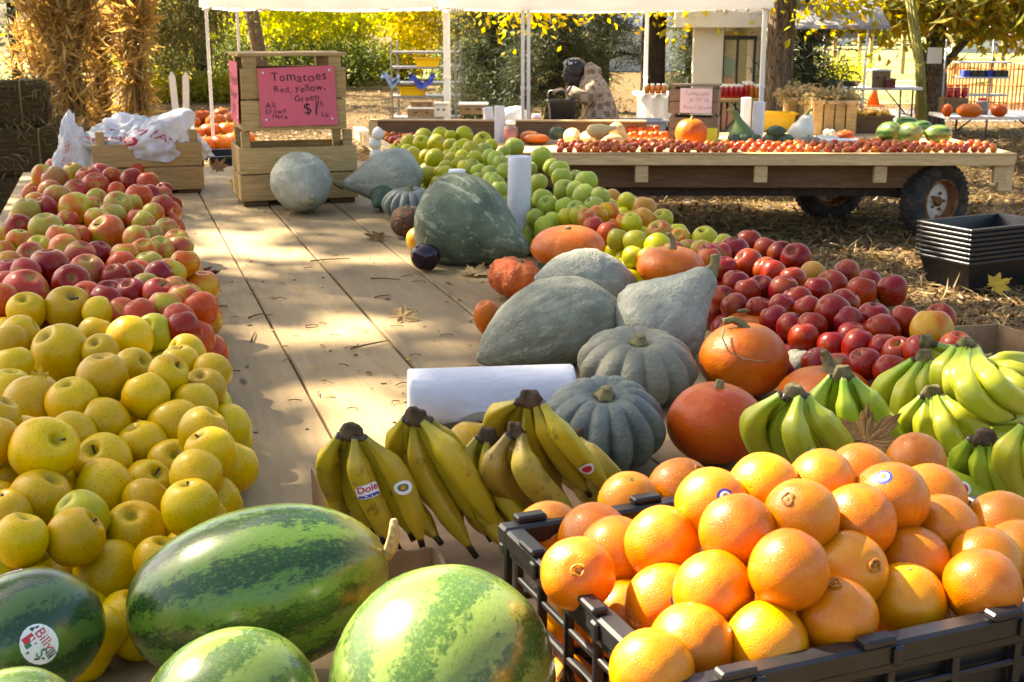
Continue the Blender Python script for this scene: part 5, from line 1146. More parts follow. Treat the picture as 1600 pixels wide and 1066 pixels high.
# things standing on the wagon
def onw(px, py): return G(px, py, DZ)
gw = 'produce standing on the tomato wagon'
jp = onw(798, 226); jar(jp, .062, .20, 'square red jelly jar beside the upright bag roll on the wagon', 'jars of red jelly'); jar(onw(838, 214), .062, .20, 'red jelly jar beside the dark green acorn squash', 'jars of red jelly')
for px, py, w, h, m, l, rb in ((828, 214, 32, 20, M_PUMP, 'flat orange pumpkin behind its twin on the foam tray', 9), (838, 217, 42, 17, M_PUMP, 'flat orange pumpkin resting on the white foam tray', 9), (870, 210, 26, 26, M_HUBX, 'dark green acorn squash beside the red jelly jar', 9), (817, 199, 22, 16, M_HUBX, 'dark green acorn squash between the red jelly jars', 9),
        (1080, 208, 51, 50, M_PUMP, 'big orange pumpkin with a dark stem before the old crates', 11), (1262, 221, 42, 19, M_JARR, 'grey ribbed pumpkin on the tomato wagon', 14), (1292, 217, 40, 15, M_WHITEG, 'flat white pumpkin beside the grey ribbed one on the wagon', 12), (1320, 213, 30, 20, M_RED, 'red-orange pumpkin in front of the slatted baskets', 9), (1350, 223, 26, 16, M_PUMP, 'small orange pumpkin beside the white foam trays', 9), (1370, 223, 20, 16, M_RED, 'small red-orange pumpkin against the watermelons', 9), (1296, 207, 20, 12, M_WHITEG, 'small white pumpkin under the slatted baskets', 10)):
    pumpkin(px, py, w, h, m, l, rb, .05 if rb < 13 else .12, stem='short' if w > 25 else 'nub', group=gw, z0=DZ, n=40, m=14)
for i, (px, w) in enumerate(((1147, 22), (1163, 24), (1180, 20), (1202, 22), (1226, 30))): pumpkin(px, 219, w, 22, M_HUBX, ['dark green acorn squash below the swan-neck gourd', 'acorn squash with an orange patch in the dark green row', 'small dark acorn squash mid row', 'dark green acorn squash below the yellow crate', 'largest dark acorn squash at the end of the row'][i], 9, .08, stem='nub', group=gw, z0=DZ, n=36, m=12)
squash(1212, 205, .13, (.9, -.2, .05), LEM, 34, 9, M_HUBX, 'dark green courgette lying on the acorn squashes', 0, .04, .01, 31, group=gw, z0=DZ, n=20, m=16)
squash(895, 214, .09, (.1, -.9, .1), HUB, 34, 14, M_BUTT, 'butternut squash with its round end showing, beside the acorn squash', 0, .03, 0, 21, group=gw, z0=DZ, n=24, m=20); squash(919, 217, .08, (.2, -.9, .1), HUB, 30, 12.5, M_BUTT, 'second butternut squash, round end showing, under the crooked one', 0, .03, 0, 22, group=gw, z0=DZ, n=24, m=20)
squash(940, 204, .17, (.9, .2, .1), PEAR, 50, 11, M_BUTT, 'butternut squash lying across the top of the heap', 0, .03, 0, 23, group=gw, z0=DZ, n=24, m=20, bend=.05); squash(968, 207, .13, (.5, -.3, -.4), PEAR, 38, 12, M_BUTT, 'butternut squash slanting down towards the larger tomatoes', 0, .03, 0, 24, group=gw, z0=DZ, n=24, m=20); squash(953, 220, .07, (-.95, -.2, -.1), PEAR, 56, 10, M_BUTT, 'crookneck butternut squash lying along the tomatoes', 0, .03, 0, 25, group=gw, z0=DZ, n=24, m=20, bend=-.14)
b = MB(); b.lathe([(.06, 0), (.105, .02), (.12, .06), (.10, .12), (.062, .17), (.035, .21), (.03, .25), (.034, .275), (.02, .29)], 22)
for v in b.v: v.x -= .06 * max(0, (v.z - .12) / .15) ** 1.5 - .0
sw = b.build('gourd', squash_mat('gourd_green', (.06, .13, .04), (.11, .19, .06), (.22, .30, .12), .5, .4), None, True); sw.location = onw(1158, 228); tag(sw, 'green swan-neck gourd standing in front of the bag rolls', 'gourd', gw)
stem_tube([Vector((-.075, 0, .282)), Vector((-.10, 0, .295)), Vector((-.125, 0, .29))], .012, .009, None, 'stem', sw)
pg = onw(1250, 222); b = MB(); b.lathe([(.05, 0), (.10, .03), (.115, .08), (.095, .14), (.06, .18), (.05, .21), (.02, .23)], 22)
for v in b.v: v *= 1 + .12 * noise.noise(v * 22); v.x += .35 * max(0, v.z - .1) 
q = b.build('gourd', M_WHITEG, None, True); q.location = pg; tag(q, 'white warty gourd in front of the slatted baskets', 'gourd', gw)
stem_tube([Vector((.04, 0, .22)), Vector((.06, 0, .26)), Vector((.09, 0, .275))], .012, .008, None, 'stem', q)
roll(onw(781, 222) + Zv(.15), Vector((0, 0, 1)), .30, .045, 'white plastic bag roll upright on the wagon beside the jelly jar'); roll(onw(765, 217) + Zv(.13), Vector((-.12, 0, 1)), .28, .045, 'tan paper roll leaning behind the white roll on the wagon'); roll(onw(1183, 220) + Zv(.165), Vector((.02, 0, 1)), .33, .052, 'thick white bag roll upright behind the acorn squashes'); roll(onw(1164, 208) + Zv(.16), Vector((0, 0, 1)), .32, .047, 'second white bag roll behind the swan-neck gourd')
for px, py, w, d, l in ((850, 222, .34, .22, 'white foam tray under the flat orange pumpkins'), (1316, 229, .38, .2, 'white foam tray at the tomato rows near the small watermelons')):
    b = MB(); h = .028; b.add([(-w/2+.02,-d/2+.02,0),(w/2-.02,-d/2+.02,0),(w/2-.02,d/2-.02,0),(-w/2+.02,d/2-.02,0),(-w/2,-d/2,h),(w/2,-d/2,h),(w/2,d/2,h),(-w/2,d/2,h),(-w/2+.03,-d/2+.03,.008),(w/2-.03,-d/2+.03,.008),(w/2-.03,d/2-.03,.008),(-w/2+.03,d/2-.03,.008)], [(3,2,1,0),(0,1,5,4),(1,2,6,5),(2,3,7,6),(3,0,4,7),(4,5,9,8),(5,6,10,9),(6,7,11,10),(7,4,8,11),(8,9,10,11)])
    o = b.build('foam_tray', M_WPL); o.location = onw(px, py) + Zv(.03 if px > 1000 else 0); tag(o, l, 'tray', 'white foam trays')
for px, py, l, w, ax, m, lab in ((1390, 207, 52, 34, (.3, -.8, .1), M_MELON, 'dark watermelon at the edge of the small melon group'), (1421, 209, 46, 36, (.3, -.9, .1), M_MELON_B, 'pale half-shaded watermelon in the middle of the group'), (1466, 210, 42, 30, (.9, -.2, .05), M_MELON_B, 'yellowish watermelon at the wagon corner'), (1415, 193, 42, 22, (.9, .2, .0), M_MELON, 'watermelon on top behind the pale one'), (1441, 200, 34, 24, (.8, .3, 0), M_MELON, 'dark watermelon squeezed behind the yellowish one')):
    p = G(px, py, DZ + .12); k = depth(p) / F; o = ellipsoid('watermelon', m, p, ax, l / 2 * k, w / 2 * k, w / 2 * k, 26, 16, .015, px); tag(o, lab, 'watermelon', 'small watermelons on the tomato wagon')
# two old crates with price papers, card
pq = onw(1080, 226); kx = depth(pq) / F; oc1 = empty('wooden_crate', onw(1092, 222) + Vector((-.02, .16, 0)), -.22); crate(oc1, .41, .32, .20, 2, WOOD_O, up=.02, feet=.01); tag(oc1, 'lower weathered crate behind the big wagon pumpkin', 'crate', 'old crates on the tomato wagon')
oc2 = empty('wooden_crate', oc1.location + Zv(.235), -.22); crate(oc2, .41, .32, .21, 2, WOOD_O, up=.02, lid=True); tag(oc2, 'upper weathered crate with pale price papers', 'crate', 'old crates on the tomato wagon')
Ro = Matrix.Rotation(-.22, 4, 'Z'); Ms = Matrix.Translation(oc2.location) @ Ro @ Matrix.Translation((.02, -.175, .115)) @ X90
M_PENC = plain('faded_ink', (.42, .22, .24), .8)
sign(None, .27, .205, Ms, [('Tomatoes', -.36, .28, .22, .06), ('$1 95 Lb', -.2, .02, .2, .02), ('Red + Green', -.4, -.28, .2, .02)], M_PALEP, 'pale pink tomato price paper on the upper weathered crate', ink=M_PENC, pins=False, group='price papers on the old crates')
Ms = Matrix.Translation(oc2.location) @ Ro @ Matrix.Translation((-.212, -.02, .115)) @ Matrix.Rotation(-math.pi / 2, 4, 'Z') @ X90
sign(None, .25, .20, Ms, [('Tomatoes', -.4, .2, .2, 0), ('$1 95', -.25, -.2, .2, 0)], M_BLUEPA, 'pale blue price paper on the narrow side of the weathered crate', ink=M_PENC, pins=False, group='price papers on the old crates')
b = MB(); b.box((0, 0, .075), (.085, .004, .15), None, 0, .001); o = b.build('price_card', M_YCARD); o.location = onw(1112, 229); tag(o, 'yellow card standing behind the big wagon pumpkin', 'card')
b = MB(); b.box((0, 0, .04), (.24, .004, .08), None, 0, .001); o = b.build('price_card', plain('green_card', (.42, .55, .03), .7)); o.location = G(650, 205, RZ) ; tag(o, 'lime green card on the back rail behind the tomatoes', 'card')
# yellow plastic crate, corn crate, baskets
def tub(name, p, w, d, h, mat, label, taper=.85, rim=.02, yaw=0.0, cat='tub', group=None, t=.008):
    o = empty(name, p, yaw); tag(o, label, cat, group); b = MB()
    def ring(s, z, inn=0): return [Vector((x * (w / 2 * s - inn), y * (d / 2 * s - inn), z)) for x, y in ((-1, -1), (1, -1), (1, 1), (-1, 1))]
    rs = [ring(taper, 0), ring(1, h), ring(1, h, t), ring(taper, .01, t)]; vs = sum(rs, []); fs = [(3, 2, 1, 0)]
    for k in range(3):
        for j in range(4): fs.append((k * 4 + j, k * 4 + (j + 1) % 4, k * 4 + 4 + (j + 1) % 4, k * 4 + 4 + j))
    fs.append((12, 13, 14, 15)); b.add(vs, fs); b.build('body', mat, o)
    b = MB(); 
    for x, y, sx, sy in ((0, -1, w + 2 * rim, rim), (0, 1, w + 2 * rim, rim), (-1, 0, rim, d), (1, 0, rim, d)): b.box((x * (w / 2 + rim / 2), y * (d / 2 + rim / 2), h - .008), (sx, sy, .018), None, 0, .003)
    b.build('rim', mat, o); return o
M_YEL = plain('yellow_plastic', (.75, .48, .01), .35, .05); M_BLUE = plain('blue_cloth', (.02, .045, .33), .8, .3, 10); M_GREY = plain('grey_plastic', (.45, .46, .47), .4, .06)
tub('plastic_crate', onw(1215, 206) + Vector((0, .15, 0)), .34, .24, .17, M_YEL, 'bright yellow plastic crate behind the acorn squashes', cat='crate')
def slat_basket(p, w, d, h, n, label, yaw=0.0):
    o = empty('slatted_basket', p, yaw); tag(o, label, 'basket', 'slatted baskets on the tomato wagon')
    for i in range(n):
        for y in (-1, 1): b = MB(); b.box(((i - (n - 1) / 2) * w / n, y * d / 2, h / 2), (w / n - .012, .010, h), None, 0, .002); b.build('slat', WOOD_C, o)
    for i in range(3):
        for x in (-1, 1): b = MB(); b.box((x * (w / 2 + .0), (i - 1) * d / 3.2, h / 2), (.010, d / 3.4, h), None, 0, .002); b.build('slat', WOOD_C, o)
    b = MB(); b.box((0, -d / 2 - .008, h - .015), (w + .02, .008, .03), None, 0, .002); b.build('hoop', WOOD_N, o); b = MB(); b.box((0, 0, .012), (w - .02, d - .02, .01)); b.build('floor_board', WOOD_C, o); return o
bk1 = slat_basket(G(1306, 213, DZ) + Vector((0, .25, 0)), .40, .32, .31, 4, 'slatted wooden basket brimming with dried flower heads'); bk2 = slat_basket(G(1262, 206, DZ) + Vector((0, .40, 0)), .26, .26, .30, 3, 'narrower slatted basket behind the white warty gourd')

# ================================================================ LEAF TOOLS
def leaf_mat(name, cols, trans=.45, rough=.55):
    t = NT(name); r = t.n('NewGeometry', out=8); c = t.ramp(r, [(i / max(1, len(cols) - 1), q) for i, q in enumerate(cols)])
    b = t.bsdf(c, rough, None, .3); tl = t.n('BsdfTranslucent', None, {'Color': hsv(t, c, .49, 1.1, 1.5)}); return t.done(t.n('MixShader', None, {0: trans, 1: b, 2: tl}))
def leaf_arrays(P, size, aspect=.55, droop=.3, updir=None, jit=.5, flat=0.0):
    """folded leaf quads at points P: numpy (n,3)"""
    n = len(P); d = rng.normal(size=(n, 3)); d[:, 2] -= droop
    if updir is not None: d = d * jit + updir
    d /= np.linalg.norm(d, axis=1)[:, None] + 1e-9; q = rng.normal(size=(n, 3)); q[:, 2] += flat * 3; s = np.cross(d, q); s /= np.linalg.norm(s, axis=1)[:, None] + 1e-9
    nn = np.cross(d, s); L = size * rng.uniform(.6, 1.3, n)[:, None]; w = L * aspect
    a = P; b_ = P + d * L * .5 + s * w * .5 + nn * L * .08; c = P + d * L - nn * L * .1; e = P + d * L * .5 - s * w * .5 + nn * L * .08
    V_ = np.stack([a, b_, c, e], 1).reshape(-1, 3); return V_, np.arange(4 * n).reshape(-1, 4)
def crown_points(clumps, n, shell=.35):
    """clumps: (x, y, z, rx, ry, rz, weight)"""
    w = np.array([c[6] if len(c) > 6 else c[3] * c[4] * c[5] for c in clumps]); w = w / w.sum(); k = rng.choice(len(clumps), n, p=w); C_ = np.array([c[:6] for c in clumps])[k]
    d = rng.normal(size=(n, 3)); d /= np.linalg.norm(d, axis=1)[:, None]; r = rng.uniform(shell, 1, n) ** .6
    return C_[:, :3] + d * r[:, None] * C_[:, 3:6]
def foliage(name, clumps, n, size, mat, parent, sub=18, spread=1.0, **kw):
    """leaves gathered in twigs so that gaps stay between them"""
    tw = crown_points(clumps, max(1, n // sub)); P = np.repeat(tw, sub, 0) + rng.normal(size=(len(tw) * sub, 3)) * size * spread * np.array([2.2, 2.2, 1.5]); V_, F_ = leaf_arrays(P, size, **kw)
    me = fast_mesh(name, V_, F_, mat, False); return link(bpy.data.objects.new(name, me), parent)
def bark_mat(name, a, b):
    t = NT(name); co = t.obj((9, 9, 1.6)); n = t.noise(co, 2.2, 5, .65, .5); v = t.vor(co, 3.5, 'DISTANCE_TO_EDGE'); c = t.mix(t.step(n, .35, .7), a, b); c = t.mix(t.step(v, .12, .0), c, tuple(x * .4 for x in a)); return t.done(t.bsdf(c, .9, t.bump(t.math('ADD', t.math('MULTIPLY', v, .8), n), .9, .03), .15))
BARK = bark_mat('bark_grey_brown', (.11, .078, .05), (.21, .155, .10)); BARKD = bark_mat('bark_dark', (.03, .022, .017), (.055, .042, .03)); BARKT = bark_mat('bark_tan', (.20, .13, .075), (.30, .21, .13))
def trunk(parent, pts, r0, r1, mat=None, name='trunk'):
    b = MB(); k = len(pts); P = []; R = []
    for i in range(k - 1):
        for q in range(4): f = (i + q / 4) / (k - 1); P.append(Vector(pts[i]).lerp(Vector(pts[i + 1]), q / 4)); R.append((r0 + (r1 - r0) * f) * (1.35 - .35 * min(1, f * 7)) )
    P.append(Vector(pts[-1])); R.append(r1); b.tube(P, R, 16)
    for v in b.v: 
        pass
    b.v = [v + Vector((noise.noise(v * 2.5), noise.noise(v * 2.5 + Vector((9, 0, 0))), 0)) * r0 * .16 for v in b.v]; return b.build(name, mat or BARK, parent, True)
def branches(parent, base, n, L, r, mat, seed, spread=(-1, 1), zr=(.1, .8)):
    r_ = random.Random(seed)
    for i in range(n):
        a = r_.uniform(0, 6.28); d = Vector((math.cos(a), math.sin(a), r_.uniform(*zr))).normalized(); s = Vector(base) + Zv(r_.uniform(-.4, .6)); m1 = s + d * L * .5 + Zv(L * .06); e = s + d * L + Vector((r_.uniform(-.3, .3), r_.uniform(-.3, .3), r_.uniform(-.1, .3)))
        b = MB(); b.tube([s, s.lerp(m1, .5) + Zv(.03), m1, m1.lerp(e, .5), e], [r, r * .8, r * .6, r * .4, r * .15], 7); b.build('limb', mat, parent, True)
LF_GOLD = leaf_mat('leaves_gold', [(.36, .37, .03), (.58, .52, .035), (.68, .55, .04), (.46, .46, .035)], .55); LF_YG = leaf_mat('leaves_yellow_green', [(.20, .27, .03), (.38, .42, .04), (.58, .54, .05), (.26, .33, .03)], .55); LF_DK = leaf_mat('leaves_dark', [(.05, .08, .02), (.10, .135, .03), (.17, .20, .04)], .4)
LF_OL = leaf_mat('leaves_olive', [(.17, .20, .02), (.34, .32, .03), (.55, .38, .03), (.26, .25, .025)], .55); LF_T3 = leaf_mat('leaves_forked_tree', [(.14, .17, .025), (.28, .28, .035), (.46, .30, .035), (.22, .23, .03)], .55); NEED = leaf_mat('pine_needles', [(.022, .038, .018), (.048, .066, .03), (.10, .115, .05)], .2); NEEDG = leaf_mat('spruce_needles', [(.09, .10, .035), (.17, .165, .055), (.26, .22, .08)], .4); LF_GREY = leaf_mat('leaves_grey_green', [(.08, .12, .085), (.18, .22, .16), (.28, .31, .23)], .4)
# ================================================================ BACKGROUND
def X(px, zc): return (px - CX) / F * zc
def base(px, zc): p = at(px, HZ, zc); return Vector((p.x, p.y, 0))
def zat(py, zc): return at(CX, py, zc).z
# --- tall trunks nearby
def big_tree(px, zc, wpx, label, mat, leaves, clumps, n, size, lean=(0, 0), top=7.5, name='tree', limbs=6, group='trees round the stall', **kw):
    b0 = base(px, zc); o = empty(name, b0); tag(o, label, 'tree', group); r = wpx / 2 * zc / F
    trunk(o, [(0, 0, -.1), (lean[0] * .25, lean[1] * .25, top * .25), (lean[0] * .5, lean[1] * .5, top * .5), (lean[0], lean[1], top)], r, r * .55, mat)
    branches(o, (lean[0] * .7, lean[1] * .7, top * .62), limbs, 2.4, r * .35, mat, px)
    if clumps: foliage('crown', clumps, n, size, leaves, o, **kw)
    return o
big_tree(1221, 14.2, 49, 'thick brown trunk rising through the stall behind the yellow crate', BARK, LF_OL, [(0, 0, 6, 2.2, 2.2, 1.8, 1), (1.3, .5, 5, 1.6, 1.6, 1.0, .5), (.50, -.4, 2.02, .40, .4, .24, .22), (-1, .5, 4.6, 1.5, 1.5, 1, .5)], 6000, .11)
big_tree(1022, 17.5, 43, 'dark trunk behind the jam table', BARKD, LF_GOLD, [(0, 0, 6, 2.5, 2.5, 2, .8), (-1.75, .2, 2.05, .75, .5, .32, .4), (-.9, .3, 2.25, .7, .5, .2, .15), (.35, -.3, 2.0, .55, .5, .22, .3), (-1, 0, 4.5, 2, 2, 1, .5), (1.2, 0, 4.2, 1.6, 1.6, 1, .4)], 7000, .13)
# --- forked tree with a low crown (right)
z3 = 20.0; b3 = base(1464, z3); t3 = empty('tree', b3); tag(t3, 'forked tree with low olive-yellow leaves and a nailed paper', 'tree', 'trees round the stall'); s3 = z3 / F
trunk(t3, [(0, 0, -.1), (0, 0, .5), (-.0, 0, .9)], 25 * s3, 22 * s3, BARK)
for i, (dx, h, r) in enumerate(((-.72, 2.6, 11), (.14, 3.4, 15), (1.15, 2.1, 7), (-.15, 3.6, 9))):
    b = MB(); s = Vector((.0, 0, .82)); e = Vector((dx, .2 * i - .3, h)); mid = Vector((dx * .55, .1, 1.35 + .1 * i)); b.tube([bez([s, mid, e], k / 8) for k in range(9)], [r * s3 * (1 - .07 * k) for k in range(9)], 9); b.build('limb', BARK, t3, True)
foliage('crown', [(-.9, 0, 2.08, 1.2, .9, .38, 1.3), (-1.75, 0, 2.0, .7, .6, .24, .6), (.3, 0, 2.1, 1.3, .9, .38, 1.4), (1.3, .2, 1.85, .8, .7, .32, .6), (0, 0, 3.4, 2.4, 2, 1.2, 2.0)], 17000, .155, LF_T3, t3, sub=14)
pp = at(1460, 87, z3 - .6); b = MB(); b.sheet(lambda u, v: pp + Vector(((u - .5) * .22, .02 * math.sin(u * 4), (v - .5) * .24)), 5, 5); o = b.build('paper_notice', M_PAPER); tag(o, 'pale paper notice nailed to the forked tree trunk', 'notice')
# bundle of green stalks leaning on the trunk
sb = empty('stalk_bundle', base(1450, 18.5)); tag(sb, 'tied bundle of tall green-brown corn stalks against the forked tree', 'corn bundle'); M_STK2 = wood('green_stalk', (.22, .21, .05), (.36, .33, .10), .7, (8, 8, 1.5), .2)
for i in range(9):
    a = 2 * math.pi * i / 9; r = .055; b = MB(); b.tube([Vector((r * math.cos(a) + .06, r * math.sin(a), .0)), Vector((r * .9 * math.cos(a) - .06, r * math.sin(a), 1.0)), Vector((r * 1.1 * math.cos(a) - .36, r * math.sin(a), 2.4))], [.025, .024, .018], 7); b.build('stalk', M_STK2, sb, True)
tag(foliage('leaf_blades', [(-.12, 0, 2.2, .25, .2, .4)], 260, .32, leaf_mat('corn_blade', [(.16, .18, .04), (.30, .26, .09)]), sb, sub=5, aspect=.14), None, None, None, 'stuff')
# --- tan leaning trunk, dark trunk far left
big_tree(409, 31, 26, 'tan leaning trunk behind the pink signed crate', BARKT, LF_YG, [(-.6, 0, 5.5, 2, 2, 1.6, .4), (.6, 2.2, 2.3, 1.9, 1.0, .75, 1)], 7000, .15, lean=(-1.0, 0), top=8)
big_tree(312, 28, 25, 'dark trunk behind the two white stakes', BARKD, NEEDG, [(-.3, 0, 4.4, 1.8, 1.6, 1.6, .3), (-.5, -.3, 2.1, 1.3, 1.0, .8, 1)], 8000, .14, lean=(-.25, 0), top=8, aspect=.25, droop=1.4)
big_tree(206, 27, 14, 'drooping grey-green spruce behind the corn shocks', BARKD, NEEDG, [(.3, 0, 2.2, 1.9, 1.2, 1.1, 1), (.2, 0, 5, 1.3, 1.2, 1.4, .3), (.9, .4, 1.3, 1.0, .8, .7, .4)], 13000, .15, top=8, name='spruce_tree', aspect=.22, droop=1.6)
big_tree(20, 24, 20, 'grey-green broadleaf tree behind the hay bales', BARKD, LF_GREY, [(0, 0, 2.2, 1.2, 1.2, 1.1), (-.8, 0, 3.6, 2, 2, 1.6), (.7, 0, 1.2, .7, .7, .7)], 8000, .12, top=6)
big_tree(62, 26, 22, 'dark leaning conifer behind the tallest corn shock', BARKD, LF_DK, [(.1, 0, 2.0, .55, .6, 1.1), (.2, 0, 4, 1.0, 1, 1.4)], 6000, .16, top=6, name='conifer', aspect=.25)
big_tree(90, 22, 12, 'slim yellow-leaved tree above the corn shocks', BARKD, LF_GOLD, [(-.5, 0, 2.35, .9, .6, .35), (0, 0, 3.8, 1.5, 1.4, 1)], 3500, .12, top=5)
# --- the gold and green wall of trees
r5 = random.Random(5)
for i, (px, zc, lf, lab) in enumerate(((345, 37, LF_YG, 'yellow-green tree behind the dark trunk'), (440, 36, LF_YG, 'yellow-green tree behind the pink signed crate'), (505, 38, LF_OL, 'olive tree between the signed crate and the rack'), (560, 36, LF_YG, 'yellow-green tree with sky gaps beside the metal rack'), (625, 38, LF_GOLD, 'golden-olive tree behind the metal rack'), (690, 36, LF_OL, 'olive tree between the rack and the pine'), (270, 39, LF_YG, 'pale green tree behind the spruce'), (140, 38, LF_YG, 'yellow-green tree far behind the corn shocks'))):
    big_tree(px, zc, 9, lab, BARKD, lf, [(r5.uniform(-.4, .4), 0, 2.3 + r5.uniform(-.2, .2), 1.25, 1.2, .75, 1.1), (r5.uniform(-.9, .9), -.5, 1.5, .8, .7, .6, .9), (r5.uniform(-.6, .6), .4, 3.6, .9, .9, .7, .12), (r5.uniform(-.6, .6), -.2, .75, 1.0, .8, .55, .5)], 4300, .14, sub=34, spread=.75, top=5, group='autumn trees beyond the stall', limbs=4)
def shrub(px, zc, w, h, lf, label, n=2500, size=.11, z0=0.0, name='shrub', group='shrubs beyond the stall', **kw):
    o = empty(name, base(px, zc)); tag(o, label, 'shrub', group); b = MB()
    for k in range(5): a = k * 1.3; b.tube([Vector((0, 0, 0)), Vector((math.cos(a) * w * .2, math.sin(a) * w * .2, h * .5)), Vector((math.cos(a) * w * .4, math.sin(a) * w * .3, h * .9))], [.03, .02, .008], 5)
    b.build('stems', BARKD, o, True); foliage('foliage', [(0, 0, h * .55 + z0, w / 2, w / 3, h * .5), (w * .3, 0, h * .4 + z0, w * .3, w * .25, h * .35), (-w * .3, 0, h * .4 + z0, w * .3, w * .25, h * .35)], n, size, lf, o, **kw); return o
shrub(470, 33, 2.0, 1.25, LF_DK, 'dark shrub behind the pink signed crate'); shrub(545, 34, 1.7, 1.15, LF_DK, 'dark shrub between signed crate and metal rack'); shrub(365, 33, 1.0, 1.3, LF_DK, 'dark shrub behind the crate top'); shrub(250, 35, 1.6, 1.0, LF_DK, 'dark shrub behind the white stakes'); shrub(605, 37, 1.2, .8, LF_DK, 'low dark shrub behind the rack'); shrub(735, 31, 1.2, 1.2, LF_DK, 'dark shrub beside the pine'); shrub(1320, 33, .01 + 1.2, .7, LF_YG, 'straggling shrub beyond the white tables', 900)
hg = foliage('ground_cover', [(X(p_, 27.5), base(800, 27.5).y + rng.uniform(-.4, .4), .22, .55, .6, .26) for p_ in range(225, 375, 12)], 9000, .09, leaf_mat('leaves_bright', [(.22, .24, .03), (.40, .36, .04), (.30, .30, .04)], .5), None); tag(hg, 'bright yellow-green ground cover bed behind the pumpkins', None, None, 'stuff')
# --- pine (blue-green) in the middle
def pine(px, zc, w, h, label, n, seed, low=.15):
    o = empty('pine_tree', base(px, zc)); tag(o, label, 'tree', 'pines behind the person'); r_ = random.Random(seed); trunk(o, [(0, 0, -.1), (.05, 0, h * .5), (0, 0, h)], .16, .04, BARKD); tips = []
    for i in range(64):
        f = r_.random(); z = low + (h - low) * f ** 1.3; L = w / 2 * (1 - f * .75) * r_.uniform(.7, 1.1); a = r_.uniform(0, 6.28); d = Vector((math.cos(a), math.sin(a) * .8, r_.uniform(-.12, .22))); s = Vector((0, 0, z)); e = s + d * L
        if i < 20: b = MB(); b.tube([s, s.lerp(e, .5) + Zv(.06), e], [.035, .022, .006], 5); b.build('branch', BARKD, o, True)
        for k in range(7): t = .25 + .75 * k / 6; tips.append((*(s.lerp(e, t) + Vector((r_.uniform(-.12, .12), r_.uniform(-.12, .12), r_.uniform(-.06, .1)))), .17, .17, .13, 1))
    foliage('needles', tips, int(n * 1.6), .17, NEED, o, sub=30, spread=.35, aspect=.07, droop=.1); return o
pine(775, 21, 2.3, 4.2, 'dense blue-green pine behind the double tent pole', 26000, 1); pine(868, 20, 2.2, 4.0, 'blue-green pine directly behind the person', 24000, 2); pine(940, 24, 1.9, 4.5, 'loose pine with bare branches beside the dark trunk', 9000, 3, .9)
pine(1080, 25, 1.3, 3.6, 'small pine between the dark trunk and the white hut', 7000, 5); pine(1258, 16.5, .9, 2.0, 'young pine peeping behind the thick trunk', 3500, 6, .75)
# --- houses and barn in the glare
def gable(name, c, w, d, h, rh, wall, roof, label, wins=(), door=None, yaw=0.0):
    o = empty(name, c, yaw); tag(o, label, 'building'); b = MB(); b.box((0, 0, h / 2), (w, d, h), None, 0, .01); b.build('wall', wall, o)
    b = MB(); b.add([(-w / 2, -d / 2, h), (w / 2, -d / 2, h), (w / 2, d / 2, h), (-w / 2, d / 2, h), (-w / 2, 0, h + rh), (w / 2, 0, h + rh)], [(0, 4, 3), (1, 2, 5)]); b.build('gable_wall', wall, o)
    for s in (-1, 1):
        R = frame(Vector((1, 0, 0)), Vector((0, s * rh, d / 2)).normalized()); b = MB(); b.box((0, s * d / 4, h + rh / 2 + .06), (w + .4, math.hypot(d / 2, rh) + .35, .08), Matrix.Rotation(-s * math.atan2(rh, d / 2), 3, 'X'), 0, .01); b.build('roof_slope', roof, o)
    for x, z, ww, hh in wins:
        f = MB(); f.box((x, -d / 2 - .015, z), (ww + .12, .05, hh + .12), None, 0, .006); fr = f.build('window', M_WHITE, o); g = MB(); g.box((x, -d / 2 - .046, z), (ww, .02, hh)); g.build('pane', plain('dark_pane', (.08, .10, .13), .1), fr)
    if door: x, ww, hh = door; f = MB(); f.box((x, -d / 2 - .02, hh / 2), (ww, .05, hh), None, 0, .006); f.build('door', M_GREY, o)
    return o
M_WALLW = plain('white_boards', (.66, .66, .66), .7, .05, 3); M_ROOFB = plain('slate_roof', (.16, .19, .26), .7, .15, 5); M_WALLC = plain('cream_wall', (.68, .65, .57), .8, .05, 3)
hb = base(1015, 44); gable('house', hb + Vector((0, 2, 0)), 6.0, 5, 1.5, 2.0, M_WALLW, M_ROOFB, 'white house with a slate roof in the glare behind the pine', [(-1.4, .85, .5, .7), (.2, .85, .5, .7), (1.7, .85, .5, .7)], (-.6, .6, 1.2))
gable('barn', base(1300, 74) + Vector((0, 3, 0)), 4.6, 6, 3.2, 1.5, M_WALLW, M_ROOFB, 'white barn beyond the meadow behind the grey awning', [(1.0, 1.6, 1.0, 1.4)], (-.9, 1.2, 2.0)); gable('shed', base(1575, 62) + Vector((0, 2, 0)), 5, 4, 1.0, .9, M_WALLW, M_GREY, 'low pale shed beyond the meadow behind the snow fence')
# far treeline stands in front of the sky
ft = foliage('far_woods', [(x + rng.uniform(-3, 3), 150 + rng.uniform(-8, 8), .8 + rng.uniform(-.6, .6), 4, 4, 1.6) for x in range(-130, 150, 9)], 16000, .6, LF_OL, None, sub=12); tag(ft, 'pale far wood along the horizon', None, None, 'stuff')
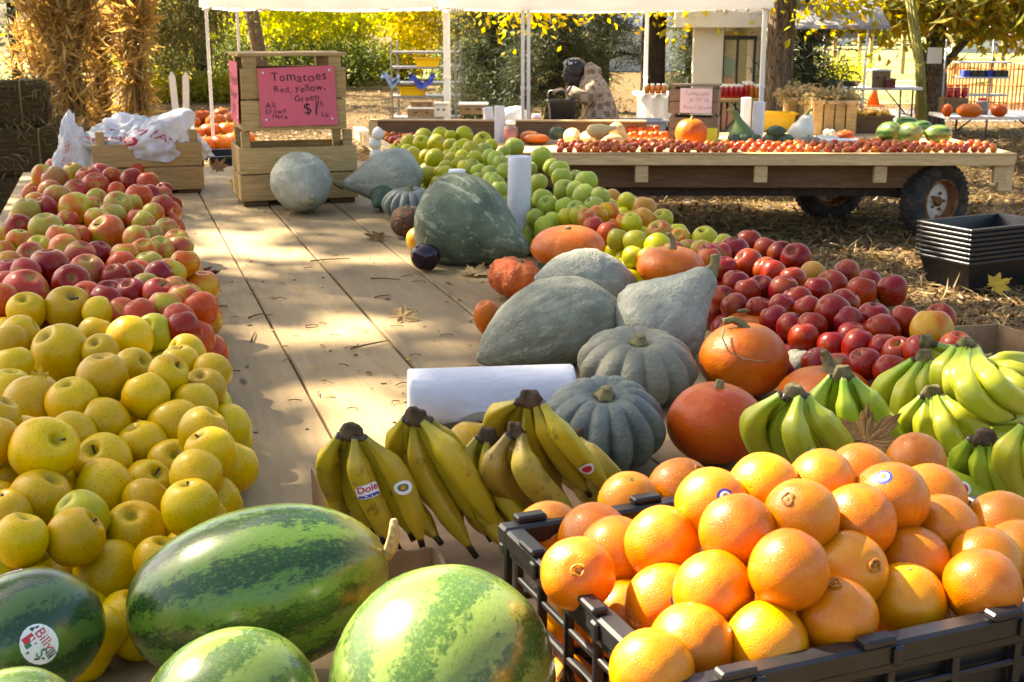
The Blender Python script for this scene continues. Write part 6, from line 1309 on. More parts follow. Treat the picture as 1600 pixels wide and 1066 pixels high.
# --- white hut with doorway and grey awning
HZc = 17.0
hut = empty('market_hut', base(1145, HZc)); tag(hut, 'cream hut with a glazed door under a wide fascia', 'hut'); hx = lambda px: X(px, HZc) - hut.location.x; hz = lambda py: zat(py, HZc)
def hbox(nm, x0, x1, y0, y1, dy, dd, mat, ch=.006, par=None):
    b = MB(); b.box(((hx(x0) + hx(x1)) / 2, dy, (hz(y0) + hz(y1)) / 2), (hx(x1) - hx(x0), dd, hz(y0) - hz(y1)), None, 0, ch); return b.build(nm, mat, par or hut)
hbox('wall', 1084, 1131, 40, 236, 0, .12, M_WALLC); hbox('fascia', 1049, 1252, 10, 43, -.35, .08, M_WALLC); hbox('soffit', 1049, 1252, 8, 10, 1.2, 3.2, M_GREY, .004)
M_DKI = plain('hut_interior', (.05, .035, .02), .8); hbox('back_wall', 1131, 1252, 12, 236, 2.4, .08, plain('ochre_wall', (.36, .30, .06), .8)); hbox('side_wall', 1182, 1188, 12, 236, .3, .6, M_WALLC)
hbox('lintel', 1131, 1184, 56, 62, .0, .10, M_BLACK); 
for x in (1132, 1154, 1181): hbox('door_frame', x - 1.5, x + 1.5, 62, 236, .0, .07, M_BLACK)
for a_, b_ in ((1134, 1152), (1156, 1179)): hbox('door_pane', a_, b_, 62, 225, .0, .012, M_GLASS, 0)
b = MB(); b.lathe([(.02, .22), (.14, .0), (.12, .0)], 14); o = b.build('hanging_lamp', M_WPL, None, True); o.location = hut.location + Vector((hx(1158), .5, hz(50))); tag(o, 'pale lamp shade hanging inside the hut doorway', 'lamp')
b = MB(); b.box((0, 0, .1), (.07, .006, .14), None, 0, .001); o = b.build('notice', M_PAPER); o.location = hut.location + Vector((hx(1168), -.40, hz(34))); tag(o, 'small notice on the hut fascia', 'notice')
o = empty('stacked_goods', hut.location + Vector((hx(1145), 1.3, 0))); tag(o, 'stacked orange and green produce bags inside the hut', 'bags')
for k, (m, z, w) in enumerate(((M_ORGP, .35, .30), (M_ORGP, .75, .26), (M_GREENP, 1.05, .24))): b = MB(); b.ball((.04 * k, 0, z), w, 14, 0, (1, .7, .72)); b.build('produce_bag', m, o, True)
# grey awning to the side
aw = empty('grey_awning', base(1300, 16.5)); tag(aw, 'large grey awning sheet on thin poles beside the hut', 'awning'); M_AWN = film_mat('grey_awning_cloth', (.26, .26, .28), .8, .2); ax_ = lambda px: X(px, 15.5) - aw.location.x
b = MB(); b.sheet(lambda u, v: Vector((ax_(1246) + u * (ax_(1408) - ax_(1246)), -.6 + v * 3.2, zat(44, 15.5) + .02 + 1.5 * v)), 8, 6); b.build('awning_sheet', M_AWN, aw, True)
b = MB(); b.sheet(lambda u, v: Vector((ax_(1246) + u * (ax_(1408) - ax_(1246)), -.61 - .012 * math.sin(u * 30), zat(46, 15.5) + .05 * v)), 24, 2); b.build('valance', M_AWN, aw, True)
for px, dy in ((1206, -.5), (1375, -.5), (1396, 2.4), (1262, 2.4)): b = MB(); b.tube([Vector((ax_(px), dy, 0)), Vector((ax_(px), dy, 2.0 if dy < 0 else 2.3))], .016, 8); b.build('pole', M_WHITE, aw, True)
# --- white market tents
def tent(name, label, posts, zr, peak, x0, x1, y0, y1, z_e):
    o = empty(name, (0, 0, 0)); tag(o, label, 'tent', 'white market tents'); c = Vector(((x0 + x1) / 2, (y0 + y1) / 2, z_e + peak)); cs = [Vector((x0, y0, z_e)), Vector((x1, y0, z_e)), Vector((x1, y1, z_e)), Vector((x0, y1, z_e))]
    for i in range(4):
        a, b_ = cs[i], cs[(i + 1) % 4]; m = MB(); m.sheet(lambda u, v: a.lerp(b_, u).lerp(c, v) - Zv(.10 * math.sin(math.pi * v) * 1 + .035 * math.sin(math.pi * u) * (1 - v)), 12, 10); m.build('roof_panel', M_TENT, o, True)
        m = MB(); m.sheet(lambda u, v: a.lerp(b_, u) - Zv(.13 * v + .035 * math.sin(math.pi * u) + .008 * abs(math.sin(u * 9)) * v), 20, 3); m.build('valance', M_TENT, o, True)
        m = MB(); k = 4
        for q in range(k): p, r = a.lerp(b_, q / k), a.lerp(b_, (q + 1) / k); inw = (c - (a + b_) / 2).normalized() * .16; m.tube([p - Zv(.03) + inw, r - Zv(.24) + inw], .012, 6); m.tube([p - Zv(.24) + inw, r - Zv(.03) + inw], .012, 6)
        m.build('truss', M_WHITE, o, True)
    for p, w in posts:
        m = MB(); m.box((0, 0, zr / 2), (w, w, zr), None, 0, .004); q = m.build('post', M_WHITE, o); q.location = p; m = MB(); m.box((0, 0, zr - .14), (w + .014, w + .014, .07), None, 0, .003); m.box((0, 0, zr * .52), (w + .01, w + .01, .04), None, 0, .003); m.box((0, 0, .004), (w + .08, w + .08, .008)); q2 = tag(m.build('brackets', M_WHITE, q), kind='stuff')
    return o
zA = 15.0; ze = zat(9, zA) + .12
tent('market_tent', 'white tent roof over the pumpkins at the stall back', [(base(323, 16.5), .035), (base(371, 19), .035), (base(697, 15.2), .075)], ze, .9, X(322, zA), X(697, zA), base(371, zA).y - .3, base(371, zA).y + 3.4, ze)
tent('market_tent', 'white tent roof over the tomato wagon and person', [(base(817, 13.0), .035), (base(826, 13.0), .035), (base(1011, 15.6), .045), (base(1195, 13.4), .045), (base(701, 15.6), .03)], ze - .02, .9, X(701, 15), X(1199, 13.2), base(800, 12.9).y, base(800, 15.7).y, ze - .03)
# --- metal rack with bins
rk = empty('metal_rack', base(664, 18)); tag(rk, 'grey metal shelf rack with yellow bins and blue cloth behind the wagon', 'rack'); rx = lambda px: X(px, 18) - rk.location.x; rzz = lambda py: zat(py, 18)
for px in (612, 712):
    for dy in (-.22, .22): b = MB(); b.box((rx(px) if dy < 0 else rx(px + 6), dy, rzz(64) / 2), (.03, .03, rzz(64)), None, 0, .003); b.build('upright', M_METAL, rk)
for py in (82, 106, 131, 152, 186): b = MB(); b.box((.0, 0, rzz(py)), (rx(716) - rx(608), .46, .03), None, 0, .003); b.build('shelf', M_METAL, rk)
def bin_on(px, py, w, h, mat, lab): return tub('storage_bin', rk.location + Vector((rx(px), -.02, rzz(py) + .016)), w, .34, h, mat, lab, cat='bin', group='bins on the metal rack')
bin_on(668, 106, .36, .125, M_YEL, 'yellow bin on the upper shelf of the metal rack'); bin_on(643, 152, .38, .125, M_YEL, 'yellow bin on the lower shelf of the metal rack'); bin_on(684, 186, .34, .10, M_GREY, 'grey bin on the bottom shelf of the metal rack')
def cloth(p, w, h, mat, label, seed, name='cloth'):
    b = MB(); b.sheet(lambda u, v: p + Vector(((u - .5) * w + .05 * noise.noise(Vector((u * 3, v * 3, seed))), -.24 - .10 * v + .08 * noise.noise(Vector((u * 4, v * 4, seed + 5))), -v * h * (.7 + .5 * noise.noise(Vector((u * 2.5, 0, seed)))) + .06 * math.sin(u * 7 + seed))), 16, 10); o = b.build(name, mat, None, True); return tag(o, label, 'cloth', 'blue cloths on the rack')
cloth(rk.location + Vector((rx(660), 0, rzz(121))), .36, .16, M_BLUE, 'bright blue cloth bundled on the middle shelf', 1); cloth(rk.location + Vector((rx(612), 0, rzz(117))), .24, .18, plain('pale_blue_cloth', (.16, .23, .42), .8, .3, 10), 'pale blue cloth hanging over the rack corner', 7)
# boxes between rack and wagon
def carton(px, py, zc, w, h, d, label, mat=None, lid=None, yaw=0.0, z=None, group='cartons behind the wagon'):
    p = at(px, py, zc); p.z = max(0, p.z) if z is None else z; o = empty('carton', p, yaw); tag(o, label, 'box', group); b = MB(); b.box((0, 0, h / 2), (w, d, h), None, 0, .004); b.build('body', mat or M_CARD, o); b = MB(); b.box((0, 0, h + .012), (w + .02, d + .02, .022), None, 0, .004); b.build('lid', lid or M_CARD, o)
    for x in (-.2, .2): b = MB(); b.box((x * w, -d / 2 - .003, h * .6), (w * .14, .004, h * .14)); b.build('hand_hole', M_BLACK, o)
    return o
carton(660, 182, 16.6, .36, .10, .3, 'brown carton with white lid near the rack foot', M_CARD, M_WPL); carton(664, 168, 16.6, .34, .06, .3, 'thin carton stacked on the brown one', M_CARD, M_CARD); carton(740, 178, 15.5, .34, .11, .3, 'white topped carton with red print behind the back rail', M_CARD, M_WPL); carton(690, 182, 15.0, .16, .14, .16, 'small cream bucket at the tent post', M_WALLC, M_WALLC)
bb = MB(); bb.ball((0, 0, 0), .14, 16, 0, (1.1, .8, .75)); bb.v = [v * (1 + .25 * noise.noise(v * 14)) for v in bb.v]; o = bb.build('plastic_bag', M_BAG, None, True); o.location = at(804, 182, 13.4); tag(o, 'crumpled white plastic bag behind the bag roll on the wagon', 'bag')
# --- white bins and jam tables behind the wagon
def table(px0, px1, zc, ztop, d, label, mat=None, cloth_=False, legm=None, group='market tables behind the wagon', yaw=0.0):
    x0, x1 = X(px0, zc), X(px1, zc); y = base(800, zc).y; o = empty('folding_table', ((x0 + x1) / 2, y, 0), yaw); tag(o, label, 'table', group); w = x1 - x0; b = MB(); b.box((0, 0, ztop - .02), (w, d, .04), None, 0, .006); b.build('tabletop', mat or M_WPL, o)
    for sx in (-1, 1):
        for sy in (-1, 1): b = MB(); b.tube([Vector((sx * (w / 2 - .12), sy * (d / 2 - .06), ztop - .04)), Vector((sx * (w / 2 - .10), sy * (d / 2 - .08), 0))], .014, 8); b.build('leg', legm or M_BLACK2, o, True)
        b = MB(); b.tube([Vector((sx * (w / 2 - .11), -d / 2 + .07, ztop * .5)), Vector((sx * (w / 2 - .11), d / 2 - .07, ztop * .5))], .010, 6); b.tube([Vector((sx * (w / 2 - .11), 0, ztop * .5)), Vector((sx * (w / 2 - .42), 0, ztop - .05))], .010, 6); b.build('brace', legm or M_BLACK2, o, True)
    if cloth_:
        b = MB(); b.sheet(lambda u, v: Vector(((u - .5) * (w + .02), -d / 2 - .012 - .012 * math.sin(u * 22), ztop - v * .34)), 30, 4); b.build('cloth_skirt', M_PAPER, o, True)
    return o
zj = 15.6; ta = table(995, 1060, zj, zat(146, zj), .6, 'white clothed table with amber jam jars by the dark trunk', None, True)
for i in range(4): jar(at(1009 + i * 9, 146, zj - .02) + Vector((0, -.1, .0)), .036, .12, 'amber jam jar on the white clothed table', 'amber jam jars', M_AMB, lid=M_WPL, small=True)
zk = 14.6; tb = table(1120, 1205, zk, zat(154, zk), .6, 'wooden table with rows of dark red jars under the hut', WOOD_C, False)
for r_ in range(2):
    for i in range(10): jar(Vector((X(1128 + i * 8, zk), base(800, zk).y - .15 + r_ * .2, zat(154, zk))), .027, .15 + .03 * (i in (5, 6)), 'dark red jelly jar in the row in front of the hut' if i < 6 else 'amber-brown jar in the row in front of the hut', 'jars in front of the hut', M_JAM if i < 6 else M_AMB, lid=M_WPL, small=True)
wb = at(998, 205, 13.1); tub('plastic_bin', Vector((wb.x, wb.y, .42)), .52, .4, .30, M_GREY, 'long grey-white plastic bin behind the person', cat='bin'); table(960, 1050, 13.3, .42, .5, 'low table carrying the grey-white bin', M_WPL)
zt = 18.0; table(1245, 1438, zt, zat(136, zt), .7, 'white folding table with boxes and a kettle beyond the baskets'); tz = zat(136, zt)
carton(1372, 136, zt, .26, .22, .26, 'brown and white carton on the white folding table', M_CARD, M_WPL, z=tz, group='cartons on the far table'); carton(1302, 136, zt, .20, .07, .2, 'small blue-grey carton on the white folding table', M_GREY, M_GREY, z=tz, group='cartons on the far table'); carton(1388, 136, zt - .1, .14, .10, .2, 'dark red carton on the white folding table', plain('dark_red_card', (.2, .03, .03), .7), None, z=tz, group='cartons on the far table')
kt = empty('wire_basket', Vector((X(1336, zt), base(800, zt).y, tz))); tag(kt, 'dark wire basket with a hoop handle on the white folding table', 'basket'); b = MB(); b.lathe([(.10, .0), (.14, .07), (.13, .07), (.09, .01)], 16); b.build('bowl', M_BLACK2, kt, True); b = MB(); b.tube([Vector((.14 * math.cos(a), 0, .07 + .13 * math.sin(a))) for a in np.linspace(0, math.pi, 13)], .008, 6); b.build('handle', M_BLACK2, kt, True)
cn = empty('traffic_cone', G(1364, 166)); tag(cn, 'orange traffic cone under the white folding table', 'cone'); M_CONE = plain('cone_orange', (.75, .13, .01), .5); b = MB(); b.lathe([(.13, .03), (.03, .46), (.02, .46)], 16); b.build('cone', M_CONE, cn, True); b = MB(); b.box((0, 0, .015), (.34, .34, .03), None, 0, .004); b.build('foot', M_CONE, cn)
zf = 15.2; t5 = table(1478, 1660, zf, zat(181, zf), .75, 'white folding table with pumpkins at the snow fence', legm=M_BLACK2); fz = zat(181, zf); gy = 'goods on the snow fence table'
for px, w, h, m, l in ((1515, 40, 24, M_PUMP, 'orange pumpkin beside the dark jar on the fence table'), (1561, 26, 22, M_RED, 'small pumpkin at the end of the fence table'), (1480, 16, 22, M_RED, 'small red squash behind the forked tree')): pumpkin(px, 173, w, h, m, l, 9, .05, group=gy, z0=fz, n=30, m=12)
jar(Vector((X(1541, zf), base(800, zf).y - .1, fz)), .075, .20, 'big dark red jar on the fence table', gy, plain('dark_jelly', (.12, .012, .012), .15), lid=M_REDP)
sr = empty('display_riser', Vector((X(1500, zf + .3), base(800, zf + .3).y, fz))); tag(sr, 'dark wooden riser holding red jars on the fence table', 'riser'); b = MB(); b.box((0, 0, .09), (.30, .2, .18), None, 0, .004); b.build('box', WOOD_D, sr)
for i in range(3): jar(sr.location + Vector((-.05 + i * .09, 0, .181)), .04, .15, 'red jelly jar on the dark riser', 'jars on the riser', M_JAM, lid=M_REDP, small=True)
sh = empty('wire_shelf', Vector((X(1540, 16.4), base(800, 16.4).y, 0))); tag(sh, 'thin wire shelf with blue-grey trays before the snow fence', 'shelf')
for px in (1482, 1556): b = MB(); b.tube([Vector((X(px, 16.4) - sh.location.x, 0, 0)), Vector((X(px, 16.4) - sh.location.x, 0, zat(62, 16.4))),], .012, 6); b.build('upright', M_METAL, sh, True)
for py in (98, 122, 150): b = MB(); b.box((0, 0, zat(py, 16.4)), (.66, .3, .02), None, 0, .003); b.build('shelf', M_GREY, sh)
for i in range(6): b = MB(); b.box((-.22 + i * .1, -.03, zat(122, 16.4) + .051), (.08, .16, .08), None, 0, .006); o = b.build('goods_box', M_BLACK2 if i % 3 else M_BLUE, sh)
# snow fence of orange slats
sf = empty('snow_fence', base(1600, 23)); tag(sf, 'bright orange snow fence of thin slats before the meadow', 'fence'); M_SNOW = plain('snow_fence_orange', (.75, .20, .04), .6, .15)
for i in range(46):
    x = X(1478 + i * 5.2, 23) - sf.location.x; b = MB(); hh = .84 - .03 * math.sin(i * .6); b.box((0, 0, hh / 2 + .12), (.030, .010, hh), Matrix.Rotation(.03 * math.sin(i * 2.3), 3, 'Y'), 0, 0); o = b.build('slat', M_SNOW, sf); o.location = (x, .25 * math.sin(i * .18), 0)
for z in (.25, .55, .85):
    b = MB(); b.tube([Vector((X(1478 + i * 5.2, 23) - sf.location.x, .25 * math.sin(i * .18) - .012, z)) for i in range(0, 46, 3)], .012, 5); b.build('tie_band', M_SNOW, sf, True)
# post and wire fence in the meadow
wf = empty('wire_fence', base(1400, 40)); tag(wf, 'post and wire fence crossing the meadow', 'fence')
for i, px in enumerate((1262, 1307, 1346, 1364, 1415, 1498, 1572)): b = MB(); b.box((0, 0, .68), (.12, .12, 1.36), None, 0, .01); o = b.build('post', WOOD_C, wf); o.location = (X(px, 40) - wf.location.x, 0, .06)
for z in (.5, .8, 1.1): b = MB(); b.tube([Vector((X(1240, 40) - wf.location.x, -.07, z)), Vector((X(1700, 40) - wf.location.x, -.07, z))], .012, 5); b.build('wire', M_METAL, wf, True)
# parked car far in the meadow
pcx = base(1322, 68); ca = empty('parked_car', pcx + Zv(.5)); tag(ca, 'dark parked car in front of the white barn', 'car'); b = MB(); M_CAR = plain('car_paint', (.06, .07, .09), .25)
b.add([(-2, -.8, .3), (2, -.8, .3), (2, .8, .3), (-2, .8, .3), (-2, -.8, .8), (2, -.8, .75), (2, .8, .75), (-2, .8, .8), (-1.2, -.7, 1.3), (.6, -.7, 1.3), (.6, .7, 1.3), (-1.2, .7, 1.3), (-1.7, -.75, .85), (1.2, -.75, .8), (1.2, .75, .8), (-1.7, .75, .85)], [(3, 2, 1, 0), (0, 1, 5, 4), (1, 2, 6, 5), (2, 3, 7, 6), (3, 0, 4, 7), (4, 5, 6, 7), (12, 13, 9, 8), (13, 14, 10, 9), (14, 15, 11, 10), (15, 12, 8, 11), (8, 9, 10, 11)]); b.build('body', M_CAR, ca)
for x in (-1.25, 1.25):
    for y in (-.8, .8): b = MB(); b.lathe([(.3, -.1), (.3, .1)], 16, 0, Matrix.Translation((x, y, .3)) @ Matrix.Rotation(math.pi / 2, 4, 'X')); b.build('wheel', M_TYRE, ca)
# --- corn shocks, hay, stakes (left)
LF_CORN = leaf_mat('dry_corn_blade', [(.22, .13, .03), (.40, .26, .07), (.52, .37, .13), (.30, .19, .05)], .4); M_CSTK = wood('dry_corn_stalk', (.26, .16, .05), (.40, .27, .10), .8, (8, 8, 1.5), .2)
def shock(px, zc, w, h, n, label, seed, dark=0.0):
    o = empty('corn_shock', base(px, zc)); tag(o, label, 'corn shock', 'corn shocks beside the wagon'); r_ = random.Random(seed); Ps = []; D = []
    for i in range(n):
        a = r_.uniform(0, 6.28); rr = w / 2 * 1.15 * math.sqrt(r_.random()); s = Vector((math.cos(a) * rr, math.sin(a) * rr, 0)); wz = .62 * h; m_ = Vector((s.x * .42, s.y * .42, wz)); hh = h * r_.uniform(.85, 1.1); e = Vector((s.x * 1.1 + r_.uniform(-.12, .12), s.y * 1.0, hh)); b = MB(); b.tube([s, s.lerp(m_, .5), m_, e], [.016, .015, .013, .006], 6); b.build('stalk', M_CSTK, o, True)
        for k in range(10): t = r_.random(); p = bez([s, m_, e], t); Ps.append(p); aa = r_.uniform(0, 6.28); D.append(Vector((math.cos(aa) * .55, math.sin(aa) * .55, r_.uniform(-1.1, .35) if t < .8 else r_.uniform(.2, 1.2))))
        for k in range(7): Ps.append(e - Zv(.1)); aa = r_.uniform(0, 6.28); D.append(Vector((math.cos(aa) * .6, math.sin(aa) * .6, r_.uniform(.3, 1.4))))
    P = np.array([tuple(p) for p in Ps]); U_ = np.array([tuple(d) for d in D]); P = np.repeat(P, 5, 0) + rng.normal(size=(len(P) * 5, 3)) * .035; U_ = np.repeat(U_, 5, 0)
    V_, F_ = leaf_arrays(P, .21, aspect=.12, updir=U_, jit=.45); q = link(bpy.data.objects.new('blades', fast_mesh('blades', V_, F_, LF_CORN, False)), o)
    b = MB(); b.tube([Vector((w * .33 * math.cos(a), w * .33 * math.sin(a), .62 * h)) for a in np.linspace(0, 2 * math.pi, 20)], .012, 5, caps=False); b.build('twine', M_CSTK, o, True); return o
shock(100, 12.0, .44, 1.98, 40, 'thick corn shock nearest the hay bales', 1); shock(152, 13.4, .28, 1.72, 24, 'shorter corn shock with feathery tassels between two taller ones', 3); shock(205, 13.0, .32, 2.05, 30, 'tall pale corn shock beside the wooden crate', 2); shock(58, 13.6, .34, 1.5, 16, 'dark corn shock leaning behind the thick one', 4)
def hay_mat():
    t = NT('hay'); co = t.obj((3, 26, 26)); n = t.noise(co, 3, 5, .7, 1.0); return t.done(t.bsdf(t.ramp(n, [(.3, (.05, .032, .014)), (.55, (.13, .085, .035)), (.75, (.22, .15, .06))]), .95, t.bump(n, 1.0, .04), .1))
M_HAY = hay_mat(); HAYL = leaf_mat('hay_straw', [(.08, .05, .02), (.20, .14, .05), (.30, .21, .08)], .1)
def bale(p, w, d, h, label, yaw):
    o = empty('hay_bale', p, yaw); tag(o, label, 'hay bale', 'hay bales beside the wagon'); b = MB(); b.box((0, 0, h / 2), (w, d, h), None, 0, .05); b.build('bale_body', M_HAY, o)
    n = 1400; P = rng.uniform(-.5, .5, (n, 3)); ax = rng.integers(0, 3, n); sg = rng.choice([-1, 1], n); P[np.arange(n), ax] = .5 * sg; P = P * np.array([w, d, h]) + np.array([0, 0, h / 2]); V_, F_ = leaf_arrays(P, .13, aspect=.07, droop=0); link(bpy.data.objects.new('straw', fast_mesh('straw', V_, F_, HAYL, False)), o)
    for x in (-.25, .25): b = MB(); b.box((x * w, 0, h / 2), (.012, d + .012, h + .012), None, 0, .003); b.build('baling_twine', M_CSTK, o)
bp = base(20, 10.6); bale(bp + Vector((-.05, 0, 0)), .95, .5, .42, 'lower hay bale beside the wagon corner', .15); bale(bp + Vector((-.05, .02, .425)), .92, .5, .40, 'middle hay bale of the stack beside the wagon', .1); bale(bp + Vector((-.2, .05, .83)), .8, .45, .38, 'top hay bale, brownish, next to the thick corn shock', .25)
for i, (px, h, l) in enumerate(((267, .62, 'white picket stake nearer the corn shocks'), (280, .62, 'white picket stake nearer the tent pole'))):
    b = MB(); p = base(px, 19.5); w = .048; b.add([(-w, 0, 0), (w, 0, 0), (w, 0, .86), (0, 0, .94), (-w, 0, .86), (-w, .03, 0), (w, .03, 0), (w, .03, .86), (0, .03, .94), (-w, .03, .86)], [(0, 1, 2, 3, 4), (9, 8, 7, 6, 5), (0, 5, 6, 1), (1, 6, 7, 2), (2, 7, 8, 3), (3, 8, 9, 4), (4, 9, 5, 0)]); o = b.build('picket_stake', M_WHITE); o.location = p; o.rotation_euler = (0, .05 * (i * 2 - 1), 0); tag(o, l, 'stake', 'white picket stakes')
# pumpkins on the ground
gp = 'pumpkins on the ground under the tent'
for i, (px, py, w, h, l) in enumerate(((316, 183, 34, 24, 'pumpkin in shade nearest the white stakes'), (338, 190, 34, 26, 'pumpkin at the head of the ground heap'), (362, 186, 30, 24, 'pumpkin beside the pink sign edge, uppermost'), (330, 205, 36, 28, 'pumpkin in the middle of the ground heap by the tent pole'), (356, 204, 36, 28, 'pumpkin touching the pink sign, second row'), (375, 200, 30, 26, 'pumpkin half behind the pink sign'), (322, 226, 36, 28, 'large pumpkin at the front of the ground heap by the pole'), (345, 224, 38, 30, 'large pumpkin at the front middle of the ground heap'), (366, 220, 34, 28, 'pumpkin at the front below the pink sign'), (308, 210, 26, 22, 'small pumpkin behind the crate corner'), (346, 178, 26, 20, 'small pumpkin at the very back of the heap'), (302, 192, 24, 20, 'small pumpkin behind the shopping bag'), (384, 218, 30, 26, 'pumpkin seen through the crate gap'))):
    pumpkin(px, py, w, h, M_PUMP if i % 3 else M_RED, l, 10, .06, stem='short', group=gp, z0=0, n=36, m=12)
def bin_crate(px, py, zc, w, h, l): p = at(px, py, zc); return tub('plastic_crate', Vector((p.x, p.y, p.z)), w, .4, h, M_BLACK, l, .94, .02, YAW, 'crate', 'black crates behind the wagon end')
q_ = T(352, 285, -.12); zz = depth(q_); kx = zz / F
trs = empty('trestle', W(u1 + .30, uv_of(q_)[1] - .02, 0)); trs.rotation_euler = (0, 0, YAW); tag(trs, 'low trestle bench behind the wagon end', 'bench'); b = MB(); b.box((0, 0, TZ - .21), (.95, .42, .03), None, 0, .004); b.build('top_plank', WOOD_D, trs)
for x in (-.38, .38): b = MB(); b.box((x, 0, (TZ - .226) / 2), (.06, .36, TZ - .228), None, 0, .004); b.build('leg', WOOD_D, trs)
for dv, l in ((.10, 'black plastic crate beside the signed crates'), (-.28, 'black plastic crate beside the bag crate')): p = W(u1 + .30, uv_of(q_)[1] + dv, TZ - .194); tub('plastic_crate', p, .33, .38, .23, M_BLACK, l, .94, .02, YAW, 'crate', 'black crates behind the wagon end')
# black nested trays on the ground
pt_ = G(1513, 462, 0) + Matrix.Rotation(math.radians(28), 3, 'Z') @ Vector((.70 * .41, .42 * .41, 0)); 
for i in range(8):
    w_, d_ = .70, .42; tub('nested_tray', pt_ + Zv(.004 + .030 * i), w_, d_, .22, M_BLACK2, ['lowest black tray of the stack, standing on the straw', 'second black tray from the ground in the stack', 'third black tray from the ground in the stack', 'fourth black tray from the ground in the stack', 'fourth black tray from the top of the stack', 'third black tray from the top of the stack', 'second black tray from the top of the stack', 'topmost black tray of the stack beside the wagon wheel'][i], .82, .022, math.radians(28), 'tray', 'stacked black trays on the straw')
# flowers in baskets, corn crate
DRY = leaf_mat('dried_flowers', [(.22, .20, .08), (.36, .30, .14), (.40, .25, .14), (.18, .22, .07)], .3)
for bk, sx, n in ((bk1, .25, 1500), (bk2, .18, 900)):
    f = foliage('flower_heads', [(0, 0, .31, sx * .8, .16, .04), (sx * .5, 0, .32, sx * .4, .13, .035), (-sx * .5, 0, .32, sx * .4, .13, .035)], n, .05, DRY, None, sub=10, spread=.5); f.location = bk.location; tag(f, 'bunch of dried flower heads filling the slatted basket' if bk is bk1 else 'bunch of dried flower heads in the narrower basket', 'dried flowers', 'dried flowers in the baskets')
cc = tub('wooden_box', onw(1364, 211) + Vector((0, .3, 0)), .44, .28, .16, WOOD_D, 'dark box heaped with small yellow tomatoes', .95, .012, .05, 'box')
M_YT = plain('yellow_tomato', (.72, .36, .03), .25, .15, 2)
YTm = fast_mesh('yellow_tomato', *tom_mesh(5), M_YT, True)
for i in range(60): o = obj('yellow_tomato', YTm, None, cc.location + Vector((random.uniform(-.2, .2), random.uniform(-.12, .12), .165 + random.uniform(0, .03))), rand_quat(2), random.uniform(.02, .027)); tag(o, 'small yellow tomato heaped in the dark box', 'tomato', 'yellow tomatoes in the dark box')
gb = MB()
gl = T(588, 252, 0); o = empty('garlic_braid', gl); tag(o, 'white garlic bulbs stacked beside the pale squash at the bed end', 'garlic')
for z, dx in ((.035, 0), (.09, -.005), (.14, .012)): b = MB(); b.ball((dx, 0, z), .034, 14, 0, (1, 1, .95)); b.v = [v + Vector((0, 0, .012)) * max(0, (v.z - z) / .034) ** 6 for v in b.v]; b.build('bulb', M_WHITEG, o, True)
# ================================================================ PERSON
PZ = 12.9
def pp_(px, py, dy=0.0): return at(px, py, PZ) + Vector((0, dy, 0))
per = empty('person', base(940, PZ)); tag(per, 'person bending over in a pink-brown patterned hooded coat, holding a black basket', 'person')
def skin_body(name, verts, edges, radii, mat, parent, root=0, sub=2):
    me = bpy.data.meshes.new(name); me.from_pydata([tuple(v - parent.location) for v in verts], edges, []); o = bpy.data.objects.new(name, me); link(o, parent); me.materials.append(mat)
    o.modifiers.new('skin', 'SKIN'); sv = me.skin_vertices[0].data
    for i, r in enumerate(radii): sv[i].radius = (r, r) if not hasattr(r, '__len__') else r
    sv[root].use_root = True
    m = o.modifiers.new('sub', 'SUBSURF'); m.levels = m.render_levels = sub; o.modifiers['skin'].use_smooth_shade = True; return o
SKIN = plain('skin_tone', (.34, .19, .12), .55, .06); HAIR = plain('dark_hair', (.012, .009, .008), .5, .3, 60)
g0 = base(940, PZ)
BV = [pp_(940, 168), pp_(934, 150), pp_(924, 132), pp_(914, 122), pp_(907, 117), pp_(902, 112),
      g0 + Vector((-.10, .10, .48)), g0 + Vector((-.02, .10, .08)), g0 + Vector((-.18, .08, .04)),
      g0 + Vector((.02, -.10, .48)), g0 + Vector((.08, -.10, .08)), g0 + Vector((-.08, -.12, .04)),
      pp_(922, 130, -.17), pp_(914, 152, -.24), pp_(889, 140, -.26), pp_(881, 138, -.25),
      pp_(922, 130, .17), pp_(906, 152, .22), pp_(890, 160, .15), pp_(884, 163, .12)]
BE = [(0, 1), (1, 2), (2, 3), (3, 4), (4, 5), (0, 6), (6, 7), (7, 8), (0, 9), (9, 10), (10, 11), (2, 12), (12, 13), (13, 14), (14, 15), (2, 16), (16, 17), (17, 18), (18, 19)]
skin_body('body', BV, BE, [.15, .14, .15, .06, .075, .085, .075, .05, .045, .075, .05, .045, .06, .045, .032, .03, .06, .045, .032, .03], SKIN, per)
def hand(wrist, d, palm_n, nm='hand'):
    d = d.normalized(); s = d.cross(palm_n).normalized(); n = s.cross(d)
    for i, (o_, L) in enumerate(((-.030, .068), (-.010, .078), (.010, .074), (.029, .058))): 
        a = wrist + d * .07 + s * o_; vs = [wrist + d * .02 + s * o_ * .6, a, a + d * L * .4 - n * .010, a + d * L * .55 - n * .035, a + d * L * .45 - n * .055]; skin_body('finger', vs, [(0, 1), (1, 2), (2, 3), (3, 4)], [.013, .010, .009, .008, .006], SKIN, per, 0, 1)
    a = wrist + d * .03 - s * .03; skin_body('thumb', [wrist + d * .01, a, a + d * .035 - s * .018 - n * .01, a + d * .06 - s * .012 - n * .03], [(0, 1), (1, 2), (2, 3)], [.014, .011, .010, .007], SKIN, per, 0, 1)
    skin_body('palm', [wrist, wrist + d * .035, wrist + d * .075], [(0, 1), (1, 2)], [(.022, .02), (.036, .018), (.036, .016)], SKIN, per, 0, 1)
hand(pp_(881, 138, -.25), Vector((-1, 0, .02)), Vector((0, 0, 1))); hand(pp_(884, 163, .12), Vector((-1, 0, -.3)), Vector((0, 0, 1)))
hd = pp_(896, 113) - per.location; b = MB()
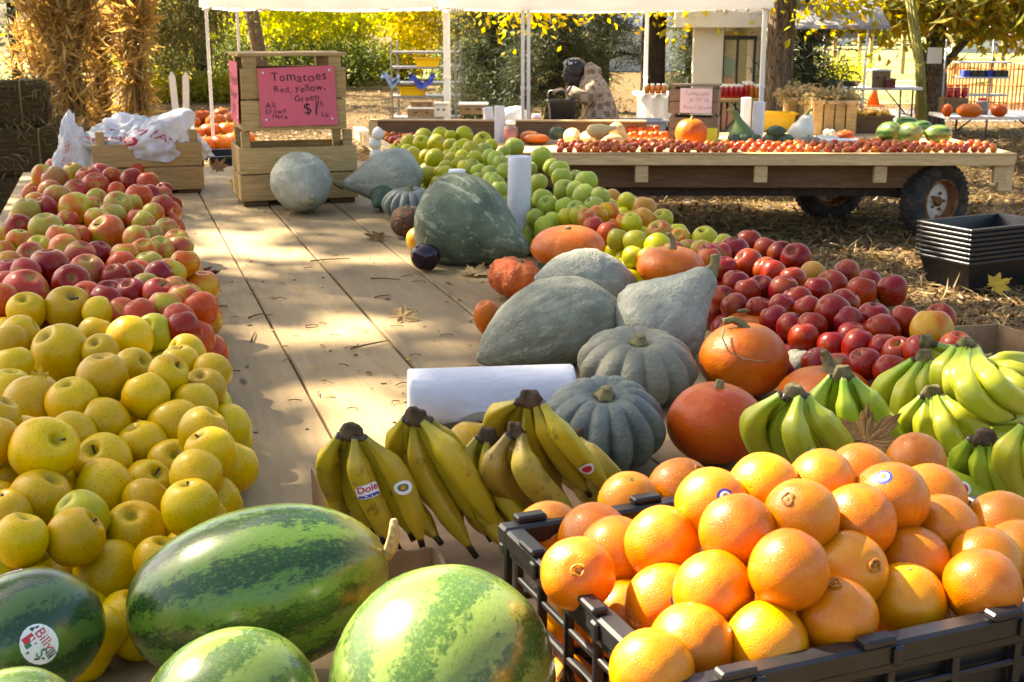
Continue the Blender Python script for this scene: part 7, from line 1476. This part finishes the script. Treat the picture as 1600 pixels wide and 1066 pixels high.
b.ball(hd, .098, 20, 0, (1.0, .82, 1.1), frame(Vector((.8, 0, -.55)))); 
for s in (-1, 1): b.ball(hd + Vector((.01, s * .08, -.01)), .022, 8, 0, (.7, .4, 1))
b.ball(hd + Vector((-.098, 0, -.035)), .018, 8, 0, (1.2, .8, 1)); b.ball(hd + Vector((-.075, 0, -.082)), .022, 8, 0, (1, 1.2, .6)); b.build('head', SKIN, per, True)
b = MB()
for s in (-1, 1): b.ball(hd + Vector((-.088, s * .034, .005)), .011, 8)
b.build('eyes', HAIR, per, True); b = MB(); b.ball(hd + Vector((-.086, 0, -.066)), .016, 8, 0, (.5, 1.6, .4)); b.build('mouth', plain('lips', (.28, .09, .07), .5), per, True)
b = MB(); b.ball(hd + Vector((.022, 0, .022)), .118, 20, 0, (1.05, .95, 1.05)); b.ball(hd + Vector((-.045, -.045, -.03)), .075, 12, 0, (.9, .6, 1.3)); b.ball(hd + Vector((-.03, -.07, -.085)), .045, 12, 0, (.8, .5, 1.6)); b.ball(hd + Vector((.05, 0, -.06)), .09, 12, 0, (1, 1, 1.3)); b.ball(hd + Vector((.02, -.06, -.06)), .075, 12, 0, (.9, .5, 1.5)); b.ball(hd + Vector((.02, .06, -.06)), .075, 12, 0, (.9, .5, 1.5)); b.v = [v + Vector((noise.noise(v * 20), noise.noise(v * 23), noise.noise(v * 19))) * .012 for v in b.v]; b.build('hair', HAIR, per, True)
def cap_mat():
    t = NT('check_cap'); co = t.obj((1, 1, 1)); n = t.vor(co, 30); return t.done(t.bsdf(t.mix(t.step(n, .35, .4), (.5, .5, .5), (.03, .03, .04)), .8))
b = MB(); b.ball(hd + Vector((-.01, 0, .085)), .10, 18, 0, (1.0, .95, .55)); b.build('cap', cap_mat(), per, True)
def coat_mat():
    t = NT('patterned_coat'); co = t.obj((1, 1, 1), rnd=False); w = t.n('TexChecker', None, {'Vector': co, 'Scale': 13.0}, 1); v = t.vor(co, 13, rnd=.25); n = t.noise(co, 30, 3); c = t.mix(t.math('MULTIPLY', w, .8), (.38, .28, .19), (.15, .095, .06)); c = t.mix(t.math('MULTIPLY', t.step(t.math('ABSOLUTE', t.math('SUBTRACT', v, .34)), .10, .04), .75), c, (.48, .36, .27)); c = t.mix(t.step(n, .6, .75), c, (.30, .2, .15)); return t.done(t.bsdf(c, .9, t.bump(n, .4, .006), .15))
M_COAT = coat_mat(); L_ = per.location
def oval(b, pts, rx, ry, n=22):
    """loft through pts with across (picture plane) and depth radii"""
    vs = []; fs = []; k = len(pts)
    for i in range(k):
        t = (pts[min(i + 1, k - 1)] - pts[max(i - 1, 0)]).normalized(); y = Vector((0, 1, 0)); x = y.cross(t).normalized(); y = t.cross(x)
        for j in range(n): a = 2 * math.pi * j / n; f = 1 + .05 * noise.noise(Vector((math.cos(a) * 2, math.sin(a) * 2, i * .6))); vs.append(pts[i] + (x * math.cos(a) * rx[i] + y * math.sin(a) * ry[i]) * f)
    for i in range(k - 1):
        for j in range(n): fs.append((i * n + j, i * n + (j + 1) % n, (i + 1) * n + (j + 1) % n, (i + 1) * n + j))
    fs.append(tuple(range(n))[::-1]); fs.append(tuple((k - 1) * n + j for j in range(n))); b.add(vs, fs)
b = MB(); oval(b, [pp_(937, 215) - L_, pp_(937, 196) - L_, pp_(937, 178) - L_, pp_(934, 160) - L_, pp_(929, 143) - L_, pp_(923, 131) - L_, pp_(917, 123) - L_, pp_(912, 119) - L_], [.235, .215, .19, .165, .15, .135, .11, .07], [.27, .27, .26, .25, .25, .24, .17, .09])
b.build('coat', M_COAT, per, True); b = MB(); oval(b, [pp_(930, 127) - L_, pp_(926, 116) - L_, pp_(919, 112) - L_, pp_(912, 112) - L_], [.07, .10, .10, .07], [.12, .15, .14, .12]); b.build('hood', M_COAT, per, True)
for d_, pts in ((-1, [(925, 131, -.17), (920, 142, -.22), (914, 152, -.245), (901, 147, -.255), (889, 140, -.26)]), (1, [(925, 131, .17), (916, 144, .21), (907, 152, .22), (898, 157, .18), (890, 160, .15)])):
    b = MB(); b.tube([pp_(*q) - L_ for q in pts], [.085, .085, .078, .068, .058], 14, 0, True, False, (.06, 3)); b.build('sleeve', M_COAT, per, True)
b = MB(); b.tube([pp_(889, 140, -.26) - L_, pp_(886.5, 139, -.255) - L_], [.05, .045], 14); b.build('cuff', plain('grey_cuff', (.16, .15, .15), .9), per, True)
TRO = plain('trousers', (.10, .12, .16), .85, .2)
for s in (0, 1): i = 6 + 3 * s; b = MB(); b.tube([BV[0] + Vector((0, .08 * (1 - 2 * s), -.05)) - L_, BV[i] - L_, BV[i + 1] - L_], [.11, .085, .065], 14); b.build('trouser_leg', TRO, per, True); b = MB(); b.ball(BV[i + 2] - L_ + Vector((.05, 0, .01)), .055, 12, 0, (2.2, .85, .9)); b.build('shoe', M_BLACK2, per, True)
bk = tub('shopping_basket', pp_(876, 187, -.27), .27, .22, .21, M_BLACK, 'black plastic shopping basket held by the person', .82, .018, .06, 'basket')
b = MB(); hl = pp_(876, 139, -.27) - bk.location; b.tube([Vector((-.13, 0, .20)), Vector((-.135, 0, hl.z - .02)), Vector((-.12, 0, hl.z)), Vector((.0, 0, hl.z + .005)), Vector((.02, 0, hl.z)), Vector((.13, 0, .20))], .007, 6); b.build('handle', M_METAL, bk, True)
for i in range(6):
    b = MB(); b.box((-.095 + .038 * i, -.108, .10), (.010, .012, .15), Matrix.Rotation(.11, 3, 'X'), 0, 0); b.build('rib', M_BLACK2, bk)
lm = MB(); lm.ball((0, 0, 0), .11, 14, 0, (1.2, .8, .7)); lm.v = [v * (1 + .2 * noise.noise(v * 18)) for v in lm.v]; o = lm.build('lettuce', plain('lime_bag', (.35, .42, .05), .5, .3), None, True); o.location = pp_(893, 198, -.3); tag(o, 'lime green lettuce head in front of the person behind the wagon', 'lettuce')

# ================================================================ LEAVES AND LITTER
def maple_mesh(mat, seed, curl=.25):
    r_ = random.Random(seed); tips = [(-150, .55), (-95, .8), (-45, .92), (0, 1.05), (45, .92), (95, .8), (150, .55)]; out = []
    for i, (a, r) in enumerate(tips):
        if i: am = (a + tips[i - 1][0]) / 2; out.append((am, .47 + .06 * r_.random()))
        out += [(a - 15, r * .66), (a - 10, r * .80), (a - 5, r * .80), (a, r), (a + 5, r * .80), (a + 10, r * .80), (a + 15, r * .66)]
    out.append((180, .12)); vs = [Vector((0, 0, 0))]; n = len(out)
    for q in (.5, 1.0):
        for a, r in out: t = math.radians(a); rr = r * q; x, y = rr * math.cos(t), rr * math.sin(t); vs.append(Vector((x, y, curl * (rr ** 2) * (.6 + .8 * noise.noise(Vector((x * 2, y * 2, seed)))) + .06 * noise.noise(Vector((x * 5, y * 5, seed))))))
    fs = [(0, 1 + j, 1 + (j + 1) % n) for j in range(n)] + [(1 + j, 1 + n + j, 1 + n + (j + 1) % n, 1 + (j + 1) % n) for j in range(n)]
    b = MB(); b.add(vs, fs); b.tube([Vector((0, 0, 0)), Vector((-.3, .03, .05)), Vector((-.75, .12, .12))], [.025, .02, .016], 5); return b.mesh('maple_leaf', mat, False)
def leafm(name, c, k):
    t = NT(name); co = t.obj(); n = t.noise(co, 3, 4, .7); return t.done(t.n('MixShader', None, {0: .25, 1: t.bsdf(t.mix(t.step(n, .35, .7), c, tuple(x * k for x in c)), .7, t.bump(n, .5, .01), .3), 2: t.n('BsdfTranslucent', None, {'Color': c})}))
LB, LT, LR, LYy = leafm('leaf_brown', (.22, .12, .035), .55), leafm('leaf_tan', (.40, .28, .12), .6), leafm('leaf_red', (.12, .028, .018), .5), leafm('leaf_yellow', (.52, .36, .04), .7)
for px, py, h, s, m, l, tl, az in ((1352, 690, .165, .062, LB, 'large brown maple leaf lying on the fresh bananas', (.75, -.1), .6), (312, 428, .012, .058, LR, 'dark red curled maple leaf beside the apple heap on the planks', (.3, .1), .2), (282, 440, .010, .055, LT, 'tan leaf under the apple beside the dark red leaf', (.15, 0), 2.2), (628, 495, .012, .052, LT, 'tan maple leaf in the bright sun patch', (.5, .3), .7), (592, 371, .010, .055, LB, 'brown leaf before the orange-flecked squash', (.3, 0), 2.9), (742, 427, .008, .07, LT, 'long pale leaf at the foot of the big green squash', (.1, 0), 1.2), (62, 594, .20, .022, LYy, 'small yellow leaf caught among the yellow apples', (1.1, 0), 1.5), (6, 686, .17, .032, LB, 'brown leaf among the yellow apples at the frame edge', (.9, .2), .3), (1296, 572, .11, .034, LT, 'tan leaf behind the tall pumpkin stem', (.7, .2), .6), (1556, 446, .22 - TZ + 0, .1, LYy, 'yellow maple leaf lying on the straw by the black trays', (.9, 0), .4), (340, 262, .05, .06, LB, 'brown leaves heaped at the foot of the black crates', (.8, 0), 1), (372, 288, .03, .05, LYy, 'yellow leaf beside the lower signed crate', (1.0, 0), 2)):
    o = obj('maple_leaf', maple_mesh(m, px), None, T(px, py, h), Quaternion((1, 0, 0), tl[0]) @ Quaternion((0, 1, 0), tl[1]) @ Quaternion((0, 0, 1), az), s); tag(o, l, 'leaf', 'fallen maple leaves')
# twigs, petioles and crumbs on the planks
def scatter_on_bed(n, seed):
    r_ = random.Random(seed); out = []
    while len(out) < n:
        px, py = r_.uniform(300, 780), r_.uniform(320, 640); p = T(px, py, 0); v = uv_of(p)[1]
        out.append(p)
    return out
db = MB(); r_ = random.Random(4)
for i, p in enumerate(scatter_on_bed(190, 3)):
    a = r_.uniform(0, 6.28) if r_.random() < .4 else r_.gauss(.1, .5); L = r_.choice([.006, .01, .014, .02, .03]) * r_.uniform(.7, 1.4); d = Vector((math.cos(a), math.sin(a), 0)); s = Vector((-d.y, d.x, 0)); c = r_.uniform(-.4, .4) * L
    if L > .02: db.tube([p + Zv(.002), p + d * L * .5 + s * c + Zv(.004), p + d * L + Zv(.002)], [.0012, .001, .0012], 5, r_.randrange(2))
    else: w = L * r_.uniform(.25, .6); db.add([p + Zv(.001), p + d * L * .5 + s * w + Zv(.004), p + d * L + Zv(.002), p + d * L * .5 - s * w + Zv(.001)], [(0, 1, 2, 3)], r_.randrange(3))
o = db.build('leaf_crumbs', [LB, LT, LYy]); tag(o, 'leaf crumbs, seeds and stalk bits strewn on the planks', None, None, 'stuff')
for px0, py0, px1, py1, l in ((548, 545, 608, 532, 'curved twig beside the bright sun patch'), (388, 497, 412, 490, 'short twig at the first plank seam'), (393, 533, 399, 519, 'hooked little stalk between the plank seams'), (485, 408, 548, 404, 'thin straight twig across the sunny plank seam'), (285, 452, 312, 435, 'pale leaf stalk beside the dark red leaf'), (585, 465, 610, 461, 'forked twig near the third plank seam'), (580, 435, 625, 437, 'thin twig pointing at the big green squash')):
    a, b_ = T(px0, py0, .003), T(px1, py1, .003); m = MB(); m.tube([a, a.lerp(b_, .35) + Vector((0, -.006, .003)), a.lerp(b_, .7) + Vector((0, -.004, .002)), b_], [.0024, .0019, .0017, .001], 6); o = m.build('twig', LB, None, True); tag(o, l, 'twig', 'twigs on the planks')
# straw and leaves on the ground
LIT = leaf_mat('leaf_litter_mix', [(.05, .028, .011), (.12, .068, .023), (.21, .13, .045), (.08, .046, .018), (.28, .19, .065)], .15); STRW = leaf_mat('straw_mix', [(.12, .08, .032), (.27, .19, .075), (.18, .13, .055)], .1)
n = 90000; zc = 7.2 * (34 / 7.2) ** (rng.random(n) ** 1.15); P = np.stack([(np.where(rng.random(n) < .6, rng.uniform(-150, 1750, n), rng.uniform(-1200, 3000, n)) - CX) / F * zc, zc * .985, np.abs(rng.normal(0, .012, n)) + .004], 1); D = rng.normal(size=(n, 3)); D[:, 2] *= .22
V_, F_ = leaf_arrays(P, .065, aspect=.6, updir=D, jit=.2, flat=2); V_[:, 2] = np.abs(V_[:, 2]); o = link(bpy.data.objects.new('leaf_litter', fast_mesh('leaf_litter', V_, F_, LIT, False))); tag(o, 'fallen leaves covering the ground', None, None, 'stuff')
n = 36000; zc = 7.0 * (22 / 7.0) ** rng.random(n); P = np.stack([(rng.uniform(-100, 1750, n) - CX) / F * zc, zc * .985, np.abs(rng.normal(0, .018, n)) + .004], 1); D = rng.normal(size=(n, 3)); D[:, 2] *= .2
V_, F_ = leaf_arrays(P, .16, aspect=.05, updir=D, jit=.2); V_[:, 2] = np.abs(V_[:, 2]); o = link(bpy.data.objects.new('straw', fast_mesh('straw', V_, F_, STRW, False))); tag(o, 'loose straw on the ground', None, None, 'stuff')

# ================================================================ SHADE TREES OVER THE STALL (they cast the dappled light)
PATCH = [(548, 512, 0, .17, .12), (612, 520, 0, .05, .05), (470, 402, 0, .32, .07), (330, 388, 0, .24, .09), (600, 405, 0, .22, .07), (400, 346, 0, .12, .035), (330, 335, 0, .14, .03), (385, 425, 0, .10, .03), (700, 520, 0, .10, .05), (10, 320, 0, .16, .16), (60, 280, 0, .10, .2),
 (120, 285, .22, .12, .17), (165, 300, .2, .10, .12), (70, 300, .16, .1, .12), (20, 500, .2, .05, .05), (250, 470, .1, .05, .04),
 (330, 850, .22, .10, .09), (470, 830, .2, .13, .05), (690, 960, .22, .15, .14), (400, 1020, .15, .1, .05), (850, 815, .24, .07, .06), (890, 880, .24, .07, .05), (1010, 800, .27, .06, .05), (1060, 750, .27, .05, .03), (1000, 905, .24, .05, .05), (1060, 975, .24, .05, .04), (1195, 860, .28, .055, .05), (1370, 760, .28, .05, .04), (1420, 705, .28, .04, .03), (1175, 985, .24, .04, .04), (1540, 810, .27, .06, .04), (1520, 900, .25, .05, .04), (1130, 820, .26, .04, .03),
 (795, 428, .09, .075, .07), (890, 372, .15, .09, .07), (825, 445, .05, .03, .04), (560, 700, .18, .03, .03), (690, 700, .15, .04, .03), (1240, 660, .2, .05, .04), (1300, 650, .2, .05, .03), (1450, 600, .2, .07, .05), (1560, 640, .2, .07, .05), (980, 330, .22, .10, .10), (1120, 370, .2, .05, .06), (1240, 395, .16, .09, .06), (1380, 440, .15, .06, .05), (1450, 520, .13, .05, .04), (680, 215, .22, .10, .12), (850, 240, .28, .07, .07), (470, 250, .2, .07, .04), (940, 410, .14, .06, .05), (1050, 440, .16, .06, .04), (930, 470, .14, .10, .04), (1150, 520, .15, .05, .04), (1110, 610, .14, .04, .03), (640, 590, .08, .05, .03), (250, 560, .16, .05, .04), (110, 500, .25, .05, .04)]
GPATCH = [(1200, 343, 1.4, .22), (1080, 340, .4, .2), (1560, 290, 1.0, .5), (1480, 270, .5, .12), (1150, 318, .4, .05), (1540, 520, .25, .06), (1580, 500, .2, .05), (1330, 405, .3, .05)]
def to_bed(c): k = (c.z - TZ) / SUN.z; q = c - SUN * k; return q.x, q.y
EL = []
for px, py, h, rx, ry in PATCH: x, y = to_bed(T(px, py, h)); EL.append((x, y, rx, ry, -YAW * 0))
for px, py, rx, ry in GPATCH: x, y = to_bed(G(px, py)); EL.append((x, y, rx, ry, 0))
LF_SH = leaf_mat('leaves_shade_tree', [(.07, .10, .018), (.14, .16, .022), (.22, .20, .025)], .4)
def canopy(name, label, xr, yr, zr, n, trunk_at, seed, cover=1.0, thin=None):
    r2 = np.random.default_rng(seed); Q = np.stack([r2.uniform(*xr, n), r2.uniform(*yr, n)], 1); keep = np.ones(n, bool)
    for x, y, rx, ry, _ in EL: keep &= (((Q[:, 0] - x) / (rx + .035)) ** 2 + ((Q[:, 1] - y) / (ry + .035)) ** 2) > 1
    if thin is not None:
        gap = np.array([noise.noise(Vector((q[0] * thin[0], q[1] * thin[0] * 1.6, seed))) for q in Q]); keep &= gap < thin[1]
    Q = Q[keep]; z = r2.uniform(*zr, len(Q)); k = (z - TZ) / SUN.z; P = np.stack([Q[:, 0] + SUN.x * k, Q[:, 1] + SUN.y * k, z], 1)
    o = empty(name, trunk_at); tag(o, label, 'tree', 'shade trees beside the stall'); global rng; rs = rng; rng = r2; V_, F_ = leaf_arrays(P, .16, aspect=.72); rng = rs
    V_ = V_ - np.array(trunk_at); link(bpy.data.objects.new('crown', fast_mesh('crown', V_, F_, LF_SH, False)), o)
    cx = P.mean(0) - np.array(trunk_at); trunk(o, [(0, 0, -.1), (cx[0] * .1, cx[1] * .05, 2), (cx[0] * .3, cx[1] * .2, 6.4)], .30, .18, BARK)
    for i in range(7): e = Vector(tuple(P[r2.integers(len(P))] - np.array(trunk_at))); s = Vector((cx[0] * .3, cx[1] * .2, 6.3)); b = MB(); b.tube([s, s.lerp(e, .4) + Zv(.3), s.lerp(e, .8)], [.11, .07, .02], 7); b.build('limb', BARK, o, True)
    return o
canopy('shade_tree', 'broad shade tree leaning over the near wagon', (-3.6, 3.2), (.3, 7.6), (8.5, 12.5), 27000, (-10.5, 7.5, 0), 21, thin=(1.6, .42))
canopy('shade_tree', 'broad shade tree over the straw between the wagons', (-5.5, 6.5), (7.2, 12.6), (6.8, 10.5), 33000, (-12.5, 13.5, 0), 22, thin=(.8, .10))
